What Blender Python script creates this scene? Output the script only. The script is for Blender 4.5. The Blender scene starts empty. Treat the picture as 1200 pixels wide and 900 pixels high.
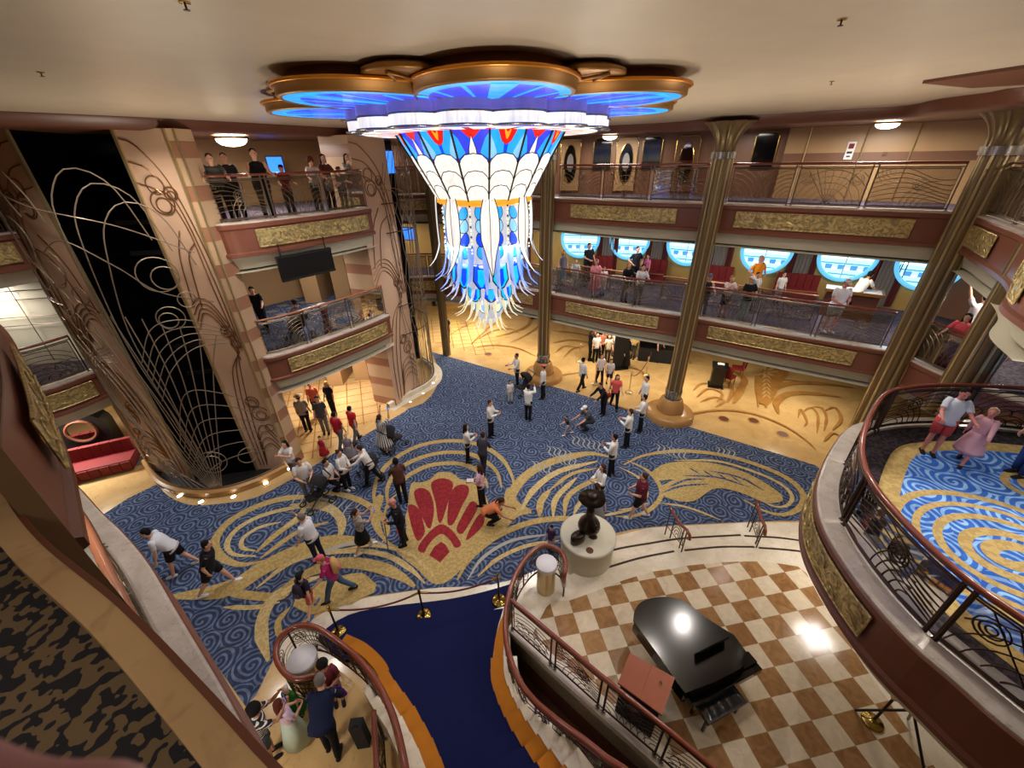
import bpy, math, random
from mathutils import Vector, Matrix
random.seed(7)
PI=math.pi
COL=bpy.context.scene.collection
H=9.38; F=470.3
# ---- camera frame (measured from the checkerboard floor) ----
_d=Vector((15.6/F,834.4/F,1.0)).normalized()
_up=-_d
_fw=Vector((0,0,1)); _fw=(_fw-_fw.dot(_d)*_d).normalized()
_rt=_fw.cross(_up)
if _rt.x<0: _rt=-_rt
def ray(px,py):
    c=Vector(((px-600)/F,(py-450)/F,1.0)); return Vector((_rt.dot(c),_fw.dot(c),_up.dot(c)))
def W(px,py,z):                      # a pixel of the photo to the point of the plane at height z
    r=ray(px,py); t=(z-H)/r.z; return Vector((r.x*t,r.y*t,z))
def W2(pts,z): return [W(x,y,z) for x,y in pts]
# ---- tags ----
def tag(o,label=None,cat=None,group=None,kind=None):
    if label: o['label']=label
    if cat: o['category']=cat
    if group: o['group']=group
    if kind: o['kind']=kind
    return o
def empty(name,loc=(0,0,0),rz=0,label=None,cat=None,group=None):
    o=bpy.data.objects.new(name,None); COL.objects.link(o); o.location=loc; o.rotation_euler=(0,0,rz)
    o.empty_display_size=.1
    return tag(o,label,cat,group)
def copy_tree(o,parent=None):
    c=o.copy(); COL.objects.link(c); c.parent=parent
    for ch in list(o.children): copy_tree(ch,c)
    return c
# ---- mesh builder ----
class MB:
    def __init__(s): s.v=[]; s.f=[]; s.m=[]; s.sm=[]; s.cm=0; s.cs=False
    def mat(s,i): s.cm=i; return s
    def smooth(s,b=True): s.cs=b; return s
    def add(s,vs,fs):
        o=len(s.v); s.v+= [tuple(v) for v in vs]
        for f in fs: s.f.append(tuple(i+o for i in f)); s.m.append(s.cm); s.sm.append(s.cs)
        return s
    def box(s,c,d,rz=0,M=None):
        x,y,z=d[0]/2,d[1]/2,d[2]/2
        vs=[Vector((a*x,b*y,e*z)) for a in(-1,1) for b in(-1,1) for e in(-1,1)]
        if M is None: M=Matrix.Rotation(rz,3,'Z')
        vs=[M@v+Vector(c) for v in vs]
        return s.add(vs,[(0,1,3,2),(4,6,7,5),(0,4,5,1),(2,3,7,6),(0,2,6,4),(1,5,7,3)])
    def prism(s,poly,z0,z1):
        n=len(poly); vs=[(p[0],p[1],z0) for p in poly]+[(p[0],p[1],z1) for p in poly]
        fs=[tuple(range(n-1,-1,-1)),tuple(range(n,2*n))]+[(i,(i+1)%n,n+(i+1)%n,n+i) for i in range(n)]
        return s.add(vs,fs)
    def sheet(s,poly,z=None):
        vs=[(p[0],p[1],p[2] if z is None else z) for p in poly]
        a=sum(vs[i][0]*vs[(i+1)%len(vs)][1]-vs[(i+1)%len(vs)][0]*vs[i][1] for i in range(len(vs)))
        if a<0: vs=vs[::-1]
        return s.add(vs,[tuple(range(len(vs)))])
    def grid(s,rows,closed=False):
        n=len(rows[0]); vs=[p for r in rows for p in r]; fs=[]
        for i in range(len(rows)-1):
            for j in range(n if closed else n-1):
                k=(j+1)%n; fs.append((i*n+j,i*n+k,(i+1)*n+k,(i+1)*n+j))
        return s.add(vs,fs)
    def tube(s,pts,r,n=6,closed=False,caps=True):
        pts=[Vector(p) for p in pts]; m=len(pts)
        if m<2: return s
        R=r if hasattr(r,'__len__') else [r]*m
        rows=[]; prev=None
        for i in range(m):
            if closed: t=pts[(i+1)%m]-pts[i-1]
            else: t=pts[min(i+1,m-1)]-pts[max(i-1,0)]
            if t.length<1e-9: t=Vector((0,0,1))
            t.normalize()
            if prev is None:
                a=Vector((0,0,1)) if abs(t.z)<.9 else Vector((1,0,0)); u=t.cross(a).normalized()
            else:
                u=prev-prev.dot(t)*t
                u=u.normalized() if u.length>1e-6 else t.orthogonal().normalized()
            prev=u; w=t.cross(u)
            rows.append([pts[i]+R[i]*(math.cos(2*PI*k/n)*u+math.sin(2*PI*k/n)*w) for k in range(n)])
        if closed: rows.append(rows[0])
        s.grid(rows,True)
        if caps and not closed:
            o=len(s.v)-m*n; s.f.append(tuple(o+k for k in range(n))[::-1]); s.f.append(tuple(o+(m-1)*n+k for k in range(n)))
            s.m+=[s.cm]*2; s.sm+=[False]*2
        return s
    def loft(s,rings,n=12,ax=None):        # rings: (center, rx, ry); cross-sections perpendicular to the path, x axis = lateral
        P=[Vector(r[0]) for r in rings]; m=len(P); rows=[]
        lat=Vector(ax) if ax else Vector((1,0,0))
        for i in range(m):
            t=(P[min(i+1,m-1)]-P[max(i-1,0)])
            t=t.normalized() if t.length>1e-9 else Vector((0,0,1))
            u=lat-lat.dot(t)*t
            u=u.normalized() if u.length>1e-3 else t.orthogonal().normalized()
            w=t.cross(u)
            rows.append([P[i]+rings[i][1]*math.cos(2*PI*k/n)*u+rings[i][2]*math.sin(2*PI*k/n)*w for k in range(n)])
        s.grid(rows,True); o=len(s.v)-m*n
        s.f.append(tuple(o+k for k in range(n))[::-1]); s.f.append(tuple(o+(m-1)*n+k for k in range(n))); s.m+=[s.cm]*2; s.sm+=[s.cs]*2
        return s
    def lathe(s,prof,c=(0,0,0),n=24,a0=0,a1=2*PI):
        full=abs(a1-a0-2*PI)<1e-6; k=n if full else n+1
        rows=[[(c[0]+r*math.cos(a0+(a1-a0)*j/n),c[1]+r*math.sin(a0+(a1-a0)*j/n),c[2]+z) for j in range(k)] for r,z in prof]
        return s.grid(rows,full)
    def ball(s,c,r,n=10,sq=(1,1,1)):
        rows=[]
        for i in range(n//2+1):
            a=-PI/2+PI*i/(n//2); rr=max(math.cos(a),.02)
            rows.append([(c[0]+sq[0]*r*rr*math.cos(2*PI*k/n),c[1]+sq[1]*r*rr*math.sin(2*PI*k/n),c[2]+sq[2]*r*math.sin(a)) for k in range(n)])
        return s.grid(rows,True)
    def build(s,name,mats,parent=None,loc=None):
        me=bpy.data.meshes.new(name); me.from_pydata(s.v,[],s.f)
        if not isinstance(mats,(list,tuple)): mats=[mats]
        for m in mats: me.materials.append(m)
        for i,p in enumerate(me.polygons): p.material_index=s.m[i]; p.use_smooth=s.sm[i]
        me.update()
        o=bpy.data.objects.new(name,me); COL.objects.link(o)
        if parent: o.parent=parent
        if loc is not None: o.location=loc
        return o
# ---- paths ----
def V2(p): return Vector((p[0],p[1],0))
def smooth_path(pts,n=60,closed=False):        # Catmull-Rom resampled by length
    P=[Vector(p) if len(p)==3 else V2(p) for p in pts]; out=[]; m=len(P)
    seg=m if closed else m-1
    for i in range(seg):
        p1,p2=P[i],P[(i+1)%m]
        p0=P[i-1] if (closed or i>0) else p1*2-p2
        p3=P[(i+2)%m] if (closed or i+2<m) else p2*2-p1
        for k in range(12):
            t=k/12; out.append(.5*((2*p1)+(p2-p0)*t+(2*p0-5*p1+4*p2-p3)*t*t+(3*p1-p0-3*p2+p3)*t**3))
    if not closed: out.append(P[-1])
    return resample(out,n,closed)
def resample(P,n,closed=False):
    Q=P+[P[0]] if closed else P
    L=[0]
    for i in range(1,len(Q)): L.append(L[-1]+(Q[i]-Q[i-1]).length)
    out=[]; j=0; cnt=n if not closed else n+1
    for k in range(cnt):
        d=L[-1]*k/(cnt-1)
        while j<len(L)-2 and L[j+1]<d: j+=1
        t=(d-L[j])/max(L[j+1]-L[j],1e-9); out.append(Q[j].lerp(Q[j+1],min(max(t,0),1)))
    return out[:-1] if closed else out
def plen(P): return sum((P[i]-P[i-1]).length for i in range(1,len(P)))
def sub(P,a,b,n=30):                           # part of a path between fractions a and b
    Q=resample(P,200); i0=int(round(a*199)); i1=int(round(b*199)); return resample(Q[i0:i1+1],n)
def normals(P,side):
    N=[]
    for i in range(len(P)):
        t=P[min(i+1,len(P)-1)]-P[max(i-1,0)]; t.z=0; t.normalize()
        N.append(Vector((t.y,-t.x,0))*side)    # side=1: right-hand of travel
    return N
def offset(P,side,d):
    N=normals(P,side); return [p+n*d for p,n in zip(P,N)]
def sweep(mb,P,side,prof):                     # prof: (outward offset, z)
    N=normals(P,side)
    mb.grid([[Vector((p.x,p.y,0))+n*o+Vector((0,0,z)) for (o,z) in prof] for p,n in zip(P,N)])
    return mb
# ---- materials ----
def nm(name):
    m=bpy.data.materials.new(name); m.use_nodes=True; nt=m.node_tree
    b=nt.nodes['Principled BSDF']; return m,nt,b
def lin(c): return tuple(((x/255)/12.92 if x/255<=.04045 else ((x/255+.055)/1.055)**2.4) for x in c)+(1,)
def pm(name,rgb,rough=.5,metal=0,noise=0,scale=20,bump=0,spec=.5,alpha=1,trans=0,coat=0):
    m,nt,b=nm(name); c=lin(rgb)
    b.inputs['Base Color'].default_value=c; b.inputs['Roughness'].default_value=rough; b.inputs['Metallic'].default_value=metal
    b.inputs['Specular IOR Level'].default_value=spec
    if coat: b.inputs['Coat Weight'].default_value=coat; b.inputs['Coat Roughness'].default_value=.08
    if trans: b.inputs['Transmission Weight'].default_value=trans
    if alpha<1: b.inputs['Alpha'].default_value=alpha
    if noise or bump:
        tc=nt.nodes.new('ShaderNodeTexCoord'); n=nt.nodes.new('ShaderNodeTexNoise'); n.inputs['Scale'].default_value=scale; n.inputs['Detail'].default_value=4
        nt.links.new(tc.outputs['Object'],n.inputs['Vector'])
        if noise:
            r=nt.nodes.new('ShaderNodeMix'); r.data_type='RGBA'
            r.inputs[6].default_value=tuple(x*(1-noise) for x in c[:3])+(1,); r.inputs[7].default_value=tuple(min(1,x*(1+noise)) for x in c[:3])+(1,)
            nt.links.new(n.outputs['Fac'],r.inputs[0]); nt.links.new(r.outputs[2],b.inputs['Base Color'])
        if bump:
            bp=nt.nodes.new('ShaderNodeBump'); bp.inputs['Strength'].default_value=bump; bp.inputs['Distance'].default_value=.02
            nt.links.new(n.outputs['Fac'],bp.inputs['Height']); nt.links.new(bp.outputs['Normal'],b.inputs['Normal'])
    return m
def em(name,rgb,st,base=None):
    m,nt,b=nm(name); c=lin(rgb)
    b.inputs['Base Color'].default_value=lin(base) if base else c; b.inputs['Emission Color'].default_value=c; b.inputs['Emission Strength'].default_value=st
    b.inputs['Roughness'].default_value=.25
    return m
class N:                               # tiny node helper
    def __init__(s,nt): s.nt=nt
    def n(s,t,**k):
        x=s.nt.nodes.new(t)
        for a,v in k.items(): setattr(x,a,v)
        return x
    def l(s,a,b): s.nt.links.new(a,b)
    def math(s,op,a,b=None,c=None):
        x=s.n('ShaderNodeMath',operation=op)
        for i,v in enumerate((a,b,c)):
            if v is None: continue
            if isinstance(v,(int,float)): x.inputs[i].default_value=v
            else: s.l(v,x.inputs[i])
        return x.outputs[0]
    def mix(s,f,a,b):
        x=s.n('ShaderNodeMix',data_type='RGBA')
        for i,v in ((0,f),(6,a),(7,b)):
            if isinstance(v,(int,float,tuple)): x.inputs[i].default_value=v
            else: s.l(v,x.inputs[i])
        return x.outputs[2]
def carpet_mat(name,dark,mid,light,cell=1.0,freq=26):
    m,nt,b=nm(name); h=N(nt)
    tc=h.n('ShaderNodeTexCoord'); wn=h.n('ShaderNodeTexNoise'); wn.inputs['Scale'].default_value=1.1
    h.l(tc.outputs['Object'],wn.inputs['Vector'])
    mp=h.n('ShaderNodeVectorMath',operation='MULTIPLY_ADD'); h.l(wn.outputs['Color'],mp.inputs[0]); mp.inputs[1].default_value=(.35,.35,0); h.l(tc.outputs['Object'],mp.inputs[2])
    sc=h.n('ShaderNodeVectorMath',operation='SCALE'); h.l(mp.outputs[0],sc.inputs[0]); sc.inputs['Scale'].default_value=cell
    vo=h.n('ShaderNodeTexVoronoi',voronoi_dimensions='2D'); vo.inputs['Scale'].default_value=1; vo.inputs['Randomness'].default_value=.55
    h.l(sc.outputs[0],vo.inputs['Vector'])
    df=h.n('ShaderNodeVectorMath',operation='SUBTRACT'); h.l(sc.outputs[0],df.inputs[0]); h.l(vo.outputs['Position'],df.inputs[1])
    sp=h.n('ShaderNodeSeparateXYZ'); h.l(df.outputs[0],sp.inputs[0])
    ang=h.math('ARCTAN2',sp.outputs[1],sp.outputs[0])
    s1=h.math('SINE',h.math('MULTIPLY_ADD',vo.outputs['Distance'],freq,ang))
    band=h.math('SMOOTH_MIN',h.math('MULTIPLY_ADD',s1,1.6,.1),1.0,.2)
    ramp=h.n('ShaderNodeValToRGB'); h.l(band,ramp.inputs[0])
    e=ramp.color_ramp.elements; e[0].position=.15; e[0].color=lin(mid); e[1].position=.8; e[1].color=lin(light)
    ns=h.n('ShaderNodeTexNoise'); ns.inputs['Scale'].default_value=3.0; ns.inputs['Detail'].default_value=3; h.l(sc.outputs[0],ns.inputs['Vector'])
    rr=h.n('ShaderNodeValToRGB'); h.l(ns.outputs['Fac'],rr.inputs[0]); rr.color_ramp.elements[0].position=.42; rr.color_ramp.elements[1].position=.6
    c=h.mix(rr.outputs[0],lin(dark),ramp.outputs[0])
    c=h.mix(h.math('MULTIPLY',rr.outputs[0],.0),c,c)
    c2=h.mix(h.math('MULTIPLY_ADD',rr.outputs[0],.45,.55),lin(dark),ramp.outputs[0])
    h.l(c2,b.inputs['Base Color']); b.inputs['Roughness'].default_value=.95; b.inputs['Specular IOR Level'].default_value=.1
    return m
def marble_mat(name,c1,c2,vein,rough=.18,scale=1.2):
    m,nt,b=nm(name); h=N(nt); tc=h.n('ShaderNodeTexCoord')
    n1=h.n('ShaderNodeTexNoise'); n1.inputs['Scale'].default_value=scale; n1.inputs['Detail'].default_value=8; n1.inputs['Distortion'].default_value=1.2; h.l(tc.outputs['Object'],n1.inputs['Vector'])
    n2=h.n('ShaderNodeTexNoise'); n2.inputs['Scale'].default_value=scale*5; n2.inputs['Detail'].default_value=8; n2.inputs['Distortion'].default_value=2; h.l(tc.outputs['Object'],n2.inputs['Vector'])
    r=h.n('ShaderNodeValToRGB'); h.l(n1.outputs['Fac'],r.inputs[0]); r.color_ramp.elements[0].position=.35; r.color_ramp.elements[1].position=.65
    v=h.n('ShaderNodeValToRGB'); h.l(n2.outputs['Fac'],v.inputs[0]); v.color_ramp.elements[0].position=.56; v.color_ramp.elements[1].position=.72
    c=h.mix(r.outputs[0],lin(c1),lin(c2)); c=h.mix(h.math('MULTIPLY',v.outputs[0],.5),c,lin(vein))
    h.l(c,b.inputs['Base Color']); b.inputs['Roughness'].default_value=rough
    return m
def checker_mat(name,org,u,v,ca,cb):
    # square stone tiles laid on a lattice with origin org and unit vectors u, v
    m,nt,b=nm(name); h=N(nt); tc=h.n('ShaderNodeTexCoord')
    ln=h.n('ShaderNodeVectorMath',operation='SUBTRACT'); h.l(tc.outputs['Object'],ln.inputs[0]); ln.inputs[1].default_value=(org.x,org.y,0)
    t=u.length
    def comp(w):
        d=h.n('ShaderNodeVectorMath',operation='DOT_PRODUCT'); h.l(ln.outputs[0],d.inputs[0]); d.inputs[1].default_value=(w.x/w.length/t,w.y/w.length/t,0); return d.outputs['Value']
    cu,cv=comp(u),comp(v)
    fu,fv=h.math('FLOOR',cu),h.math('FLOOR',cv)
    par=h.math('FLOORED_MODULO',h.math('ADD',fu,fv),2.0)
    wn=h.n('ShaderNodeTexWhiteNoise',noise_dimensions='2D'); cb_=h.n('ShaderNodeCombineXYZ'); h.l(fu,cb_.inputs[0]); h.l(fv,cb_.inputs[1]); h.l(cb_.outputs[0],wn.inputs['Vector'])
    no=h.n('ShaderNodeTexNoise'); no.inputs['Scale'].default_value=4; no.inputs['Detail'].default_value=8; no.inputs['Distortion'].default_value=1.5
    h.l(tc.outputs['Object'],no.inputs['Vector'])
    nf=h.math('MULTIPLY_ADD',wn.outputs['Value'],.5,h.math('MULTIPLY_ADD',no.outputs['Fac'],2.2,-.9))
    A=h.mix(nf,lin(ca[0]),lin(ca[1])); B=h.mix(nf,lin(cb[0]),lin(cb[1]))
    c=h.mix(par,A,B)
    def edge(x): return h.math('LESS_THAN',h.math('ABSOLUTE',h.math('SUBTRACT',h.math('FRACT',h.math('ADD',x,.5)),.5)),.008)
    g=h.math('MAXIMUM',edge(cu),edge(cv)); c=h.mix(h.math('MULTIPLY',g,.6),c,lin((150,130,100)))
    h.l(c,b.inputs['Base Color']); b.inputs['Roughness'].default_value=.16
    return m
def gold_relief_mat(name,rgb=(228,204,140)):
    m,nt,b=nm(name); h=N(nt); tc=h.n('ShaderNodeTexCoord')
    n=h.n('ShaderNodeTexNoise'); n.inputs['Scale'].default_value=5; n.inputs['Detail'].default_value=3; n.inputs['Distortion'].default_value=2.5; h.l(tc.outputs['Object'],n.inputs['Vector'])
    v=h.n('ShaderNodeTexVoronoi'); v.inputs['Scale'].default_value=7; v.feature='SMOOTH_F1'; h.l(tc.outputs['Object'],v.inputs['Vector'])
    bp=h.n('ShaderNodeBump'); bp.inputs['Strength'].default_value=.5; bp.inputs['Distance'].default_value=.025
    h.l(h.math('MULTIPLY_ADD',v.outputs['Distance'],.4,n.outputs['Fac']),bp.inputs['Height'])
    r=h.n('ShaderNodeValToRGB'); h.l(n.outputs['Fac'],r.inputs[0]); r.color_ramp.elements[0].position=.4; r.color_ramp.elements[0].color=lin(tuple(int(x*.72) for x in rgb)); r.color_ramp.elements[1].position=.6; r.color_ramp.elements[1].color=lin(rgb)
    h.l(r.outputs[0],b.inputs['Base Color']); h.l(bp.outputs['Normal'],b.inputs['Normal'])
    b.inputs['Metallic'].default_value=.5; b.inputs['Roughness'].default_value=.36
    return m
def band_mat(name,c1,c2,period=.95,frac=.4,off=0.0,brick=True):
    # stone laid in horizontal courses of two tones
    m,nt,b=nm(name); h=N(nt); tc=h.n('ShaderNodeTexCoord'); sp=h.n('ShaderNodeSeparateXYZ'); h.l(tc.outputs['Object'],sp.inputs[0])
    z=h.math('DIVIDE',h.math('ADD',sp.outputs[2],off),period); f=h.math('FRACT',z)
    c=h.mix(h.math('LESS_THAN',f,frac),lin(c1),lin(c2))
    no=h.n('ShaderNodeTexNoise'); no.inputs['Scale'].default_value=2.5; no.inputs['Detail'].default_value=6; h.l(tc.outputs['Object'],no.inputs['Vector'])
    c=h.mix(h.math('MULTIPLY',no.outputs['Fac'],.22),c,lin((90,60,35)))
    g=h.math('LESS_THAN',h.math('ABSOLUTE',h.math('SUBTRACT',f,frac)),.012)
    c=h.mix(h.math('MULTIPLY',g,.5),c,lin((80,50,35)))
    h.l(c,b.inputs['Base Color']); b.inputs['Roughness'].default_value=.28
    return m
def stripe_mat(name,c1,c2,scale,vert=True,frac=.5):
    m,nt,b=nm(name); h=N(nt); tc=h.n('ShaderNodeTexCoord'); sp=h.n('ShaderNodeSeparateXYZ'); h.l(tc.outputs['Object'],sp.inputs[0])
    if vert: x=h.math('DIVIDE',h.math('ARCTAN2',sp.outputs[1],sp.outputs[0]),2*PI)
    else: x=sp.outputs[2]
    c=h.mix(h.math('LESS_THAN',h.math('FRACT',h.math('MULTIPLY',x,scale)),frac),lin(c1),lin(c2))
    h.l(c,b.inputs['Base Color']); b.inputs['Roughness'].default_value=.85
    return m
def spot_mat(name,c1,c2,scale,th=.5,rough=.85):
    m,nt,b=nm(name); h=N(nt); tc=h.n('ShaderNodeTexCoord')
    n=h.n('ShaderNodeTexNoise'); n.inputs['Scale'].default_value=scale; n.inputs['Detail'].default_value=1; h.l(tc.outputs['Object'],n.inputs['Vector'])
    c=h.mix(h.math('GREATER_THAN',n.outputs['Fac'],th),lin(c1),lin(c2)); h.l(c,b.inputs['Base Color']); b.inputs['Roughness'].default_value=rough
    return m
def thin_glass(name,tint=(215,225,230),a=.12):
    m,nt,b=nm(name); h=N(nt)
    tr=h.n('ShaderNodeBsdfTransparent'); tr.inputs[0].default_value=lin(tint)
    gl=h.n('ShaderNodeBsdfGlossy'); gl.inputs['Roughness'].default_value=.03
    fr=h.n('ShaderNodeFresnel'); fr.inputs['IOR'].default_value=1.5
    mx=h.n('ShaderNodeMixShader'); h.l(h.math('MULTIPLY_ADD',fr.outputs[0],.9,a*.3),mx.inputs[0]); h.l(tr.outputs[0],mx.inputs[1]); h.l(gl.outputs[0],mx.inputs[2])
    h.l(mx.outputs[0],nt.nodes['Material Output'].inputs['Surface'])
    return m
M={}
M['ceil']=pm('ceiling_plaster',(190,174,152),.38,noise=.1,scale=2.2,bump=.2)
M['brown']=pm('terracotta_lacquer',(128,78,60),.32,noise=.08,scale=2)
M['brown2']=pm('dark_mahogany_band',(98,56,38),.4,noise=.1,scale=3)
M['wood']=pm('handrail_wood',(128,62,44),.22,noise=.12,scale=12,coat=.5)
M['wood2']=pm('copper_wood',(176,112,78),.25,noise=.1,scale=12,coat=.5)
M['cream']=pm('cream_paint',(206,200,178),.5)
M['curb']=marble_mat('curb_marble',(196,184,170),(216,206,194),(160,148,136),.2,2)
M['white_marble']=marble_mat('pale_marble',(222,208,184),(236,226,206),(196,176,146),.18,1.5)
M['tan']=marble_mat('honey_marble',(196,160,106),(212,178,122),(172,134,84),.14,.8)
M['tan_dark']=marble_mat('honey_marble_dark',(158,112,58),(178,130,70),(130,86,40),.16,1.5)
M['tan_mid']=marble_mat('amber_marble',(190,146,84),(206,164,100),(160,116,60),.14,1.2)
M['beige_stone']=marble_mat('ledge_marble',(168,134,92),(190,156,112),(136,102,64),.3,1.0)
M['band']=band_mat('banded_stone',(206,174,140),(168,120,94),.95,.36)
M['band_pale']=band_mat('pale_banded_stone',(222,214,196),(190,176,152),.95,.4)
M['peach']=pm('peach_wall',(214,178,148),.35,noise=.05,scale=2)
M['tanwall']=pm('tan_wall_panel',(172,138,96),.4,noise=.08,scale=1.2)
M['brownwall']=pm('brown_wall_panel',(118,82,60),.4,noise=.1,scale=2)
M['goldwall']=pm('gold_wall',(188,150,84),.4,noise=.1,scale=1.5)
M['black']=pm('black_glass',(8,8,9),.08,noise=0)
M['dark']=pm('dark_void',(20,17,15),.6)
M['iron']=pm('grey_wrought_iron',(128,112,94),.35,.7)
M['iron_dark']=pm('dark_wrought_iron',(70,52,42),.4,.6)
M['bronze_line']=pm('bronze_inlay',(138,98,66),.35,.6)
M['rod']=pm('copper_rod',(150,132,112),.4,.5)
M['brass']=pm('polished_brass',(206,176,96),.18,1)
M['brass_dull']=pm('column_brass',(206,184,138),.3,.7,noise=.1,scale=4)
M['brass_dark']=pm('column_groove',(132,112,80),.36,.65)
M['pewter']=pm('pewter_collar',(170,165,155),.25,.9)
M['col_stone']=pm('column_base_stone',(178,134,80),.25,noise=.12,scale=3)
M['relief']=gold_relief_mat('gold_relief')
M['glass']=thin_glass('railing_glass',(196,190,184),.2)
M['gold_frame']=pm('gold_frame',(150,104,46),.42,.5)
M['gold_edge']=pm('bright_gold_edge',(230,150,50),.3,.6)
M['pillar_brown']=pm('brown_gold_pillar',(112,84,56),.4,noise=.1,scale=2)
M['carpet']=carpet_mat('blue_swirl_carpet',(34,40,58),(58,72,102),(114,128,158),1.75,30)
M['carpet_up']=carpet_mat('bright_blue_swirl_carpet',(26,62,150),(60,110,200),(150,195,240),1.5,34)
M['cgold']=spot_mat('carpet_gold',(190,164,104),(172,146,90),14,.5,.95)
M['cgold2']=spot_mat('carpet_gold_light',(204,182,126),(186,162,108),14,.5,.95)
M['cwhite']=pm('carpet_cream_line',(168,168,160),.95)
M['cred']=spot_mat('carpet_red',(150,34,42),(132,26,36),10,.5,.95)
M['stairblue']=pm('navy_stair_carpet',(20,26,70),.9,noise=.12,scale=6,spec=.15)
M['stairgold']=pm('ochre_carpet_border',(186,116,32),.85,noise=.12,scale=8,spec=.2)
M['darkcarpet']=spot_mat('dark_patterned_carpet',(66,56,62),(34,28,36),16,.5,.95)
M['deckcarpet']=spot_mat('purple_grey_carpet',(96,88,104),(70,62,82),12,.52,.95)
M['leafcarpet']=spot_mat('leaf_patterned_carpet',(26,24,28),(104,84,58),22,.5,.95)
M['redfab']=pm('red_upholstery',(122,24,24),.7,noise=.1,scale=8)
M['curtain_r']=pm('dark_red_curtain',(92,30,28),.8)
M['curtain_g']=pm('grey_curtain',(128,122,116),.8)
M['piano']=pm('piano_black',(6,6,7),.14,coat=.2)
M['leather']=pm('black_leather',(22,24,34),.22,spec=.8)
M['pine']=pm('reddish_wood',(160,88,58),.4,noise=.12,scale=9)
M['whitetop']=pm('white_cover',(222,220,224),.5)
M['bronze']=pm('statue_bronze',(58,48,42),.3,.8)
M['rope']=pm('burgundy_rope',(92,22,34),.7)
M['leaf']=pm('green_leaf',(52,120,48),.5,noise=.3,scale=10)
M['leaf2']=pm('teal_leaf',(96,150,130),.5,noise=.3,scale=10)
M['skylight']=em('lit_porthole_sky',(150,215,240),1.5)
M['skywhite']=em('lit_porthole_white',(235,248,250),1.7)
M['skyblue']=em('lit_porthole_blue',(70,130,190),1.1)
M['ringblue']=em('lit_blue_ring',(90,170,210),.9)
M['lamp']=em('warm_lamp',(255,236,190),9)
M['lampw']=em('white_lamp',(255,246,225),6)
M['screen']=em('blue_screen',(40,110,220),1.6)
M['yellowlit']=em('lit_yellow_panel',(250,210,60),1.3)
M['mirror']=pm('mirror',(160,150,150),.03,1)
M['black_fabric']=pm('black_fabric',(20,20,24),.8)
M['black_plastic']=pm('black_plastic',(16,16,18),.35)
M['white_plastic']=pm('white_plastic',(230,228,225),.4)
M['finger']=pm('fingertip_skin',(146,90,88),.6,noise=.06,scale=30)
# ---- camera ----
cam=bpy.data.cameras.new('camera'); co=bpy.data.objects.new('camera',cam); COL.objects.link(co)
cam.sensor_width=36; cam.lens=F/1200*36; cam.clip_start=.01; cam.clip_end=200
co.matrix_world=Matrix(((_rt.x,-_rt.y,-_rt.z,0),(_fw.x,-_fw.y,-_fw.z,0),(_up.x,-_up.y,-_up.z,H),(0,0,0,1)))
cam.dof.use_dof=True; cam.dof.focus_distance=12; cam.dof.aperture_fstop=8
bpy.context.scene.camera=co
Z3,Z4,Z5,ZC=0.0,4.1,7.95,10.3
RAIL=1.15
def struct(o): o['kind']='structure'; return o
def S(name,mb,mats): return struct(mb.build(name,mats))
# ---- edges of the decks (plan curves) ----
BACK=smooth_path([(-6.6,19.6),(-5.3,20.5),(-3.8,20.6),(-2,19.8),(0,18.6),(1.7,17.45),(3.4,16.2),(4.6,15.35),(6.3,14.4),(8.5,12.85),(9.6,12.1),(11.5,10.85)],80)
BACKWALL4=resample([V2(p) for p in [(-9,23),(-2,22.8),(3.4,20.9),(6,20.2),(8.05,18.9),(10.6,17.2),(13.2,15.7),(15.5,14.0)]],80)
BACKWALL5=resample([V2(p) for p in [(-9,21.6),(-2,21.2),(2.4,19.4),(5.2,18.5),(7.6,17.4),(11.3,15.0),(14.6,12.9)]],80)
RSEG=smooth_path([(11.5,10.85),(11.2,10.1),(10.6,9.2),(9.75,7.9),(8.9,6.9),(7.9,6.1),(7.3,5.2)],40)
RSEG4=smooth_path([(11.5,10.85),(11.5,10.2),(11.55,9.4),(11.8,8.6),(12.2,7.6)],30)
LOBE=smooth_path([(11.4,6.95),(10.3,7.25),(9.2,7.4),(8.2,7.35),(7.4,7.1),(6.52,6.4),(5.72,5.6),(5.25,4.97),(4.98,4.4),(4.84,3.71),(4.81,3.1),(4.86,2.65),(4.98,2.3),(5.15,1.79),(5.6,1.0)],80)
LBAL=smooth_path([(-7.95,11.25),(-7.45,11.35),(-6.8,11.95),(-6.0,13.0),(-5.3,14.0),(-4.75,15.0)],40)
LEFT2=smooth_path([(-15,8.2),(-13.6,8.8),(-12.9,9.3),(-12.5,9.8),(-12.2,10.6)],30)
NEARL=smooth_path([(-10,6.6),(-8.6,5.9),(-7.25,5.05),(-6.5,4.6),(-5.6,4.0),(-4.5,3.15),(-3.4,2.3),(-2.4,1.5),(-1.4,.86),(-.6,.42),(.3,.12),(1.2,.0)],90)
# ---- ground floor ----
S('floor',MB().prism([(-24,-6),(26,-6),(26,34),(-24,34)],-1.6,-1.5),M['dark'])
well=W2([(597,735),(650,785),(700,830),(780,900)],.3)+[Vector((3.3,2.0,0)),Vector((2.2,1.2,0))]+[Vector((1.3,1.9,0)),Vector((.55,2.8,0)),Vector((.05,3.6,0)),Vector((-.1,4.4,0))]
lo=MB().prism([(-24,-6),(26,-6),(26,-5),(-24,-5)],-.2,-.004)
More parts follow.
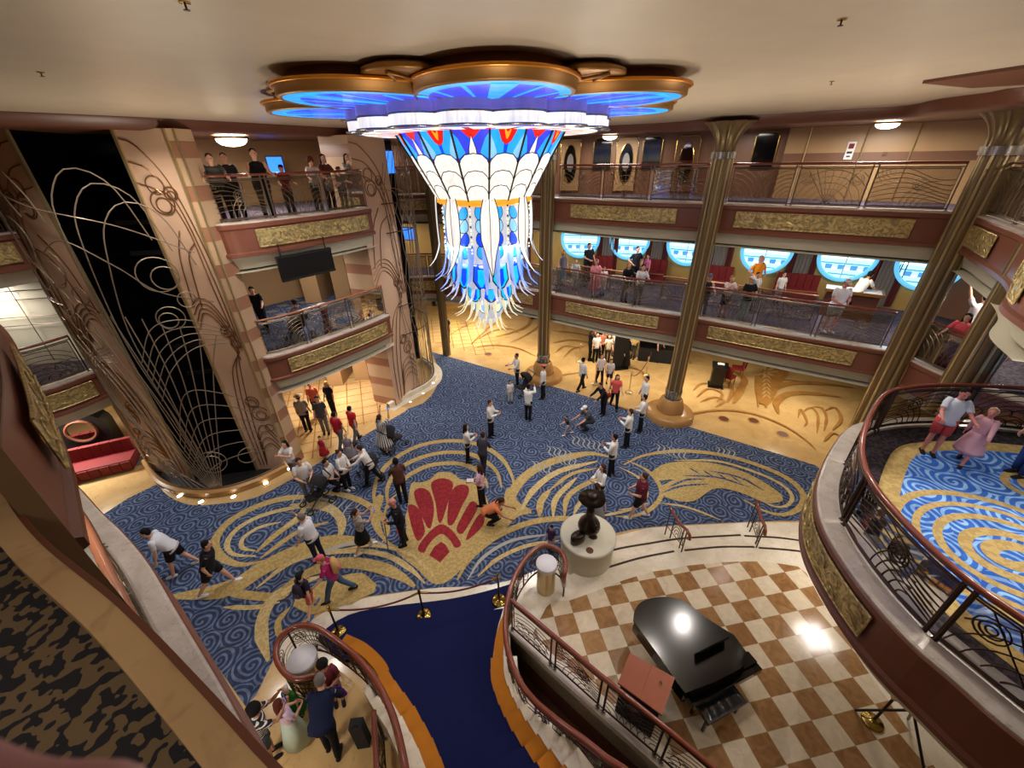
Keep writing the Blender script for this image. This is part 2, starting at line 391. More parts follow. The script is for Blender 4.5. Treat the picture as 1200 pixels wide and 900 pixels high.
# honey marble floor laid around the planter well (four pieces of one floor)
fl=MB()
pw=[(p.x,p.y) for p in well]
def poly(pts,z,mb,zb=None): mb.sheet([(p[0],p[1],z) for p in pts])
poly([(-24,5.2),(26,5.2),(26,34),(-24,34)],-.004,fl)
poly([(-24,-6),(-.15,-6),(-.15,5.2),(-24,5.2)],-.004,fl)
poly([(3.3,-6),(26,-6),(26,5.2),(3.3,5.2)],-.004,fl)
S('floor',fl,M['tan'])
# carpet of the lobby, one mesh with its woven gold, cream and red figures
cp=MB()
CARP=W2([(153,655),(121,603),(150,584),(183,568)],0)+smooth_path(W2([(186,570),(200,583),(225,592),(260,590),(300,583),(345,560)],0),14)+W2([(400,526),(475,482)],0)
CARP+=smooth_path(W2([(478,479),(500,470),(512,452),(515,438),(509,420),(505,412)],0),10)+W2([(620,445),(700,468),(840,510),(955,545)],0)+[Vector((10.6,9.6,0))]
CARP+=smooth_path([Vector((9.6,7.75,0))]+W2([(950,611),(870,612),(760,618),(700,632),(600,680),(500,690),(400,705),(350,730),(332,745)],0),26)+W2([(322,770),(300,815),(288,828),(247,770),(200,714)],0)
cp.sheet([(p.x,p.y,.004) for p in CARP])
_zl=[.008]
def stroke(pts,w,mat,mb=cp,z0=0,n=26,px=True,taper=True,closed=False):
    P=[W(x,y,z0) for x,y in pts] if px else [Vector((p[0],p[1],z0)) for p in pts]
    P=smooth_path(P,n,closed); Nn=normals(P,1); _zl[0]+=.00025; z=z0+_zl[0]
    rows=[]
    for i,(p,q) in enumerate(zip(P,Nn)):
        f=1 if (not taper or closed) else min(1,.25+3.2*min(i,n-1-i)/n)
        rows.append([Vector((p.x,p.y,z))+q*(w/2*f),Vector((p.x,p.y,z))-q*(w/2*f)])
    if closed: rows.append(rows[0])
    mb.mat(mat).grid(rows)
def area(pts,mat,mb=cp,z0=0,n=40,sm=True):
    P=[W(x,y,z0) for x,y in pts]; _zl[0]+=.0003
    if sm: P=smooth_path(P,n,True)
    mb.mat(mat).sheet([(p.x,p.y,z0+_zl[0]) for p in P])
def c2(l): return [(320+x/5,500+y/5) for x,y in l]
# great stem and fan
G,G2,CW,RD=1,2,3,4
area([(520,684),(536,672),(556,650),(585,628),(606,606),(625,600),(607,588),(602,572),(593,574),(588,592),(572,608),(550,596),(480,596),(479,636),(464,640),(450,627),(445,602),(450,583),(442,580),(434,600),(438,620),(452,636),(470,652),(490,668),(505,683)],G,n=90)
for P in ([(442,600),(438,580),(445,556),(462,538),(490,523),(520,517),(548,518),(572,526),(590,540),(600,558),(603,575)],
          [(455,596),(454,572),(465,553),(484,540),(515,531),(545,531),(566,539),(582,553),(588,572)],
          [(468,580),(474,562),(488,552),(506,545),(533,543),(553,548),(566,558),(572,572)]): stroke(P,.2,G,n=36)
stroke(c2([(660,640),(650,540),(680,440),(760,370)]),.08,G)
area(c2([(780,690),(805,350),(860,330),(920,310),(960,272),(1010,266),(1062,280),(1100,312),(1160,318),(1220,370),(1260,440),(1270,560),(1200,680),(1080,800),(1010,850),(960,850),(850,760)]),G,n=70)
for P in (c2([(925,345),(945,315),(990,303),(1040,315),(1055,350),(1030,430),(990,555),(968,555),(952,450)]),
          c2([(826,400),(838,368),(870,360),(912,378),(935,430),(943,500),(925,592),(905,592),(860,500)]),
          c2([(1030,430),(1060,360),(1105,340),(1145,352),(1143,400),(1110,460),(1075,540),(1045,582),(1022,560)]),
          c2([(790,470),(830,462),(862,500),(885,580),(888,625),(850,672),(815,600)]),
          c2([(1160,440),(1195,455),(1195,490),(1150,570),(1105,632),(1075,600),(1110,520)]),
          c2([(1215,510),(1240,545),(1215,600),(1142,664),(1133,650),(1170,570)]),
          c2([(742,545),(765,600),(750,660),(722,600)])): area(P,RD,n=34)
area(c2([(848,718),(880,660),(930,605),(985,573),(1045,605),(1102,688),(1068,712),(1035,665),(990,630),(945,655),(905,705),(884,742)]),RD,n=44)
area(c2([(985,675),(1012,695),(1035,735),(980,797),(915,755),(945,705)]),RD,sm=False)
# left feather figure
for P,w,c in (([(392,588),(360,583),(330,585),(298,595),(268,612),(252,634),(258,652),(282,662),(312,657)],.24,G),
    ([(400,604),(365,594),(335,597),(303,606),(277,621),(266,638),(274,650),(300,652)],.16,G2),
    ([(330,612),(305,618),(286,630),(284,642),(300,646)],.12,G2),
    ([(370,600),(345,612),(322,628),(300,648)],.2,G),([(385,612),(352,622),(325,640),(305,655)],.16,G),([(360,590),(350,606),(330,620)],.18,G2),
    ([(345,583),(385,578),(420,586),(446,604),(455,622),(448,636)],.2,G),([(340,592),(378,592),(398,606),(400,624),(390,636)],.26,G2),
    ([(200,700),(268,690),(305,668),(345,648),(385,636),(440,634)],.5,G),([(300,690),(340,660),(380,648),(420,645)],.16,G2),
    ([(258,690),(285,697),(330,700),(340,690)],.22,G),([(262,712),(300,712),(328,706)],.12,G2),
    ([(315,775),(307,745),(309,722),(322,700),(345,686),(375,676)],.28,G2),([(330,752),(326,730),(340,712)],.14,G),
    ([(345,706),(375,700),(410,690),(440,690)],.85,G),([(330,690),(360,672),(400,660),(440,664),(470,676),(486,688)],.34,G),
    ([(380,650),(420,646),(455,652),(482,668),(498,684)],.16,G2),([(400,644),(440,640),(480,650),(505,672),(512,684)],.1,G2),
    ([(455,640),(430,634),(400,640),(360,655)],.12,CW)): stroke(P,w,c)
for i in range(9): stroke([(352+i*9,576+i*1.6),(346+i*8.4,584+i*2),(342+i*8.2,592+i*2.4)],.05,CW,n=8)
# right feather figure
for P,w,c in (([(536,680),(550,656),(580,630),(625,612),(670,608),(702,614)],.2,G),([(548,680),(566,654),(600,634),(648,626)],.1,CW),([(560,676),(584,655),(618,640),(655,634)],.12,G2),
    ([(583,622),(594,590),(614,560),(645,542),(689,532),(715,536)],.34,G),([(610,600),(626,574),(655,553),(700,541)],.22,G2),([(645,574),(670,556),(700,549)],.14,G),
    ([(632,606),(634,588),(645,574)],.22,G),([(648,606),(652,584),(676,560)],.18,G2),([(661,606),(666,582),(690,566),(710,560)],.18,G),([(672,604),(680,590),(700,580)],.14,G2),
    ([(735,540),(760,553),(775,575),(768,592),(748,604),(722,606)],.14,G),([(726,548),(748,560),(758,578),(748,594),(725,598)],.1,G2),
    ([(700,606),(730,600),(760,590)],.1,G2),([(773,590),(805,595),(845,610)],.08,G2),
    ([(731,545),(756,534),(798,529),(847,534),(892,547),(927,564),(942,583),(934,598),(914,604),(890,597),(872,586)],.2,G),
    ([(790,540),(840,541),(885,554),(915,568),(928,582),(922,593),(906,594),(888,584)],.12,G2),([(880,562),(902,572),(912,582),(902,588),(886,578)],.1,G)): stroke(P,w,c,n=34)
area([(764,554),(784,543),(826,542),(870,553),(905,572),(918,586),(898,590),(868,578),(838,573),(812,588),(784,585),(772,573),(790,562),(770,564)],G,n=50)
for P in ([(776,578),(800,570),(830,568)],[(784,571),(805,563),(826,562)],[(800,558),(840,560),(880,572)],[(830,552),(866,560),(896,576)]): stroke(P,.08,0)
for k in range(5): stroke([(808+k*16,549+k*3),(820+k*16,556+k*3.4)],.07,0,n=6)
for bx,by,nn in ((640,522,5),(668,510,6),(768,520,6),(838,523,4),(622,540,4),(652,532,4)):
    for k in range(nn): stroke([(bx+k*6,by+k*1.4),(bx+5+k*6,by+4+k*1.4),(bx+3+k*6,by+9+k*1.4),(bx+9+k*6,by+14+k*1.4)],.045,CW,n=10)
struct(cp.build('floor',[M['carpet'],M['cgold'],M['cgold2'],M['cwhite'],M['cred']]))
# marble inlays of the promenade floor beyond the carpet
ip=MB(); ip.mat(0)
for k,(P,w) in enumerate([([(776,505),(790,492),(818,484),(850,481),(885,486),(920,500),(945,517),(956,528)],.12),
    ([(912,485),(910,472),(925,462),(955,462),(985,466)],.32),([(897,478),(902,460),(925,450),(960,450),(1000,455)],.3),([(888,478),(892,456),(915,446),(935,447)],.16),
    ([(860,473),(867,458),(872,445),(860,436),(845,432)],.3),([(852,472),(858,458),(850,444),(838,440)],.16),
    ([(935,490),(938,480),(945,494),(942,500)],.1),([(940,484),(950,478),(958,488),(957,508)],.1),([(950,478),(962,478),(968,490),(965,505)],.1),([(965,482),(978,478),(985,492),(975,505)],.12),
    ([(812,458),(822,450),(838,452),(846,460)],.1),([(816,466),(830,456),(846,462),(840,472)],.1),([(820,472),(836,466),(848,470),(838,478)],.1),([(965,518),(975,508),(985,512)],.1),
    ([(648,388),(675,391),(700,396)],.2),([(648,402),(670,399),(700,404)],.2),([(650,414),(662,406),(678,408),(690,404)],.1),([(660,420),(670,410),(682,406)],.08),
    ([(548,410),(575,405),(605,408),(628,418)],.1),([(580,395),(600,390),(618,382),(620,372),(600,368),(570,368)],.2),([(598,402),(618,392),(632,380),(628,366)],.1),
    ([(560,398),(578,388),(598,386),(610,392)],.1),([(552,404),(562,394),(578,380),(590,376)],.12),([(640,448),(660,440),(690,436)],.07),([(520,398),(540,385),(560,376)],.06),
    ([(545,362),(570,360),(600,362),(612,368)],.14),([(708,470),(728,478),(745,484)],.1),([(735,430),(752,436),(758,450)],.1)]):
    stroke(P,w,0,mb=ip,n=20)
area([(888,470),(886,440),(905,430),(924,436),(914,452),(902,474)],0,mb=ip)
for k in range(7): stroke([(893,440+k*4.6),(898,436+k*4.6),(903,441+k*4.6)],.07,1,mb=ip,n=8)
for k in range(8):
    a=2*PI*k/8; stroke([(896+4*math.cos(a),437+2*math.sin(a)),(896+16*math.cos(a),436+7*math.sin(a))],.16,1,mb=ip,n=6)
struct(ip.build('floor',[M['tan_dark'],M['tan']]))
for i,(x,y) in enumerate([(848,491),(883,493),(917,509),(572,415)]):
    p=W(x,y,0); t=empty('floor_grille',(p.x,p.y,0),0,['round brown floor grille nearest the fluted column base','middle of the three round brown grilles in the promenade marble','round brown floor grille furthest right in the promenade marble','small round floor grille in the marble below the chandelier tip'][i],'floor grille')
    MB().lathe([(.24,0),(.24,.012),(.19,.014)],n=24).build('rim',M['tan_mid'],t); MB().lathe([(.19,.008),(.19,.014),(.0,.014)],n=24).build('cover',M['brown2'],t)
# grid of tiles under the left balcony
def tiled(name,pts,z,m1,m2,step=.62,ang=.35):
    mb=MB(); P=[W(x,y,z) for x,y in pts] if len(pts[0])==2 and abs(pts[0][0])>40 else [Vector((a,b,z)) for a,b in pts]
    mb.sheet([(p.x,p.y,z+.003) for p in P]); xs=[p.x for p in P]; ys=[p.y for p in P]
    def inside(x,y):
        r=False
        for i in range(len(P)):
            a,b=P[i],P[i-1]
            if (a.y>y)!=(b.y>y) and x<(b.x-a.x)*(y-a.y)/(b.y-a.y)+a.x: r=not r
        return r
    c,s_=math.cos(ang),math.sin(ang); cx,cy=sum(xs)/len(P),sum(ys)/len(P); mb.mat(1)
    R=max(max(xs)-min(xs),max(ys)-min(ys)); n=int(R/step)+1
    for fam in (0,1):
        for k in range(-n,n+1):
            run=[]
            for q in range(-n*4,n*4+1):
                u,v=(k*step,q*step/4) if fam else (q*step/4,k*step)
                x,y=cx+u*c-v*s_,cy+u*s_+v*c
                if inside(x,y): run.append((x,y))
                else:
                    if len(run)>1: a,b=Vector(run[0]+(0,)),Vector(run[-1]+(0,)); t=(b-a).normalized()*.0; w=Vector((-(b-a).y,(b-a).x,0)).normalized()*.025; mb.sheet([(p.x,p.y,z+.006) for p in (a-w,b-w,b+w,a+w)])
                    run=[]
    return S(name,mb,[m1,m2])
tiled('floor',[(-8.0,11.6),(-7.5,10.9),(-5.3,14.7),(-5.7,16.5),(-9,19),(-12,17)],0,M['tan'],M['tan_dark'])
tiled('floor',[(-3.6,21.2),(-1.5,19.6),(-.6,21.5),(-2,25),(-5.5,26),(-5.0,22)],0,M['tan'],M['tan_dark'],.55,.2)
# ---- stage (two steps up) ----
def P_(px,z): return smooth_path(W2(px,z),30)
STEP1=smooth_path([(-4.9,5.0),(-4.4,5.45),(-3.2,5.72),(-2.1,5.82),(-.2,5.95),(.9,6.4),(2.2,7.1),(3.64,7.5),(5.36,7.68),(6.27,7.71),(7.9,7.5),(9.6,6.9)],50)
STAGE=smooth_path([(-4.45,4.7),(-3.9,5.1),(-3,5.35),(-2.1,5.42),(-.6,5.5)],20)+smooth_path([(-.25,5.6),(.5,5.95),(1.2,6.3),(2.2,6.68),(4.2,7.1),(6.3,7.18),(7.6,7.02),(9.3,6.3)],26)
mb=MB(); back=[(11,6),(11,-6),(3.6,-6)]
wl=[(p.x,p.y) for p in well[:5]]
def two(front,z0,z1,mb):
    # front edge polygon, right part and left part around the well
    f=[(p.x,p.y) for p in front]; L=[q for q in f if q[0]<=wl[0][0]]; Rr=[q for q in f if q[0]>wl[0][0]]
    mb.prism(Rr+back+[(3.6,2.1)]+wl[::-1],z0,z1)
    mb.prism([q for q in f if -.62<q[0]<=wl[0][0]]+[wl[0],(-.12,4.3),(-.5,4.3),(-.5,5.0)],z0,z1)
two(STEP1,-.5,.15,mb)
S('floor',mb,M['white_marble'])
mb=MB(); two(STAGE,.15,.3,mb); S('floor',mb,M['white_marble'])
CU=Vector((1.3438,.2419,0))/3; CV=Vector((.07728,-.44955,0)); CU=CU.normalized()*.4555; CV=CV.normalized()*.4555; CO=Vector((5.34,6.10,0))
M['checker']=checker_mat('checker_marble',CO,CU,CV,[(140,100,60),(174,132,86)],[(208,190,160),(228,212,184)])
chk=W2([(640,712),(648,704),(667,704),(687,697),(708,689),(728,681),(744,676),(765,670),(785,667),(805,663),(825,661),(846,659),(868,658),(888,658),(910,660),(935,664),(945,672),(965,708),(990,745),(1012,780),(1040,820)],.3)
ck=[(p.x,p.y,.304) for p in chk]+[(7.0,-3,.304),(4.2,-3,.304)]
a=W2([(790,890),(700,815),(650,775),(622,745)],.3); ck+=[(p.x+.05,p.y+.05,.304) for p in a]
mb=MB(); mb.sheet(ck); S('floor',mb,M['checker'])
bd=MB(); bp_=[(-5.6,4.9),(-4.27,5.97),(-2.24,6.27),(-.09,6.46),(1.0,6.95),(2.3,7.62),(3.87,8.03),(6.65,8.15),(8.6,8.12),(9.6,7.6),(9.0,6.6),(6,7.0),(2.2,6.4),(-.3,5.3),(-3.6,4.9),(-4.6,4.4)]
bd.sheet([(x,y,.002) for x,y in bp_]); S('floor',bd,M['white_marble'])
# dark non-slip strips on the two steps
for i,(P,z) in enumerate([([(706,648),(730,642),(760,637),(800,631),(868,627)],.15),([(872,628),(910,630),(942,634)],.15),([(712,665),(750,654),(790,646)],.3),([(802,645),(845,641),(884,641)],.3),([(889,642),(918,644),(945,647)],.3)]):
    mb=MB(); Q=smooth_path(W2(P,z),24); sweep(mb,Q,1,[(.028,z+.001),(.028,z+.006),(-.028,z+.006),(-.028,z+.001)]); S('trim_%d'%(i+1),mb,M['iron_dark'])
# well under the stage fence
mb=MB(); ww=[(p.x,p.y) for p in well]
n=len(ww)
mb.add([(x,y,z) for z in (-1.1,.3) for x,y in ww],[(i,(i+1)%n,n+(i+1)%n,n+i) for i in range(n)]); mb.sheet([(x,y,-1.1) for x,y in ww]); S('wall_well',mb,M['brown2'])
mb=MB(); sweep(mb,resample(W2([(597,735),(650,785),(700,830),(780,900),(830,940)],.3),30),1,[(-.09,.3),(-.09,.36),(.09,.36),(.09,.2)]); S('trim_6',mb,M['curb'])
# ---- balcony edges ----
_n=[20]
def tn(): _n[0]+=1; return 'trim_%d'%_n[0]
def edge(P,side,z,curb=True,cmat='curb'):
    P=[Vector((p.x,p.y,0)) for p in P]
    mb=MB()
    mb.mat(0); sweep(mb,P,side,[(-.30,z-.02),(-.30,z+.05),(0,z+.05),(.03,z+.03),(.03,z)])
    mb.mat(1); sweep(mb,P,side,[(.03,z),(.05,z-.02),(.05,z-.11),(.0,z-.14),(0,z-.72),(.06,z-.75),(.06,z-.83),(-.04,z-.86)])
    mb.mat(2); sweep(mb,P,side,[(-.04,z-.86),(-.10,z-.9),(-.22,z-1.2),(-.6,z-1.26)])
    return S(tn(),mb,[M[cmat],M['brown'],M['cream']])
def ruled(P,Q,z,mat,name='floor'):
    mb=MB(); n=min(len(P),len(Q)); mb.grid([[(p.x,p.y,z),(q.x,q.y,z)] for p,q in zip(resample(P,n),resample(Q,n))]); return S(name,mb,M[mat])
def wall(Q,z0,z1,mat,name='wall_back'):
    mb=MB(); mb.grid([[(p.x,p.y,z0),(p.x,p.y,z1)] for p in Q]); return S(name,mb,M[mat])
def relief(P,side,z,label,cat='relief panel',group='gold relief panels on the balcony fronts',zl=.63,zh=.18,seed=1):
    # framed gold panel with raised scrollwork, following the curve of the front
    P=resample(P,60); L=plen(P); rnd=random.Random(seed)
    Nn=normals(P,side)
    t=empty('relief_panel',tuple(P[30].xy)+(z-zl,),0,label,cat,group)
    o=P[30]; o=Vector((o.x,o.y,z-zl))
    def at(s,h,d):
        f=max(0,min(1,s))*59; i=min(int(f),58); p=P[i].lerp(P[i+1],f-i); n=Nn[i]; return Vector((p.x,p.y,z-zl+h))+n*d-o
    hh=zl-zh; mb=MB(); mb.smooth(True); nx=90; nz=12; sc=[(rnd.random(),rnd.uniform(.1,.35),rnd.uniform(-1,1)) for _ in range(int(L*5))]
    rows=[]
    for i in range(nx+1):
        s=i/nx; r=[]
        for j in range(nz+1):
            h=j/nz*hh; x=s*L
            d=.007*math.sin(x*9+3*math.sin(h*13+x*2.1))*math.sin(h*14+2*math.sin(x*5))+.004*math.sin(x*23+h*30)
            r.append(at(s,h,.03+d))
        rows.append(r)
    mb.grid(rows)
    fr=MB(); 
    for h in (0,hh): fr.tube([at(i/40,h,.045) for i in range(41)],.016,5)
    for s in (0,1): fr.tube([at(s,0,.045),at(s,hh,.045)],.016,5)
    fr.build('frame',M['relief'],t)
    sw=mb
    k=int(L/.42)
    for q in range(k):
        s0=(q+.5)/k; sg=1 if q%2 else -1; pts=[]
        for m in range(16):
            a=m/15*4.6; r=.17*(1-m/18); pts.append(at(s0+sg*r*math.cos(a+rnd.uniform(-.05,.05))/L,hh/2+r*math.sin(a)*.95,.05))
        sw.tube(pts,[.013*(1-m/22) for m in range(16)],5)
        sw.tube([at(s0-.12/L,hh*.15,.045),at(s0,hh*.3,.06),at(s0+.16/L,hh*.12,.045)],[.008,.016,.006],5)
    mb.build('panel',M['relief'],t)
    return t
# deck 4 and deck 5 around the back
fa={'b':lambda a,b:sub(BACK,a,b)}
for z in (Z4,Z5):
    edge(BACK,1,z)
edge(RSEG,1,Z5); edge(RSEG4,1,Z4)
ruled(BACK,BACKWALL4,Z4,'deckcarpet'); ruled(BACK,BACKWALL4,Z4-1.26,'cream','ceiling')
ruled(BACK,BACKWALL5,Z5,'deckcarpet'); ruled(BACK,BACKWALL5,Z5-1.26,'cream','ceiling')
OUT5=resample([V2(p) for p in [(14.6,12.9),(15.5,10),(15,7),(13,4.5),(11,3)]],40)
OUT4=resample([V2(p) for p in [(15.5,14),(17,11),(17.5,8),(17,5)]],30)
ruled(RSEG,OUT5,Z5,'deckcarpet'); ruled(RSEG4,OUT4,Z4,'darkcarpet'); ruled(RSEG,OUT5,Z5-1.26,'cream','ceiling')
wall(BACKWALL4,Z4,Z5-1.2,'goldwall'); wall(OUT4,Z4,Z5-1.2,'brownwall','wall_right')
wall(BACKWALL5,Z5,ZC,'brownwall'); wall(OUT5,Z5,ZC,'tanwall','wall_right')
wall(resample([V2(p) for p in [(-16,27),(-8,29),(2,28),(12,25),(20,20),(22,12),(18,8)]],40),0,Z4-1.2,'tanwall')
# lobe on the right
LS=1
edge(LOBE,LS,Z4)
lob=[(p.x,p.y) for p in offset(LOBE,LS,-.28)]
mb=MB(); mb.sheet([(x,y,Z4) for x,y in lob]+[(9,-1,Z4),(16,-1,Z4),(18,5,Z4),(14,7,Z4)]); S('floor',mb,M['darkcarpet'])
mb=MB(); mb.sheet([(x,y,Z4-1.26) for x,y in lob]+[(9,-1,Z4-1.26),(16,-1,Z4-1.26)]); S('ceiling',mb,M['cream'])
lc=MB(); I1=[p for p in offset(LOBE,LS,-1.05) if p.x<11]
lc.mat(0); lc.sheet([(p.x,p.y,Z4+.004) for p in I1]+[(9,-.5,Z4+.004),(14,0,Z4+.004),(14,5.5,Z4+.004)])
_zl[0]=.006
def st4(P,w,c,n=40,closed=False): stroke(P,w,c,mb=lc,z0=Z4,n=n,px=False,taper=False,closed=closed)
st4([(p.x,p.y) for p in resample(offset(LOBE,LS,-.95),24)],.3,1,60)
for k,(rx,ry,w) in enumerate([(2.25,1.45,.13),(1.85,1.15,.1),(1.45,.85,.12),(.95,.5,.16),(.5,.22,.2)]):
    c=W(1180,645,Z4); st4([(c.x+rx*math.cos(a+.0)*.62,c.y-.1+ry*math.sin(a)*.9) for a in [i*2*PI/20 for i in range(20)]],w,1,60,True)
c=W(1198,560,Z4)
for r in (.75,.45): st4([(c.x+.2+r*math.cos(a)*.9,c.y-.25+r*math.sin(a)*.55) for a in [i*2*PI/16 for i in range(16)]],.12,1,40,True)
struct(lc.build('floor',[M['carpet_up'],M['cgold'],M['cgold2']]))
# left balconies between the lift towers
for z in (Z4,Z5): edge(LBAL,1,z)
LW=resample([V2(p) for p in [(-11,15.5),(-9.6,17.4),(-7.6,19.2),(-6.2,20)]],40)
mb=MB(); mb.mat(0); mb.grid([[(p.x,p.y,Z4),(q.x,q.y,Z4)] for p,q in zip(LBAL,LW)]); 
_zl[0]=.004
for r in (.75,.6,.45): stroke([(-6.35+r*math.cos(a)*.9,14.6+r*math.sin(a)*1.1) for a in [i*2*PI/16 for i in range(16)]],.05,1,mb=mb,z0=Z4,n=40,px=False,closed=True)
struct(mb.build('floor',[M['carpet'],M['cgold2']]))
# grey diamond floor further in on deck 4 left
mb=MB(); o=Vector((-8.9,14.6,Z4+.01))
for i in range(5):
    for j in range(5):
        if (i+j)%2==0:
            c=o+Vector((-.25*i+.35*j-.3,.55*i+.2*j,0)); mb.sheet([(c.x-.3,c.y,Z4+.012),(c.x,c.y-.2,Z4+.012),(c.x+.3,c.y,Z4+.012),(c.x,c.y+.2,Z4+.012)])
S('floor',mb,M['curtain_g'])
ruled(LBAL,LW,Z5,'deckcarpet'); ruled(LBAL,LW,Z4-1.26,'cream','ceiling'); ruled(LBAL,LW,Z5-1.26,'cream','ceiling')
wall([V2(p) for p in [(-11,15.5),(-9.6,17.4)]],Z3,ZC,'tanwall','wall_left'); wall([V2(p) for p in [(-9.6,17.4),(-7.6,19.2),(-6.2,20)]],Z3,ZC,'tanwall','wall_left')
wall([V2(p) for p in [(-7.9,11.5),(-9.5,13.2),(-11,15.5)]],Z3,ZC,'band','wall_left')
# balcony behind the far left
for z in (Z4,Z5): edge(LEFT2,1,z)
L2W=resample([V2(p) for p in [(-19,12),(-17.5,13.2),(-16.5,13.6),(-15,13.4),(-13.6,12.2)]],30)
ruled(LEFT2,L2W,Z4,'darkcarpet'); ruled(LEFT2,L2W,Z5,'darkcarpet')
mb=MB(); q=[V2(p) for p in [(-17,10.6),(-14.4,11.2),(-12.5,11.6)]]
mb.grid([[(p.x,p.y,Z4),(p.x,p.y,Z5-1.1)] for p in q]); S('wall_left',mb,M['cream'])
mb=MB()
for z in (5.35,5.6,6.1,6.35):
    mb.tube([(p.x+.03,p.y-.06,z) for p in q],.012,4)
mb.tube([(-14.0,11.2,4.2),(-14.0,11.2,6.8)],.012,4); S('trim_15',mb,M['iron_dark'])
wall([V2(p) for p in [(-21,9),(-19,14),(-16,16),(-12.5,14.2)]],0,Z4-1.2,'goldwall','wall_left')
# near left balcony: ours on deck 5, and the one beneath it
edge(NEARL,-1,Z4); 
NEAR5=smooth_path([(-9.5,7.0),(-7.6,5.7),(-5.97,4.4),(-5.13,3.77),(-3.9,2.75),(-3.35,2.25),(-2.93,1.86),(-2.5,1.5),(-2.01,1.19),(-1.4,.88),(-.91,.6),(-.64,.44),(-.2,.2),(.6,-.25)],110)
mb=MB(); PN=NEAR5
mb.mat(0); sweep(mb,PN,-1,[(-.11,Z5-.02),(-.105,Z5+.06),(-.02,Z5+.06)])
mb.mat(1); sweep(mb,PN,-1,[(-.02,Z5+.063),(0,Z5+.06),(.0,Z5+.04),(-.03,Z5+.03)])
S('trim_16',mb,[M['beige_stone'],M['brown2']])
FP=resample([p for p in PN if p.x<-2.9],60)
mb=MB()
mb.mat(0); sweep(mb,FP,-1,[(-.02,Z5+.03),(-.02,Z5-.72),(.03,Z5-.75),(.03,Z5-.83),(-.04,Z5-.86)])
mb.mat(1); sweep(mb,FP,-1,[(-.04,Z5-.86),(-.2,Z5-1.2),(-.6,Z5-1.26)])
S('trim_18',mb,[M['brown'],M['cream']])
mb=MB(); mb.sheet([(x,y,Z5-.12) for x,y in [(p.x,p.y) for p in offset(PN,-1,-.03)]+[(-1,-3),(-9,3)]]); S('ceiling',mb,M['cream'])
mb=MB(); mb.box((-2.47,1.5,6.6),(.62,.085,7.4),math.atan2(.515,-.857)); S('pillar_near',mb,M['pillar_brown'])
NW=offset(NEARL,-1,-3.2)
mb=MB(); mb.grid([[(p.x,p.y,Z5),(q.x,q.y,Z5)] for p,q in zip(offset(NEAR5,-1,-.1),offset(NEAR5,-1,-3))]); S('floor',mb,M['leafcarpet'])
mb=MB(); mb.grid([[(p.x,p.y,Z4),(q.x,q.y,Z4)] for p,q in zip(offset(NEARL,-1,-.28),NW)]); S('floor',mb,M['curb'])
# ---- ceiling with its brown cornice ----
ce=W2([(-200,122),(0,130),(200,139),(400,150)],ZC)+[Vector((-3.4,17.9,0)),Vector((.5,17.6,0)),Vector((3.2,16.6,0))]+W2([(790,143),(840,138),(980,129),(1060,124),(1100,116),(1160,108),(1200,101),(1300,96)],ZC)
CE=smooth_path([(p.x,p.y) for p in ce],70)
mb=MB(); mb.prism([(q.x,q.y) for q in W2([(1082,94),(1120,88),(1200,76),(1300,62),(1300,90),(1200,96),(1140,100)],ZC)],ZC-.04,ZC+.02); S('trim_19',mb,M['brown2'])
mb=MB(); mb.sheet([(p.x,p.y,ZC) for p in CE]+[(16,3,ZC),(14,-5,ZC),(-16,-5,ZC)]); S('ceiling',mb,M['ceil'])
mb=MB(); mb.smooth(True); sweep(mb,CE,1,[(.0,ZC+.02),(.0,ZC-.03),(-.02,ZC-.05),(-.04,ZC-.2),(-.3,ZC-.24)]); S('trim_17',mb,M['brown2'])
mb=MB(); mb.sheet([(p.x,p.y,ZC-.2) for p in offset(CE,1,-.3)]+[(22,3,ZC-.2),(24,14,ZC-.2),(14,26,ZC-.2),(-8,28,ZC-.2),(-22,18,ZC-.2),(-22,4,ZC-.2)]); S('ceiling',mb,M['brownwall'])
# outer envelope
mb=MB(); e=[(-24,-6),(26,-6),(26,34),(-24,34)]; mb.add([(x,y,z) for z in (-1.5,10.8) for x,y in e],[(i,(i+1)%4,4+(i+1)%4,4+i) for i in range(4)]); mb.sheet([(x,y,10.8) for x,y in e]); S('wall_outer',mb,M['brownwall'])
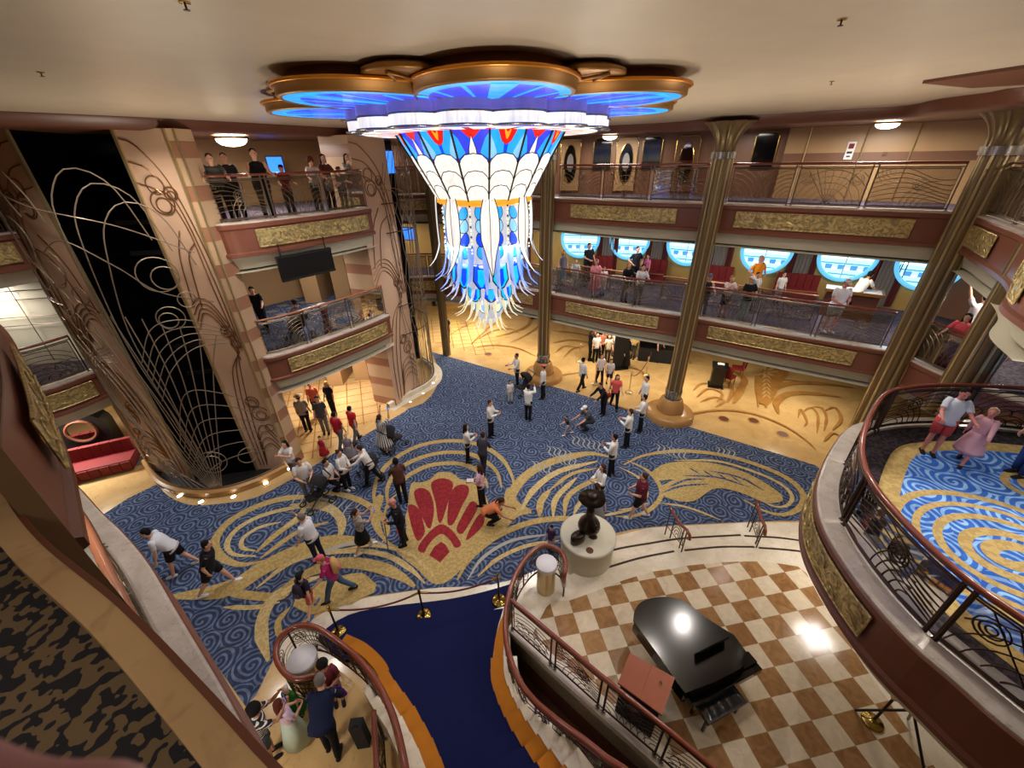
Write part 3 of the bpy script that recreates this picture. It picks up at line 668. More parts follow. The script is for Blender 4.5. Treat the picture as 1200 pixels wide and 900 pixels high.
# ---- fluted columns ----
def column(x,y,r,z0,label,base=True,cap=True,dark=False):
    t=empty('fluted_column',(x,y,z0),0,label,'column','fluted brass columns around the lobby')
    n=64; zt=9.35-z0
    def ring(rr,z,amp): return [(rr*(1+amp*abs(math.cos(4*a))**.6-amp)*math.cos(a),rr*(1+amp*abs(math.cos(4*a))**.6-amp)*math.sin(a),z) for a in [2*PI*k/n for k in range(n)]]
    s=MB(); s.smooth(True); zb=.95 if base else 0
    s.grid([ring(r,zb,.22),ring(r,zt,.22)],True); s.build('shaft',M['brass_dark'],t)
    f=MB()
    for k in range(8):
        a=2*PI*k/8+PI/8; c=math.cos(a); q=math.sin(a)
        f.tube([(c*r*.9,q*r*.9,zb),(c*r*.9,q*r*.9,zt)],r*.10,6)
    f.build('fluting',M['brass_dark'] if dark else M['brass_dull'],t)  # highlight lines on the flutes put into the colour as a lighter brass
    if cap:
        c=MB(); c.smooth(True); c.grid([ring(r*1.18,zt-.1,0),ring(r*1.18,zt+.08,0)],True); c.build('collar',M['pewter'],t)
        c=MB(); c.smooth(True); top=ZC-.12-z0; rows=[]
        for i in range(9):
            u=i/8; rr=r*(1.0+1.5*u**2.6); rows.append(ring(rr,zt+.08+(top-zt-.08)*min(1,u*1.02),.22+.12*u))
        c.grid(rows,True); c.build('capital',M['brass_dark'],t)
    if base:
        b=MB(); b.smooth(True)
        def sq(rr,z,e): 
            out=[]
            for k in range(48):
                a=2*PI*k/48; m=max(abs(math.cos(a)),abs(math.sin(a))); out.append((rr*math.cos(a)/(m**e),rr*math.sin(a)/(m**e),z))
            return out
        b.mat(0).grid([sq(.92,0,.12),sq(.92,.22,.12),sq(.84,.3,.12),sq(.5,.31,.2)],True)
        b.build('plinth',M['col_stone'],t)
        b=MB(); b.smooth(True); b.grid([sq(.48,.3,.25),sq(.49,.55,.25),sq(.40,.82,.2),sq(.33,.9,.1)],True); b.build('pedestal',M['col_stone'],t)
        b=MB(); b.smooth(True); b.grid([ring(r*1.06,.88,.1),ring(r*1.1,1.25,.1),ring(r*1.02,1.28,.1)],True); b.build('base_ring',M['pewter'],t)
    return t
column(1.52,17.25,.28,0,'brass fluted column on a round stone plinth directly behind the chandelier tail')
column(6.45,13.75,.3,0,'brass fluted column on a round stone plinth beside the roped entrance')
column(11.35,10.55,.33,0,'brass fluted column where the back and right balconies meet',base=False)
column(9.95,7.66,.34,Z4+.0,'thick brass fluted column behind the guests on the near right balcony',base=False)
p=W(527,415,0); column(-3.55,20.1,.22,0,'slim dark fluted column left of the chandelier beside the second lift cage',base=False,dark=True)
# ---- lift tower 1 ----
def panel_wall(name,pts,z0,z1,mat): 
    mb=MB(); mb.grid([[(p[0],p[1],z0),(p[0],p[1],z1)] for p in pts]); return S(name,mb,M[mat])
TL,TR=Vector((-10.9,10.42,0)),Vector((-8.95,10.88,0))
panel_wall('wall_left',[(-7.87,10.94),(-8.95,10.88)],0,ZC-.2,'peach')
mb=MB(); mb.prism([(-7.87,10.94),(-7.70,11.02),(-7.62,11.5),(-7.8,11.6)],0,ZC-.2); S('pillar_left',mb,M['band'])
mb=MB(); mb.box((-7.87,10.925,5.05),(.05,.05,10.1)); mb.box((-8.97,10.86,5.05),(.07,.07,10.1)); mb.box((TL.x,TL.y-.01,5.05),(.07,.07,10.1)); mb.box((-7.7,11.0,5.05),(.04,.04,10.1)); mb.box((-12.68,10.92,5.05),(.07,.07,10.1)); S('trim_51',mb,M['brass_dull'])
panel_wall('wall_left',[(-10.9,10.42),(-12.7,10.95)],0,ZC-.2,'peach')
mb=MB(); mb.prism([(-12.7,10.95),(-13.6,11.9),(-14.4,13.2),(-12.5,14.5),(-12.2,11.3)],0,ZC-.2); S('pillar_left',mb,M['band_pale'])
mb=MB(); mb.grid([[(x,y,0),(x,y,ZC-.2)] for x,y in [(-10.9,10.42),(-11.3,12.4),(-8.9,12.9),(-8.95,10.88)]]); mb.sheet([(-10.9,10.42,.01),(-11.3,12.4,.01),(-8.9,12.9,.01),(-8.95,10.88,.01)]); S('wall_shaft',mb,M['black'])
mb=MB()
for z in (3.1,4.1,7.1,7.95): mb.box((-10.05,12.55,z),(2.3,.1,.12),.2)
mb.box((-10.1,12.3,5),(.08,.08,10)); S('trim_52',mb,M['dark'])
# curb with floor lights
CURB=smooth_path([(-13.2,11.2),(-12.2,10.35),(-11.35,9.85),(-10.3,9.55),(-9.35,9.6),(-8.5,10.05),(-7.85,10.75)],50)
CURBO=smooth_path([(-12.9,10.9),(-11.9,9.95),(-11.09,9.55),(-10.16,9.22),(-9.25,9.25),(-8.25,9.5),(-7.3,10.4)],50)
mb=MB(); sweep(mb,CURB,1,[(.0,.0),(.02,.22),(-.06,.26),(-.16,.26),(-.18,.0)]); S('trim_53',mb,M['col_stone'])
mb=MB(); mb.sheet([(p.x,p.y,.006) for p in offset(CURB,1,-.15)]+[(p.x,p.y,.006) for p in [(-8.9,12) and Vector((-8.9,12,0)),Vector((-11.3,12,0))]]); S('floor',mb,M['dark'])
GR=offset(CURB,1,-.12)
def onp(P,s,z,off=0,side=1,NN={}):
    k=id(P)
    if k not in NN: NN[k]=(normals(P,side),P)
    f=max(0,min(1,s))*(len(P)-1); i=min(int(f),len(P)-2); p=P[i].lerp(P[i+1],f-i); n=NN[k][0][i]; return Vector((p.x,p.y,z))+n*off
def curve3(pts,n=40): return smooth_path([tuple(p) if len(p)==3 else p for p in pts],n)
def sc(P,pts,r,mb,off=0,n=36,asp=1,closed=False,side=1):
    # tube whose control points are (fraction along P, height)
    L=plen(P); Q=smooth_path([(a*L,b,0) for a,b in pts],n,closed)
    mb.tube([onp(P,q.x/L,q.y,off,side) for q in Q],r,5,closed=closed)
def circ(P,s,z,rad,r,mb,a0=0,a1=2*PI,off=0,n=22,side=1):
    L=plen(P); mb.tube([onp(P,s+rad*math.cos(a0+(a1-a0)*k/n)/L,z+rad*math.sin(a0+(a1-a0)*k/n),off,side) for k in range(n+1)],r,5,caps=False)
lg=empty('lift_grille',(-10.2,9.7,.25),0,'tall curved wrought metal scroll screen in front of the black lift shaft','screen')
mb=MB(); o=Vector((-10.2,9.7,.25))
# fan of stems rising from the bottom and arcing apart
def shift(b): b.v=[(v[0]-o.x,v[1]-o.y,v[2]-o.z) for v in b.v]; return b
R1=.014
for k in range(13):
    u=k/12; s0=.66+.06*(u-.5); s1=.30+.62*u
    sc(GR,[(s0,.3),(s0+(s1-s0)*.25,1.6),(s0+(s1-s0)*.55,3.2),(s0+(s1-s0)*.8,4.4),(s1-.02+(u-.5)*.06,5.2+.9*math.sin(u*PI))],R1,mb)
for k,(s,zt) in enumerate([(.58,9.0),(.63,8.7),(.69,8.3)]):
    sc(GR,[(.66+.01*k,.5),(.62+.02*k,3),(.56+.035*k,5.5),(s,zt-.8),(s+.05,zt),(s+.13,zt+.35),(s+.22,zt),(s+.27,zt-1.2)],R1,mb,n=50)
for (s,z,rad) in ((.82,7.0,.42),(.84,6.9,.28),(.80,5.9,.3),(.79,5.85,.2),(.88,6.3,.2),(.42,7.3,.45),(.42,7.1,.32),(.36,6.4,.4),(.38,5.9,.3),(.44,5.4,.26),(.36,5.2,.24),(.30,7.9,.5),(.28,7.0,.35),(.25,6.1,.3),(.5,6.6,.22),(.2,5.0,.26),(.17,4.1,.22),(.7,1.3,.4),(.7,1.3,.25),(.45,1.1,.4),(.45,1.1,.26),(.3,1.6,.3),(.86,1.2,.28)):
    circ(GR,s,z,rad,R1,mb)
for k in range(8):
    sc(GR,[(.03+.02*k,.35),(.05+.025*k,2),(.02+.03*k,4),(.08+.02*k,6),(.02+.03*k,8),(.10+.02*k,9.6)],R1*.9,mb)
for k in range(6):
    sc(GR,[(.45-.03*k,2.0+.2*k),(.36-.02*k,3.4),(.40-.03*k,4.6),(.50,4.8+.1*k)],R1*.9,mb)
    sc(GR,[(.98,1.0+.35*k),(.85,1.3+.45*k),(.72,1.2+.5*k),(.6,.6+.3*k)],R1*.9,mb)
for k in range(5):
    sc(GR,[(.62,3.6+.3*k),(.72,4.5+.3*k),(.84,5.0+.2*k),(.97,4.9+.1*k)],R1*.9,mb)
    sc(GR,[(.62-.04*k,.3),(.5-.03*k,.9+.2*k),(.3,1.0+.25*k),(.12,.5+.2*k)],R1*.8,mb)
sc(GR,[(.16,8.2),(.3,8.9),(.5,8.6),(.75,8.2),(.97,7.4)],R1,mb); sc(GR,[(.1,8.6),(.2,9.4),(.33,9.2),(.42,8.4)],R1,mb); sc(GR,[(.3,9.9),(.42,9.5),(.5,8.9),(.53,8.3)],R1,mb); sc(GR,[(.42,7.6),(.56,7.9),(.7,7.3),(.8,6.6),(.97,6.1)],R1,mb)
shift(mb).build('scrollwork',M['rod'],lg)
mb=MB()
for s in (.0,.06,.12): mb.tube([onp(GR,s,.25),onp(GR,s,10)],.03,6)
for z in (.3,6.3): mb.tube([onp(GR,i/40*.35 if z>1 else i/40,z) for i in range(41)],.018,6)
shift(mb).build('frame',M['rod'],lg)
# scrolls laid on the flat peach panels
def inlay(P,side,seed,label,z1=10,mat='bronze_line',dens=1,flip=1):
    t=empty('scroll_inlay',(P[0].x,P[0].y,.2),0,label,'wall ornament'); mb=MB(); L=plen(P)
    q=lambda s:s if flip>0 else 1-s
    for k in range(3): sc(P,[(q(.0),9.9-.45*k),(q(.3+.08*k),9.75-.5*k),(q(.72),8.9-.5*k),(q(.97-.1*k),7.0-.3*k),(q(.97-.05*k),4.6)],.016,mb,.015,side=side)
    for (s_,z,r_) in ((.36,8.95,.2),(.38,8.55,.27),(.385,8.5,.17),(.64,8.75,.15),(.64,8.72,.09),(.70,5.15,.17),(.70,5.1,.1),(.80,4.75,.13),(.62,2.75,.2),(.62,2.72,.12),(.74,2.3,.26),(.75,2.25,.15),(.85,1.75,.13)):
        circ(P,q(s_),z,r_*dens,.014,mb,off=.015,side=side)
    for k in range(4): sc(P,[(q(.02),5.9-.22*k),(q(.3),6.15-.14*k),(q(.6),5.95-.2*k),(q(.9-.04*k),5.0-.25*k)],.014,mb,.015,side=side)
    for k in range(2): sc(P,[(q(.5+.25*k),7.9-.3*k),(q(.25+.22*k),7.2),(q(.1+.2*k),5.9)],.014,mb,.015,side=side)
    for k in range(3): sc(P,[(q(.12+.1*k),.2),(q(.16+.14*k),2.2),(q(.4+.12*k),3.8),(q(.82),4.5+.1*k)],.014,mb,.015,side=side)
    for k in range(4): sc(P,[(q(.35),.3+.02*k),(q(.45),.9+.22*k),(q(.72),1.1+.25*k),(q(.96),.7+.22*k)],.014,mb,.015,side=side)
    ox,oy=P[0].x,P[0].y; mb.v=[(v[0]-ox,v[1]-oy,v[2]-.2) for v in mb.v]; mb.build('scrolls',M[mat],t); return t
inlay(resample([Vector((-8.92,10.88,0)),Vector((-7.88,10.94,0))],10),1,1,'bronze scroll lines on the peach wall panel right of the black lift shaft')
inlay(resample([Vector((-12.6,10.92,0)),Vector((-10.95,10.44,0))],10),1,2,'bronze scroll lines on the peach wall panel left of the black lift shaft',flip=-1)
# floor lights in the marble curb
for i,(x,y) in enumerate([(197,570),(211,582),(236,589),(274,583),(312,567),(337,551)]):
    p=W(x,y,0); t=empty('floor_light',(p.x,p.y,.0),0,['first','second','third','fourth','fifth','sixth'][i]+' round floor light from the left in the marble around the black lift shaft','floor light','round lights set in the marble floor')
    MB().lathe([(.11,0),(.11,.03),(.08,.035)],n=18).build('rim',M['brass'],t); MB().lathe([(.08,.02),(.08,.032),(0,.034)],n=18).build('lens',M['lampw'],t)
# ---- second tower ----
mb=MB(); mb.prism([(-6.15,15.3),(-5.05,14.88),(-4.95,15.6),(-5.9,17.5)],0,ZC-.2); S('pillar_back',mb,M['band'])
SP=resample([Vector((-5.05,14.86,0)),Vector((-4.32,16.45,0))],10)
mb=MB(); mb.prism([(-5.05,14.86),(-4.32,16.45),(-4.9,17.4),(-5.6,17)],0,ZC-.2); S('pillar_back',mb,M['peach'])
inlay(SP,1,3,'bronze scroll lines on the peach pier left of the chandelier')
mb=MB(); mb.grid([[(x,y,0),(x,y,ZC-.2)] for x,y in [(-4.4,16.5),(-5.4,17.5),(-5.6,19.4),(-4.9,19.7)]]); S('wall_shaft',mb,M['black'])
C2=smooth_path([(-5.3,14.65),(-4.5,15.75),(-3.95,16.5),(-3.72,17.3),(-3.95,18.4),(-4.7,19.4)],40)
mb=MB(); sweep(mb,C2,1,[(.28,.008),(.0,.02),(.0,.22),(-.1,.25),(-.2,.22),(-.2,0)]); S('trim_54',mb,M['white_marble'])
cg=empty('lift_cage',(-3.9,17.3,.2),0,'tall open metalwork cage around the second lift shaft behind the peach pier','screen')
G2=offset(C2,1,-.1); mb=MB(); o=Vector((-3.9,17.3,.2)); rnd=random.Random(5)
for k in range(26):
    s=.28+.7*k/25; sw=rnd.uniform(-.05,.05); zt=rnd.choice([10,10,9.3,8.5,9.7])
    sc(G2,[(s,.2),(s+sw,2.2),(s-sw,4.4),(s+sw*1.3,6.6),(s-sw,8.2),(s+sw*2,zt)],.012,mb,n=30)
for k in range(16): circ(G2,rnd.uniform(.35,.9),rnd.uniform(.8,9.2),rnd.uniform(.15,.4),.011,mb)
shift(mb).build('scrollwork',M['rod'],cg)
mb=MB()
for z in (.25,2.9,4.15,7.0,8.0):
    mb=MB(); mb.tube([onp(G2,.25+.75*i/30,z) for i in range(31)],.02,6); shift(mb).build('hoop',M['iron_dark'],cg)
for i,(x,y) in enumerate([(480,471),(495,461),(507,449)]):
    p=W(x,y,0)+Vector((.05,-.05,0)); t=empty('floor_light',(p.x,p.y,.0),0,['first','middle','last'][i]+' of three small floor lights along the white curb of the second lift','floor light','lights in the white curb of the second lift')
    MB().lathe([(.07,0),(.07,.03),(.05,.035)],n=14).build('rim',M['brass'],t); MB().lathe([(.05,.02),(.05,.032),(0,.034)],n=14).build('lens',M['lampw'],t)
# piers behind the left balconies
for z0,z1,m,s_ in ((0,Z4-1.2,'band',0),(Z4,Z5-1.2,'band_pale',0),(Z5,ZC-.2,'tanwall',0)):
    mb=MB(); mb.prism([(-6.3,16.4),(-5.5,16.9),(-5.5,18.4),(-6.3,18.4)],z0,z1); S('pillar_back',mb,M[m])
for x,y in ((-7.3,17.4),(-8.4,16.9)):
    mb=MB(); mb.prism([(x-.35,y-.15),(x+.3,y-.05),(x+.3,y+1.4),(x-.35,y+1.4)],0,Z5-1.2); S('pillar_back',mb,M['tanwall'])
# ---- railings ----
def scroll_panel(mb,f,w,h,style,r=.008,seed=0):
    # ironwork drawn in panel coordinates x 0..w, y 0..h ; f maps to space
    def T(pts,rr=r,n=None): mb.tube([f(max(0,min(w,x)),max(0,min(h,y))) for x,y in pts],rr,4,caps=False)
    T([(0,0),(w,0),(w,h),(0,h),(0,0)],r*1.5) if w<.5 else [T([(w*i/12,0) for i in range(13)],r*1.5),T([(w*i/12,h) for i in range(13)],r*1.5),T([(0,0),(0,h)],r*1.5),T([(w,0),(w,h)],r*1.5)]
    def arc(cx,cy,rad,a0,a1,n=12):
        pts=[]
        for i in range(n+1):
            a=a0+(a1-a0)*i/n; x=cx+rad*math.cos(a); y=cy+rad*math.sin(a)
            if -.001<=x<=w+.001 and -.001<=y<=h+.001: pts.append((x,y))
            else:
                if len(pts)>1: T(pts)
                pts=[]
        if len(pts)>1: T(pts)
    if style=='arcs':
        k=max(3,int(w/.13))
        for i in range(1,min(k,9)): arc(0,0,.13*i,0,PI/2); arc(w,h*.1,.11*i,PI/2,PI)
        for i in range(3): arc(w*.5,h*.75,.06+.05*i,0,2*PI,16)
    elif style=='fan':
        for i in range(1,int(w/.16)+2): arc(w*.5,-.1,.16*i,0,PI,20)
        for i in range(7): T([(w*.5,0),(w*(.1+.13*i),h)])
        for i in range(3): arc(w*.15,h*.7,.05+.05*i,0,2*PI,14); arc(w*.85,h*.7,.05+.05*i,0,2*PI,14)
    elif style=='wave':
        for i in range(7): T([(w*j/14,h*(.08+.13*i)+h*.16*math.sin(j/14*PI*(1.0+.12*i))) for j in range(15)])
        for i in range(5): arc(w*.8,0,.12+.12*i,PI/2,PI,10); arc(w*.25,h,.08+.08*i,PI,1.6*PI,10)
        for i in range(3): arc(w*.6,h*.6,.05+.05*i,0,2*PI,14)
    elif style=='lattice':
        for i in range(8): arc(w*.5,-.2,.2+.12*i,.1,PI-.1,16)
        for i in range(6): arc(w*(.1+.16*i),0,.16,0,PI,8); arc(w*(.1+.16*i),h*.3,.16,0,PI,8)
def railing(P,side,z,label,npan=3,inset=.14,h=RAIL,styles=('arcs','fan','wave'),wood='wood',glass=True,zf=None,posts=True,group='scrollwork railings of the balconies',panels=True,rr=.035,iron='iron',post_r=.018,gmat='glass',pr=.008):
    """railing along P; zf(fraction) gives the foot height when it climbs."""
    Q=offset(P,side,-inset); Q=resample(Q,int(max(24,npan*12))+1); L=plen(Q)
    if zf is None: zf=lambda s:z
    o=Vector((Q[len(Q)//2].x,Q[len(Q)//2].y,zf(.5)))
    def at(s,hh):
        f=max(0,min(1,s))*(len(Q)-1); i=min(int(f),len(Q)-2); p=Q[i].lerp(Q[i+1],f-i); return Vector((p.x,p.y,zf(max(0,min(1,s)))+hh))-o
    t=empty('scrollwork_railing',tuple(o),0,label,'railing',group)
    mb=MB(); mb.smooth(True); mb.tube([at(i/(len(Q)-1),h) for i in range(len(Q))],rr,8); mb.build('handrail',M[wood],t)
    mb=MB(); mb.tube([at(i/(len(Q)-1),h-.09) for i in range(len(Q))],.014,5); mb.build('upper_rod',M[iron],t)
    mb=MB(); mb.tube([at(i/(len(Q)-1),.1) for i in range(len(Q))],.014,5); mb.build('lower_rod',M[iron],t)
    gap=.07/L
    for k in range(npan):
        s0,s1=k/npan+gap,(k+1)/npan-gap; w=(s1-s0)*L
        if glass:
            g=MB(); m=max(2,int(w/.4)); g.grid([[at(s0+(s1-s0)*i/m,.06),at(s0+(s1-s0)*i/m,h-.1)] for i in range(m+1)]); g.build('glass_pane',M[gmat],t)
        if panels:
            mb=MB(); scroll_panel(mb,lambda x,y:at(s0+(s1-s0)*x/w,.13+y),w,h-.26,styles[k%len(styles)],r=pr); mb.build('scroll_panel',M[iron],t)
    if posts:
        ps=[.002]+[k/npan+d for k in range(1,npan) for d in (-gap*.8,gap*.8)]+[.998]
        for s in ps:
            mb=MB(); mb.tube([at(s,0),at(s,h)],post_r,6); mb.mat(1).box(at(s,.03),(.07,.07,.06)); mb.build('post',[M[iron],M['pewter']],t)
    return t
def nearest(P,x,y): return min(range(len(P)),key=lambda i:(P[i].x-x)**2+(P[i].y-y)**2)/(len(P)-1)
c1=nearest(BACK,1.52,17.4); c2_=nearest(BACK,6.45,14.2)
for z,dn,lv in ((Z4,'middle','middle deck'),(Z5,'top','top deck')):
    railing(sub(BACK,.03,c1-.012,26),1,z,'curved scrollwork railing of the %s behind the chandelier'%lv,4)
    railing(sub(BACK,c1+.012,c2_-.015,30),1,z,'glass and scrollwork railing, %s, between the two tall columns'%lv,3)
    railing(sub(BACK,c2_+.015,.985,30),1,z,'glass and scrollwork railing of the %s right of the second column'%lv,3)
railing(sub(RSEG,.03,.9,30),1,Z5,'dark curved railing of the top deck at the right edge',3)
railing(sub(RSEG4,.03,.6,20),1,Z4,'short railing of the middle deck where a woman in pink leans, between the right columns',1)
railing(LBAL,1,Z5,'scrollwork railing of the top left balcony where guests look down',3,styles=('wave','arcs','fan'))
railing(LBAL,1,Z4,'railing of the middle left balcony with blue carpet behind it',3,wood='wood2')
railing(sub(LEFT2,.1,.97,20),1,Z4,'dark railing of the middle deck at the far left edge',2,styles=('lattice',),iron='iron_dark')
railing(sub(LEFT2,.1,.97,20),1,Z5,'railing of the top deck in the far left corner of the view',2)
railing(LOBE,LS,Z4,'sweeping dark scrollwork railing of the near right balcony',6,inset=.27,h=1.04,styles=('lattice','wave','fan'),iron='iron_dark',rr=.045,post_r=.03,pr=.011)
railing(sub(NEARL,.1,.97,40),-1,Z4,'copper topped railing of the balcony directly below us on the left',4,inset=.24,h=1.12,wood='wood2',rr=.06)
# stage fence along the well
FEN=resample([Vector((-.08,5.07,0))]+[W(722,803,.36+1.0)*1,W(870,900,1.36)],30); FEN=[Vector((p.x,p.y,0)) for p in FEN]
FW=resample([W(600,738,.36),W(650,783,.36),W(700,828,.36),W(780,897,.36),W(850,960,.36)],30)
railing([Vector((p.x,p.y,0)) for p in FW],1,.36,'wooden topped scrollwork fence between the piano stage and the stairs',4,inset=0,h=1.08,styles=('lattice','wave','arcs'),iron='iron_dark',rr=.045,group=None,pr=.007,glass=False)
# stair rails with a volute at the foot
def zr_r(p): return 0
RST=[(661,692,.3),(661,676,1.15),(663,660,1.22),(657,646,1.25),(640,639,1.27),(625,645,1.28),(610,663,1.28),(600,685,1.28),(594,708,1.28),(592,735,1.3),(596,765,1.42),(608,797,1.62),(625,820,1.8),(645,838,1.97),(668,856,2.12),(690,872,2.26),(712,890,2.4),(735,905,2.55),(765,935,2.75)]
def stair_rail(pts,label,outer):
    P=[W(x,y,z) for x,y,z in pts]; Q=smooth_path(P,70); o=Vector((Q[0].x,Q[0].y,.3))
    t=empty('stair_railing',tuple(o),0,label,'railing')
    mb=MB(); mb.smooth(True); mb.tube([q-o for q in Q[3:]],.055,8); mb.build('handrail',M['wood'],t)
    mb=MB(); mb.tube([q-o-Vector((0,0,.1)) for q in Q[6:]],.014,5); mb.build('upper_rod',M['iron_dark'],t)
    def foot(q,i): return q-o-Vector((0,0,.93))
    mb=MB(); mb.tube([foot(q,i) for i,q in enumerate(Q)][8:],.014,5); mb.build('lower_rod',M['iron_dark'],t)
    for i in range(2,70,7):
        mb=MB(); mb.tube([Q[i]-o,foot(Q[i],i) if i>4 else Vector((Q[i].x-o.x,Q[i].y-o.y,0))],.02,6); mb.build('post',M['iron_dark'],t)
    for k in range(1,9):
        a,b=2+7*k,9+7*k
        if b>69: break
        seg=Q[a:b+1]; mb=MB(); L=plen(seg)
        def f(x,y): 
            u=x/L*(len(seg)-1); i=min(int(u),len(seg)-2); p=seg[i].lerp(seg[i+1],u-i); return p-o-Vector((0,0,.9-y))
        scroll_panel(mb,f,L,.75,('arcs','fan')[k%2],r=.008); mb.build('scroll_panel',M['iron_dark'],t)
    return t
stair_rail(RST,'curving wooden handrail on the right of the blue staircase, looping round a white topped drum',1)
LST=[(383,800,.1),(378,790,.9),(345,796,1.0),(326,778,1.1),(324,757,1.15),(335,740,1.2),(352,733,1.22),(372,736,1.25),(395,751,1.28),(418,770,1.35),(436,792,1.5),(450,815,1.65),(460,838,1.8),(467,862,1.95),(472,885,2.1),(476,910,2.25),(478,950,2.5)]
stair_rail(LST,'curving wooden handrail on the left of the blue staircase, looping round a white topped drum',-1)
# short fence inside the left wing
FL=[Vector((p.x,p.y,0)) for p in resample([W(438,833,1.1),W(441,900,1.1),W(442,960,1.1)],16)]
railing(FL,1,.0,'short wooden rail beside the black case left of the staircase',2,inset=0,h=1.1,iron='iron_dark',group=None,rr=.045)
# short handrails on the stage steps
for i,(a,b) in enumerate((((783,633),(798,646)),((877,624),(886,641)))):
    A=W(a[0],a[1],.0); B=W(b[0],b[1],.3); o=Vector((A.x,A.y,0))
    t=empty('step_railing',tuple(o),0,['short scroll-ended handrail on the stage steps nearest the statue','short scroll-ended handrail on the stage steps nearest the right balcony'][i],'railing','short handrails on the stage steps')
    d=(B-A); d.z=0; d=d.normalized()
    def q(s,z): p=A+d*s; return Vector((p.x,p.y,z))-o
    L=(Vector((B.x,B.y,0))-Vector((A.x,A.y,0))).length
    mb=MB(); mb.smooth(True); mb.tube([q(-.25,1.0),q(0,.98),q(L*.6,1.0),q(L,1.1),q(L+.14,1.08),q(L+.18,.98),q(L+.1,.92)],.04,8); mb.build('handrail',M['wood'],t)
    for s,z0 in ((-.2,.0),(0.05,.0),(L-.1,.3),(L+.02,.3)): 
        mb=MB(); mb.tube([q(s,z0),q(s,1.0 if s<.5 else 1.05)],.017,6); mb.build('post',M['iron_dark'],t)
    mb=MB()
    for k in range(4):
        mb.tube([q(L*.5+.07*(k+1)*math.cos(a_),.5+.1*(k+1)*math.sin(a_)) for a_ in [j*PI/8 for j in range(9)]],.01,4)
    mb.tube([q(-.2,.35),q(L,.5)],.012,4)
    mb.build('scroll_panel',M['iron_dark'],t)
# ---- gold relief panels ----
ci=0
for z,lv in ((Z4,'middle'),(Z5,'top')):
    for a,b,nme in ((nearest(BACK,2.0,17.2)+.02,nearest(BACK,5.7,14.8),'between the two tall columns'),(nearest(BACK,7.2,13.8),nearest(BACK,10.9,11.2),'right of the second column'),(nearest(BACK,-5.2,20.5),nearest(BACK,-3.7,20.6),'behind the lift cage'),(nearest(BACK,-1.6,19.6),nearest(BACK,.9,18),'behind the chandelier')):
        ci+=1; relief(sub(BACK,a,b,40),1,z,'long gold relief panel on the %s deck front %s'%(lv,nme),seed=ci)
relief(sub(LBAL,.18,.95,40),1,Z4,'gold relief panel on the front of the middle left balcony',seed=21)
relief(sub(LBAL,.22,.95,40),1,Z5,'gold relief panel on the front of the top left balcony above the black screen',seed=22)
relief(sub(LOBE,.42,.80,60),LS,Z4,'long curved gold relief panel on the near right balcony front',seed=23)
relief(sub(LOBE,.12,.3,40),LS,Z4,'gold relief panel on the far side of the near right balcony',seed=27)
relief(sub(RSEG,.08,.33,30),1,Z5,'short gold relief panel on the top deck front at the right edge',seed=24)
relief(sub(RSEG,.62,.9,30),1,Z5,'gold relief panel partly hidden behind the thick right column',seed=29)
relief(sub(LEFT2,.3,.93,30),1,Z4,'gold relief panel on the middle deck front above the red sofa',seed=25)
relief(sub(LEFT2,.3,.95,30),1,Z5,'gold relief panel on the top deck front at the far left',seed=28)
relief(sub(NEAR5,nearest(NEAR5,-5.3,3.9),nearest(NEAR5,-3.5,2.4),30),-1,Z5,'gold relief panel on the balcony front just beyond our ledge',seed=26,group=None)
relief(sub(NEARL,nearest(NEARL,-8.2,5.6),nearest(NEARL,-7.2,5.0),30),-1,Z4,'small piece of gold relief low on the balcony front at the left',seed=30,group=None)
# ---- grand staircase ----
RE=[(-.52,4.41),(-.51,4.13),(-.48,3.86),(-.40,3.61),(-.30,3.34),(-.19,3.1),(-.06,2.85),(.10,2.61),(.27,2.37),(.45,2.13),(.64,1.9)]
LE=[(-2.62,4.22),(-2.38,3.95),(-2.12,3.68),(-1.85,3.4),(-1.61,3.1),(-1.4,2.83),(-1.21,2.54),(-1.05,2.27),(-.92,2.0),(-.80,1.73),(-.7,1.46)]
st=MB(); rise=.165
def wid(k,s): # left, right edges at step k with border
    L,R_=Vector(LE[k]+(0,)),Vector(RE[k]+(0,)); return L,R_
land=[(-3.75,4.9),(-3.9,5.12),(-2.11,5.4),(-.4,5.6),(-.25,5.3),(-.47,4.85),(-.52,4.41),(-2.62,4.22)]
F1=[(p.x,p.y) for p in smooth_path(W2([(372,748),(388,732),(416,718),(460,710),(520,703),(565,694),(603,683)],.15),20)]
st.mat(0).prism(F1+[(-.28,5.2),(-.4,5.0),(-3.7,4.6)],.0,.155)
F2=[(p.x,p.y) for p in smooth_path(W2([(392,752),(420,733),(500,724),(590,713)],.3),14)]
st.prism(F2+[(-.4,5.2),(-.47,4.85),(-.52,4.38),(-2.6,4.15),(-3.1,4.5)],.1,.305)
for k in range(10):
    a,b=Vector(LE[k]+(0,)),Vector(RE[k]+(0,)); c,d=Vector(LE[k+1]+(0,)),Vector(RE[k+1]+(0,)); z=.3+rise*(k+1)
    st.prism([(b.x,b.y),(a.x,a.y),(c.x,c.y),(d.x,d.y)],z-.9 if k>3 else 0,z)
t=empty('staircase',(-1.5,4.0,0),0,'wide navy carpeted staircase rising towards the viewer behind the velvet ropes','staircase')
ofs=Vector((-1.5,4.0,0))
def sh(b): b.v=[(v[0]-ofs.x,v[1]-ofs.y,v[2]) for v in b.v]; return b
sh(st).build('treads',M['stairblue'],t)
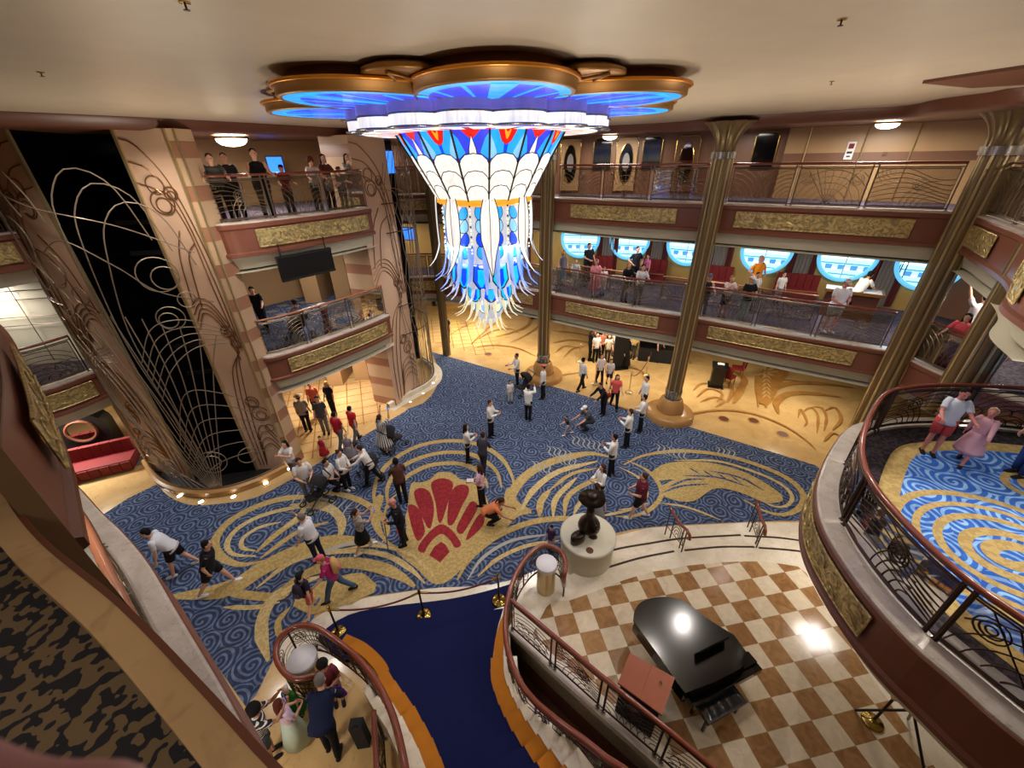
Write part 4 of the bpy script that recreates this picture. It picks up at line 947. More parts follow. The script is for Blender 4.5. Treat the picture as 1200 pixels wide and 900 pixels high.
def border(E,side,w0,w1,mat,name,n0=0,dz=0):
    mb=MB()
    for k in range(10):
        a,b=Vector(E[k]+(0,)),Vector(E[k+1]+(0,)); n=Vector(((b-a).y,-(b-a).x,0)).normalized()*side
        z=.3+rise*(k+1)+.004+dz
        p=[a+n*w0,a+n*w1,b+n*w1,b+n*w0]
        if side>0: p=p[::-1]
        mb.prism([(q.x,q.y) for q in p],z-.8 if z>.9 else 0,z)
    sh(mb).build(name,M[mat],t)
border(RE,-1,-.02,.24,'stairgold','gold_border'); border(LE,1,-.02,.22,'stairgold','gold_border')
border(RE,-1,.24,.52,'white_marble','stone_border',dz=.02); border(LE,1,.22,.5,'white_marble','stone_border',dz=.02)
mb=MB()
def strip(P,w,z,mat,name):
    mb=MB(); Q=smooth_path(P,24); sweep(mb,Q,1,[(w/2,z-.15),(w/2,z),(-w/2,z),(-w/2,z-.15)]); sh(mb).build(name,M[mat],t)
strip([(-.16,5.45),(-.30,5.1),(-.38,4.75),(-.40,4.35)],.2,.325,'stairgold','gold_border')
strip([(-3.78,4.92),(-3.3,4.72),(-2.85,4.4),(-2.62,4.12)],.22,.325,'stairgold','gold_border')
# outer walls of the flight (stringers)
for E_,sd,wd in ((RE,-1,.52),(LE,1,.5)):
    mb=MB(); rows=[]
    for k in range(10):
        a,b=Vector(E_[k]+(0,)),Vector(E_[k+1]+(0,)); n=Vector(((b-a).y,-(b-a).x,0)).normalized()*sd*wd
        rows.append([(a.x+n.x,a.y+n.y,-.5),(a.x+n.x,a.y+n.y,.3+rise*(k+1))])
    mb.grid(rows); sh(mb).build('side_wall',M['white_marble'],t)
# ---- honey marble wing on the left is the floor itself; drums, statue base ----
def drum(x,y,z0,h,r,label):
    t=empty('fluted_drum',(x,y,z0),0,label,'pedestal'); b=MB(); b.smooth(True); n=72
    def ring(rr,z): return [(rr*(1-.05*abs(math.sin(9*a)))*math.cos(a),rr*(1-.05*abs(math.sin(9*a)))*math.sin(a),z) for a in [2*PI*k/n for k in range(n)]]
    b.grid([ring(r*.9,0),ring(r*.9,h-.12)],True); b.build('fluted_body',M['brass_dull'],t)
    b=MB(); b.smooth(True); b.lathe([(r*.86,h-.14),(r,h-.12),(r*1.02,h-.02),(r*.97,h),(0,h+.002)],n=36); b.build('top',M['whitetop'],t)
p=W(635,688,.3); drum(.72,6.02,.3,.95,.24,'white topped fluted drum inside the loop of the right stair rail')
p=W(368,800,0); drum(p.x,p.y,0,.95,.27,'white topped fluted drum inside the loop of the left stair rail')
t=empty('statue_base',(1.85,6.95,.0),0,'low round cream stone base beneath the bronze statue','plinth')
b=MB(); b.smooth(True); b.lathe([(.68,0),(.7,.04),(.66,.1),(.66,.98),(.70,1.0),(.70,1.06),(.66,1.09),(0,1.09)],n=48); b.build('drum',M['cream'],t)
b=MB(); b.lathe([(.09,1.09),(.09,1.1),(0,1.1)],c=(-.05,-.5,0),n=16); b.build('plaque',M['brown2'],t)
# ---- portholes and furniture of the middle deck ----
def frame_at(P,x,y,inward=-.04):
    i=min(range(len(P)),key=lambda i:(P[i].x-x)**2+(P[i].y-y)**2); j=min(i+1,len(P)-1); t=(P[j]-P[j-1]); t.z=0; t.normalize(); n=Vector((t.y,-t.x,0)); return P[i].copy(),t,n
RW=[3.42,5.85,8.05,10.55,13.05,15.0]; RY=[20.8,20.25,18.85,17.2,15.75,14.4]
for i,(x,y) in enumerate(zip([-2.2]+RW,[22.7]+RY)):
    p,t,n=frame_at(BACKWALL4,x,y); z=5.88; R_=.86
    o=Vector((p.x,p.y,z))+n*.14
    w=empty('window_%d'%(i+1),tuple(o)); w['kind']='structure'
    def q(u,v,d=0): return t*u+Vector((0,0,v))+n*d
    g=MB(); m=36
    g.mat(0).add([q(R_*math.cos(2*PI*k/m),R_*math.sin(2*PI*k/m),0) for k in range(m)],[tuple(range(m))])
    rr=random.Random(i)
    for k in range(7):                      # the ship's deck and railings seen outside, bright daylight
        v=-.7+.2*k; hw=math.sqrt(max(.01,(R_*.97)**2-max(abs(v),abs(v+.05))**2))
        g.mat(1 if k%2 else 2).add([q(-hw*.98,v,.01),q(hw*.98,v,.01),q(hw*.98,v+.05,.01),q(-hw*.98,v+.05,.01)],[(0,1,2,3)])
    for k in range(4):
        u=-.6+.4*k; g.mat(2).add([q(u,-.5,.012),q(u+.22,-.5,.012),q(u+.22,-.32,.012),q(u,-.32,.012)],[(0,1,2,3)])
    g.build('pane',[M['skylight'],M['skywhite'],M['skyblue']],w)
    f=MB(); f.smooth(True); f.tube([q(R_*1.03*math.cos(2*PI*k/48),R_*1.03*math.sin(2*PI*k/48),.05) for k in range(48)],.075,8,closed=True); f.build('window_frame',M['ringblue'],w)
    f=MB(); f.tube([q(0,-R_,.05),q(0,R_,.05)],.02,5); f.build('mullion',M['white_plastic'],w)
# curtains between the portholes
XS=[(.6,21.75),(4.7,20.55),(6.95,19.55),(9.3,18.05),(11.8,16.5),(14.1,15.1)]
for i,(x,y) in enumerate(XS):
    p,t,n=frame_at(BACKWALL4,x,y)
    c=empty('curtain',(p.x+n.x*.12,p.y+n.y*.12,Z4),0,['grey curtain with dark red edges behind the chandelier tail','first full','second full','third full','fourth full','last'][i] if i==0 else ['','grey curtain edged in dark red, between the first and second portholes','grey curtain edged in dark red, between the second and third portholes','grey curtain edged in dark red, between the third and fourth portholes','grey curtain edged in dark red, between the fourth and fifth portholes','grey curtain edged in dark red, right of the fifth porthole'][i],'curtain','curtains between the portholes')
    for a,b,mt,nme in ((-.26,.26,'curtain_g','grey_panel'),(-.50,-.27,'curtain_r','red_panel'),(.27,.50,'curtain_r','red_panel')):
        g=MB(); g.smooth(True); k=int((b-a)/.03); g.grid([[t*(a+(b-a)*j/k)+n*(.05*math.sin(j*1.6))+Vector((0,0,z)) for j in range(k+1)] for z in (.1,2.55)]); g.build(nme,M[mt],c)
# banquettes
def banquette(x,y,L,lab,wall=BACKWALL4):
    p,t,n=frame_at(wall,x,y); c=empty('banquette',(p.x+n.x*.5,p.y+n.y*.5,Z4),math.atan2(t.y,t.x),lab,'sofa','dark red banquettes along the portholes')
    MB().box((0,0,.24),(L,.6,.42)).build('seat',M['redfab'],c); b=MB(); k=int(L/.25)
    for i in range(k): b.box((-L/2+L*(i+.5)/k,.26,.72),(L/k*.94,.14,.55))
    b.build('backrest',M['redfab'],c); MB().box((0,-.32,.45),(L,.06,.05)).build('wood_edge',M['pine'],c)
banquette(4.6,20.5,1.3,'dark red banquette under the first pair of portholes'); banquette(7.0,19.5,1.2,'dark red banquette left of the second column'); banquette(9.3,18.0,1.4,'dark red banquette behind the couple in orange'); banquette(11.8,16.5,1.5,'stepped dark red banquette behind the man in the orange shirt')
# counter at the right
p,t,n=frame_at(BACKWALL4,13.6,15.4); c=empty('service_counter',(p.x+n.x*1.7-.3,p.y+n.y*1.7,Z4),math.atan2(t.y,t.x),'orange wood counter with a pale top where a man in white leans','counter')
MB().box((0,0,.45),(1.5,.7,.9)).build('body',M['brown2'],c); MB().box((0,0,.93),(1.6,.8,.06)).build('top',M['white_plastic'],c)
b=MB(); b.box((0,-.42,.95),(1.66,.06,.1)); b.box((.82,0,.95),(.06,.86,.1)); b.build('wood_edge',M['gold_frame'],c)
# inner wooden rail on the middle deck behind the guests
for a,b,lab in ((.42,.60,'inner wooden rail behind the couple at the middle deck railing'),(.66,.90,'inner wooden rail behind the man in the orange shirt')):
    P=offset(sub(BACK,a,b,20),1,-1.9); railing(P,1,Z4,lab,3,inset=0,h=.9,wood='wood2',glass=False,group=None,iron='iron')
# ---- top deck back wall: framed oval mirrors, dark windows and doors ----
items=[(1.75,19.6,'dark'),(2.75,19.3,'oval'),(3.75,18.95,'sq'),(4.75,18.65,'oval'),(5.75,18.2,'sq'),(6.75,17.75,'ovalcol'),(9.0,16.5,'sq')]
for i,(x,y,k) in enumerate(items):
    p,t,n=frame_at(BACKWALL5,x,y); o=Vector((p.x,p.y,Z5))+n*.03
    c=empty('wall_mirror' if k!='dark' and k!='sq' else 'wall_niche',tuple(o),0,['narrow dark niche on the top deck wall beside the chandelier','left oval mirror in a bronze panel on the top deck wall','dark square niche between the two left oval mirrors','middle oval mirror in a bronze panel on the top deck wall','dark square niche right of the middle oval mirror','right oval mirror in a pale framed panel beside the second column','dark niche right of the second column on the top deck'][i],'mirror' if 'oval' in k else 'wall niche')
    def q(u,v,d=0): return t*u+Vector((0,0,v))+n*d
    w=.42
    if 'oval' in k:
        g=MB(); g.add([q(-w,.15,.02),q(w,.15,.02),q(w,2.05,.02),q(-w,2.05,.02)],[(0,1,2,3)]); g.build('panel',M['tanwall' if k=='oval' else 'brownwall'],c)
        fr=MB(); fr.tube([q(-w,.15,.03),q(w,.15,.03),q(w,1.9,.03),q(w-.1,2.05,.03),q(-w+.1,2.05,.03),q(-w,1.9,.03)],.018,5,closed=True)
        fr.build('panel_frame',M['brass'],c)
        g=MB(); g.add([q(.25*math.cos(2*PI*j/32),1.15+.68*math.sin(2*PI*j/32),.04) for j in range(32)],[tuple(range(32))]); g.build('mirror_glass',M['mirror'] if k=='ovalcol' else M['black'],c)
        fr=MB(); fr.tube([q(.26*math.cos(2*PI*j/32),1.15+.7*math.sin(2*PI*j/32),.05) for j in range(32)],.018,5,closed=True); fr.build('oval_frame',M['brass'],c)
        if k=='oval':
            g=MB(); g.add([q(.14*math.cos(2*PI*j/24),1.2+.33*math.sin(2*PI*j/24),.046) for j in range(24)],[tuple(range(24))]); g.build('clock_face' if 0 else 'pale_disc',M['curtain_g'],c)
    else:
        g=MB(); g.add([q(-.34,.95,.03),q(.34,.95,.03),q(.34,1.95,.03),q(.24,2.05,.03),q(-.24,2.05,.03),q(-.34,1.95,.03)],[tuple(range(6))]); g.build('dark_glass',M['black'],c)
        fr=MB(); fr.tube([q(-.36,.93,.03),q(.36,.93,.03),q(.36,1.95,.03),q(.25,2.07,.03),q(-.25,2.07,.03),q(-.36,1.95,.03)],.015,5,closed=True); fr.build('niche_frame',M['brass'],c)
# tan cabin wall with service doors on the right of the top deck
P=resample([V2(p) for p in [(9.6,16.0),(11.3,14.9),(12.9,13.7),(14.2,12.5)]],20)
mb=MB(); mb.mat(0).grid([[(p.x,p.y,Z5),(p.x,p.y,Z5+1.15)] for p in offset(P,1,.05)]); mb.mat(1).grid([[(p.x,p.y,Z5+1.15),(p.x,p.y,Z5+1.4)] for p in offset(P,1,.05)]); mb.mat(0).grid([[(p.x,p.y,Z5+1.4),(p.x,p.y,ZC-.2)] for p in offset(P,1,.05)]); S('wall_right',mb,[M['tanwall'],M['brownwall']])
Q=offset(P,1,.08)
for i,f in enumerate((.12,.42,.62,.86)):
    p=Q[int(f*19)]; mb=MB(); mb.box((p.x,p.y,Z5+1.1),(.03,.03,2.2)); S('trim_%d'%(61+i),mb,M['brass_dull'])
p=Q[int(.34*19)]; s_=empty('wall_notice',(p.x,p.y,Z5+1.45),math.radians(-35),'small white notice with red and black marks on the tan door','sign')
b=MB(); b.box((0,0,0),(.22,.02,.5)); b.build('board',M['white_plastic'],s_); b=MB(); b.box((0,-.013,.13),(.14,.01,.14)); b.build('red_mark',M['redfab'],s_); b=MB(); b.box((0,-.013,-.05),(.14,.01,.06)); b.box((0,-.013,-.16),(.10,.01,.04)); b.build('dark_mark',M['black_plastic'],s_)
p=Q[int(.5*19)]; s_=empty('door_switch',(p.x,p.y,Z5+1.35),math.radians(-35),'tiny dark switch plate beside the white notice','switch'); MB().box((0,0,0),(.12,.03,.1)).build('plate',M['brown2'],s_)
# flush dome lamps under the soffit
for i,(px,py,zz) in enumerate(((298,156,ZC-.24),(1000,131,ZC-.22),(563,147,ZC-.22),(741,150,ZC-.22))):
    p=W(px,py,zz-.05)
    if i==0: p=Vector((-8.3,14.2,zz-.02))
    if i==1: p=Vector((10.6,13.2,zz-.02))
    if i==2: continue
    if i==3: p=Vector((3.9,17.9,zz-.02))
    c=empty('dome_lamp',tuple(p),0,['glowing fluted dome lamp above the top left balcony','glowing dome lamp above the right gallery','','glowing dome lamp above the oval mirrors'][i],'ceiling lamp','dome lamps under the top gallery ceiling')
    g=MB(); g.smooth(True); n=48; rows=[]
    ks=1 if i==0 else .66
    for r,z in ((.42*ks,0),(.40*ks,-.1*ks),(.3*ks,-.18*ks),(.15*ks,-.22*ks),(.01,-.23*ks)): rows.append([(r*(1-.05*abs(math.sin(8*a)))*math.cos(a),r*(1-.05*abs(math.sin(8*a)))*math.sin(a),z) for a in [2*PI*k/n for k in range(n)]])
    g.grid(rows,True); g.build('glass_bowl',M['lampw'],c); g=MB(); g.lathe([(.47*ks,.02),(.47*ks,-.03),(.41*ks,-.03)],n=32); g.build('rim',M['brass'],c)
# screens and dark hanging screen under the top left balcony
_sp=offset(LBAL,1,.16)[17]; _st=LBAL[20]-LBAL[14]; c=empty('hanging_screen',(_sp.x,_sp.y,6.66),math.atan2(_st.y,_st.x),'wide black hanging screen under the top left balcony','screen')
MB().box((0,0,0),(1.7,.1,.72)).build('panel',M['black_plastic'],c); b=MB(); b.box((0,-.055,.32),(1.7,.03,.05)); b.box((0,-.055,-.32),(1.7,.03,.05)); b.build('bezel',M['dark'],c)
b=MB(); b.tube([(-.7,0,.34),(-.7,0,.7)],.02,5); b.build('hanger',M['iron_dark'],c); b=MB(); b.tube([(.7,0,.34),(.7,0,.7)],.02,5); b.build('hanger',M['iron_dark'],c)
for i,(loc,rz,sz,lab) in enumerate((((-5.2,21.6,6.1),-.2,(.9,.55),'small blue lit screen behind the lift cage on the middle deck'),((-4.9,19.0,9.3),1.1,(.5,.8),'blue lit screen inside the top of the lift cage'),((-8.6,17.0,9.3),.6,(.5,.5),'blue lit screen behind the guests on the top left balcony'))):
    c=empty('display_screen',loc,rz,lab,'screen'); MB().box((0,0,0),(sz[0]+.08,.05,sz[1]+.08)).build('housing',M['black_plastic'],c); MB().box((0,-.03,0),(sz[0],.01,sz[1])).build('display',M['screen'],c)
# lit yellow panels on the lower back wall
for i,(x,y) in enumerate(((-4.2,27.5),(-2.6,27.6),(-1.0,27.7))):
    c=empty('lit_panel',(x,y,1.5),0,['left','middle','right'][i]+' glowing yellow panel on the far wall of the promenade','light panel','glowing yellow panels on the far wall')
    MB().box((0,0,0),(1.0,.06,1.5)).build('panel',M['yellowlit'],c); b=MB(); b.tube([(-.52,-.04,-.78),(.52,-.04,-.78),(.52,-.04,.78),(-.52,-.04,.78)],.03,5,closed=True); b.build('frame',M['brass'],c)
# podium with pale top, red chairs
def podium(loc,rz,label):
    c=empty('podium',loc,rz,label,'podium'); b=MB(); b.prism([(-.32,-.28),(.32,-.28),(.32,.28),(-.32,.28)],0,.06); b.prism([(-.27,-.22),(.27,-.22),(.27,.22),(-.27,.22)],.06,1.0); b.build('body',M['black_plastic'],c)
    b=MB(); b.box((0,0,1.06),(.66,.52,.06),M=Matrix.Rotation(.12,3,'X')); b.build('top',M['black_plastic'],c); b=MB(); b.box((.02,.05,1.11),(.28,.2,.02)); b.build('paper',M['white_plastic'],c)
p=W(838,452,0); podium((p.x,p.y,0),-.4,'black podium with a white sheet on top beside two red chairs')
def chair(loc,rz,label):
    c=empty('red_chair',loc,rz,label,'chair','red dining chairs beside the podium'); MB().box((0,0,.46),(.46,.46,.09)).build('seat',M['redfab'],c)
    b=MB(); b.smooth(True); b.grid([[(x,.22+.03*math.cos(x*5)+.06*(z-.5),z) for x in (-.22,-.11,0,.11,.22)] for z in (.5,.8,1.05)]); b.grid([[(x,.26+.03*math.cos(x*5)+.06*(z-.5),z) for x in (-.22,-.11,0,.11,.22)] for z in (.5,.8,1.05)]); b.build('backrest',M['redfab'],c)
    for x in (-.2,.2):
        for y in (-.2,.22): bb=MB(); bb.tube([(x,y,.0),(x,y,.45 if y<0 else 1.0)],.02,6); bb.build('leg',M['wood'],c)
p=W(849,451,0); chair((p.x+.1,p.y,0),2.2,'red upholstered chair nearest the black podium'); p=W(862,441,0); chair((p.x,p.y,0),-1.9,'red upholstered chair turned towards the other one')
# red tufted sofa and dark arched showpiece in the left alcove, rug
p=W(118,560,0)
c=empty('tufted_sofa',(-14.6,10.9,0),math.radians(25),'red tufted sofa in the left alcove below the gold panel','sofa')
b=MB(); b.box((0,0,.25),(2.3,.8,.34)); b.build('seat',M['redfab'],c); b=MB()
for i in range(8): b.box((-1.0+.286*i,-.42,.22),(.26,.08,.34))
b.build('tufting',M['redfab'],c); b=MB()
for i in range(8): b.box((-1.0+.286*i,.36,.66),(.27,.16,.5))
b.build('backrest',M['redfab'],c)
c=empty('arched_cabinet',(-15.3,11.9,0),math.radians(25),'dark arched showpiece with a round glass front behind the red sofa','cabinet')
arch=[(-.7,0),(.7,0),(.7,1.3)]+[(.7*math.cos(a),1.3+.6*math.sin(a)) for a in [PI*i/12 for i in range(1,12)]]+[(-.7,1.3)]
b=MB(); n=len(arch); b.add([(x,y,z) for y in (-.3,.3) for x,z in arch],[tuple(range(n)),tuple(range(n,2*n))[::-1]]+[(i,n+i,n+(i+1)%n,(i+1)%n) for i in range(n)]); b.build('body',M['black_plastic'],c)
b=MB(); b.tube([(.4*math.cos(a),-.33,1.25+.4*math.sin(a)) for a in [2*PI*i/24 for i in range(24)]],.05,6,closed=True); b.build('round_frame',M['brown2'],c)
b=MB(); b.add([(.37*math.cos(a),-.32,1.25+.37*math.sin(a)) for a in [2*PI*i/24 for i in range(24)]],[tuple(range(24))]); b.build('glass_front',M['mirror'],c)
mb=MB(); mb.prism([(-16.6,10.0),(-13.0,11.4),(-13.3,12.2),(-16.8,11)],0,.012); o_=mb.build('rug',M['curtain_g']); tag(o_,'grey rug under the red sofa in the left alcove','rug')
# round speaker on the white wall
c=empty('round_speaker',(-13.9,11.22,6.9),0,'round black speaker on the white tiled wall at the far left','speaker'); b=MB(); b.tube([(0,0,0),(0,-.06,0)],.15,20); b.build('cone',M['black_plastic'],c)
b=MB(); b.tube([(.16*math.cos(a),-.05,.16*math.sin(a)) for a in [2*PI*i/20 for i in range(20)]],.015,5,closed=True); b.build('rim',M['dark'],c)
# ---- rope stanchions ----
def stanchion(x,y,z,label,mat='brass',group='brass rope stanchions at the foot of the staircase',h=.98):
    t=empty('rope_stanchion',(x,y,z),0,label,'stanchion',group); b=MB(); b.smooth(True)
    b.lathe([(.0,0),(.17,0),(.175,.02),(.15,.045),(.09,.06),(.05,.10),(.03,.13)],n=28); b.build('base',M[mat],t)
    b=MB(); b.smooth(True); b.lathe([(.022,.1),(.022,h-.1)],n=10); b.build('pole',M[mat] if mat!='brass' else M['bronze'],t)
    b=MB(); b.smooth(True); b.lathe([(.03,h-.12),(.045,h-.1),(.03,h-.07),(.03,h-.03),(.04,h),(.02,h+.04),(0,h+.05)],n=14); b.build('finial',M[mat],t)
    return Vector((x,y,z+h-.09))
def rope(a,b,sag,label,mat='rope',r=.02,group='velvet ropes between the stanchions'):
    o=(a+b)/2; t=empty('velvet_rope',tuple(o),0,label,'rope',group); pts=[a.lerp(b,i/20)-o-Vector((0,0,sag*4*(i/20)*(1-i/20))) for i in range(21)]
    m=MB(); m.smooth(True); m.tube(pts[1:-1],r,8); m.build('cord',M[mat],t)
    for e in (0,-1):
        m=MB(); m.tube([pts[e],pts[2 if e==0 else -3]],r*1.25,8); m.build('hook',M['brass'],t)
sp=[]
for i,(x,y) in enumerate(((397,742),(497,722),(585,704))):
    p=W(x,y,.16)
    sp.append(stanchion(p.x,p.y,.158,['leftmost','middle','rightmost'][i]+' of the three brass stanchions at the foot of the blue stairs'))
rope(sp[0],sp[1],.22,'burgundy velvet rope between the left and middle stair stanchions'); rope(sp[1],sp[2],.2,'burgundy velvet rope between the middle and right stair stanchions')
p=W(1022,846,.3); stanchion(p.x,p.y,.3,'brass stanchion standing alone on the checkered floor by the right balcony',group=None)
# entrance rope line on the promenade
es=[]
for i,(x,y) in enumerate(((737,460),(757,440),(746,421),(697,450),(679,424),(765,412),(806,425))):
    p=W(x,y,0); es.append(stanchion(p.x,p.y,0,['nearest stanchion of the entrance rope line, left of the second column','second stanchion of the entrance rope line','third stanchion of the entrance rope line','stanchion between the officers and guests left of the entrance','stanchion furthest left at the entrance','stanchion at the back of the entrance rope line','dark stanchion right behind the second column'][i],'brass_dull','thin stanchions at the promenade entrance'))
rope(es[0],es[1],.3,'dark rope from the nearest entrance stanchion','rope',group='ropes of the entrance line'); rope(es[1],es[5],.3,'dark rope at the back of the entrance line','rope',group='ropes of the entrance line'); rope(es[5],es[2],.25,'red rope looping beside the black screen','rope',group='ropes of the entrance line')
# pull-up screen in the crowd
p=W(725,432,0); c=empty('standing_screen',(p.x,p.y,0),.2,'tall black standing screen in the middle of the queue at the entrance','screen'); MB().box((0,0,1.02),(.75,.06,1.9)).build('panel',M['black_fabric'],c); MB().box((0,0,.04),(.85,.4,.06)).build('foot',M['black_plastic'],c)
c=empty('covered_table',(7.6,19.0,0),-.3,'dark cloth covered table behind the second column','table'); b=MB(); b.prism([(-.9,-.4),(.9,-.4),(.9,.4),(-.9,.4)],0,.74); b.build('cloth',M['black_fabric'],c); b=MB(); b.box((0,0,.755),(1.84,.84,.03)); b.build('tabletop',M['black_plastic'],c)
# ---- piano ----
A,Bp=Vector((2.32,4.62,0)),Vector((4.31,3.93,0))
def PZ(px,py,z): return W(px,py,z)
out_px=[(742,727),(744,715),(752,705),(768,700),(788,700),(806,707),(822,720),(842,733),(860,744),(880,771),(868,783),(838,799),(803,812),(795,802),(772,768)]
LID=[PZ(x,y,1.32) for x,y in out_px]
O=PZ(810,755,1.0); O=Vector((O.x,O.y,.3))
t=empty('grand_piano',tuple(O),0,'glossy black grand piano with its lid down on the checkered stage','piano')
lp=smooth_path([(p.x,p.y) for p in LID[:9]],40)+[Vector((p.x,p.y,0)) for p in LID[9:]]
lp=[(p.x-O.x,p.y-O.y) for p in lp]; cx=sum(p[0] for p in lp)/len(lp); cy=sum(p[1] for p in lp)/len(lp)
def scl(pl,f): return [(cx+(x-cx)*f,cy+(y-cy)*f) for x,y in pl]
b=MB(); b.prism(lp,.99,1.02); b.build('lid',M['piano'],t); b=MB(); b.prism(scl(lp,.975),.66,.985); b.build('case',M['piano'],t)
kb0,kb1=PZ(880,771,1.0),PZ(803,812,1.0)
kd=(kb1-kb0); kd.z=0; kl=kd.length; kd.normalize(); kn=Vector((kd.y,-kd.x,0)); 
if kn.y>0: kn=-kn
m0=(kb0+kb1)/2; m0.z=.3; off=m0-O
def kp(u,v,z): q=off+kd*u+kn*v; return (q.x,q.y,z)
ang=math.atan2(kd.y,kd.x)
b=MB(); b.box(kp(0,.06,.66),(kl*1.02,.34,.14),ang); b.build('key_bed',M['piano'],t)
b=MB(); b.box(kp(0,.02,.78),(kl*.98,.2,.05),ang); b.build('key_cover',M['piano'],t)
b=MB(); b.box(kp(0,-.3,1.12),(.7,.03,.22),ang,M=Matrix.Rotation(ang,3,'Z')@Matrix.Rotation(-.3,3,'X')); b.build('music_desk',M['piano'],t)
for u,v in ((-.58,-.12),(.58,-.12)): b=MB(); b.smooth(True); q=kp(u,v,0); b.lathe([(.04,0),(.06,.08),(.05,.12),(.075,.5),(.09,.66)],c=q,n=14); b.build('leg',M['piano'],t)
tl=(PZ(768,722,.3)-O); b=MB(); b.smooth(True); b.lathe([(.04,0),(.06,.08),(.05,.12),(.075,.5),(.09,.66)],c=(tl.x+.35,tl.y-.3,0),n=14); b.build('leg',M['piano'],t)
b=MB(); q=kp(0,-.2,.0); b.box((q[0],q[1],.12),(.22,.1,.06),ang); b.tube([kp(-.07,-.2,.12),kp(-.07,-.2,.66)],.012,5); b.build('pedal_lyre',M['brass'],t)
# bench
p0,p1=PZ(875,797,.8),PZ(812,822,.8)
bc=PZ(843,820,.8); t=empty('piano_bench',(bc.x,bc.y,.3),ang,'black tufted leather piano bench in front of the keyboard','bench')
b=MB(); b.smooth(True); nx_,ny_=22,11; rows=[]
for i in range(nx_+1):
    r=[]
    for j in range(ny_+1):
        u,v=i/nx_,j/ny_; e=min(1,min(u,1-u)*9)*min(1,min(v,1-v)*5); d=abs(math.sin(u*PI*5)*math.sin(v*PI*2.5))**.5; r.append((-.44+.88*u,-.21+.42*v,.47+.05*e*(.45+.55*d)))
    rows.append(r)
b.grid(rows); b.smooth(False).box((0,0,.445),(.88,.42,.08)); b.build('cushion',M['leather'],t)
MB().box((0,0,.38),(.80,.34,.06)).build('frame',M['piano'],t)
for x in (-.38,.38):
    for y in (-.14,.14): b=MB(); b.box((x,y,.19),(.05,.05,.38)); b.build('leg',M['piano'],t)
# lectern whose sloping top is seen from above
q=[PZ(738,765,1.45),PZ(791,794,1.45),PZ(776,838,1.36),PZ(724,800,1.36)]
cq=sum(q,Vector())/4; t=empty('wooden_lectern',(cq.x,cq.y,.3),0,'reddish wood lectern standing between the fence and the piano','lectern')
l=[(p.x-cq.x,p.y-cq.y,p.z-.3) for p in q]; b=MB(); b.add([l[0],l[1],l[2],l[3]]+[(x,y,z-.04) for x,y,z in l],[(0,3,2,1),(4,5,6,7),(0,1,5,4),(1,2,6,5),(2,3,7,6),(3,0,4,7)]); b.build('top',M['pine'],t)
b=MB(); b.tube([((l[0][0]+l[1][0])/2,(l[0][1]+l[1][1])/2,(l[0][2]+l[1][2])/2+.006),((l[2][0]+l[3][0])/2,(l[2][1]+l[3][1])/2,(l[2][2]+l[3][2])/2+.006)],.006,4); b.build('hinge',M['wood2'],t)
b=MB(); b.prism([(x*.88,y*.88) for x,y,z in l][::-1],0.02,1.0); b.build('body',M['black_fabric'],t)

b=MB(); b.box((.12+cq.x-cq.x+.12,-.05,1.16),(.03,.05,.004)); b.build('slot',M['dark'],t)
# dark tripod stand under the right balcony
p=W(1042,860,.3); t=empty('tripod_stand',(p.x,p.y,.3),0,'black tripod stand half hidden under the near right balcony','stand')
for i,(x,y) in enumerate(((-.35,.35),(.1,-.6),(.5,.2))): b=MB(); b.tube([(0,0,.9),(x,y,.02)],.022,6); b.build('leg',M['black_plastic'],t)
b=MB(); b.tube([(0,0,.8),(0,0,1.9)],.02,6); b.build('pole',M['black_plastic'],t)
# ---- generic bronze statue with hat and suitcase ----
def statue():
    t=empty('bronze_statue',(1.85,6.95,1.09),math.radians(-100),'dark bronze statue of a travelling figure in a wide hat on the round base','statue')
    b=MB(); b.smooth(True)
    b.loft([((-.09,0,.0),.07,.11),((-.09,0,.05),.07,.1),((-.08,0,.12),.045,.05),((-.08,0,.4),.05,.05)],12); b.loft([((.10,.12,.0),.07,.11),((.10,.12,.05),.07,.1),((.09,.1,.12),.045,.05),((.08,.02,.4),.05,.05)],12)
    b.loft([((0,0,.30),.32,.28),((0,0,.38),.30,.26),((0,0,.55),.17,.15),((0,0,.68),.12,.10),((0,0,.8),.15,.11),((0,0,.9),.12,.09),((0,0,.95),.05,.05),((0,0,1.02),.05,.05)],18)
    b.ball((0,.02,1.14),.14,14,(1,1,1.05)); b.loft([((0,.14,1.12),.03,.03),((0,.20,1.11),.02,.02)],8)
    for pts in ([(.14,0,.88),(.26,.05,.7),(.30,.16,.55)],[(-.14,0,.88),(-.27,.02,.76),(-.20,.2,.78)]):
        b.tube(pts,[.05,.042,.035],8); b.ball(pts[-1],.05,8)
    b.build('figure',M['bronze'],t)
    b=MB(); b.smooth(True); b.lathe([(.05,1.23),(.31,1.20),(.32,1.215),(.15,1.24),(.14,1.34),(.1,1.38),(0,1.39)],c=(0,0,0),n=28); b.build('hat',M['bronze'],t)
    c=empty('bronze_suitcase',(1.55,6.72,1.09),.5,'small bronze suitcase at the feet of the statue','suitcase'); b=MB(); b.smooth(True)
    b.loft([((0,0,.01),.19,.11),((0,0,.03),.21,.12),((0,0,.25),.21,.12),((0,0,.28),.19,.1)],20); b.build('case',M['bronze'],c); b=MB(); b.tube([(-.06,0,.28),(-.04,0,.33),(.04,0,.33),(.06,0,.28)],.012,6); b.build('handle',M['bronze'],c)
statue()
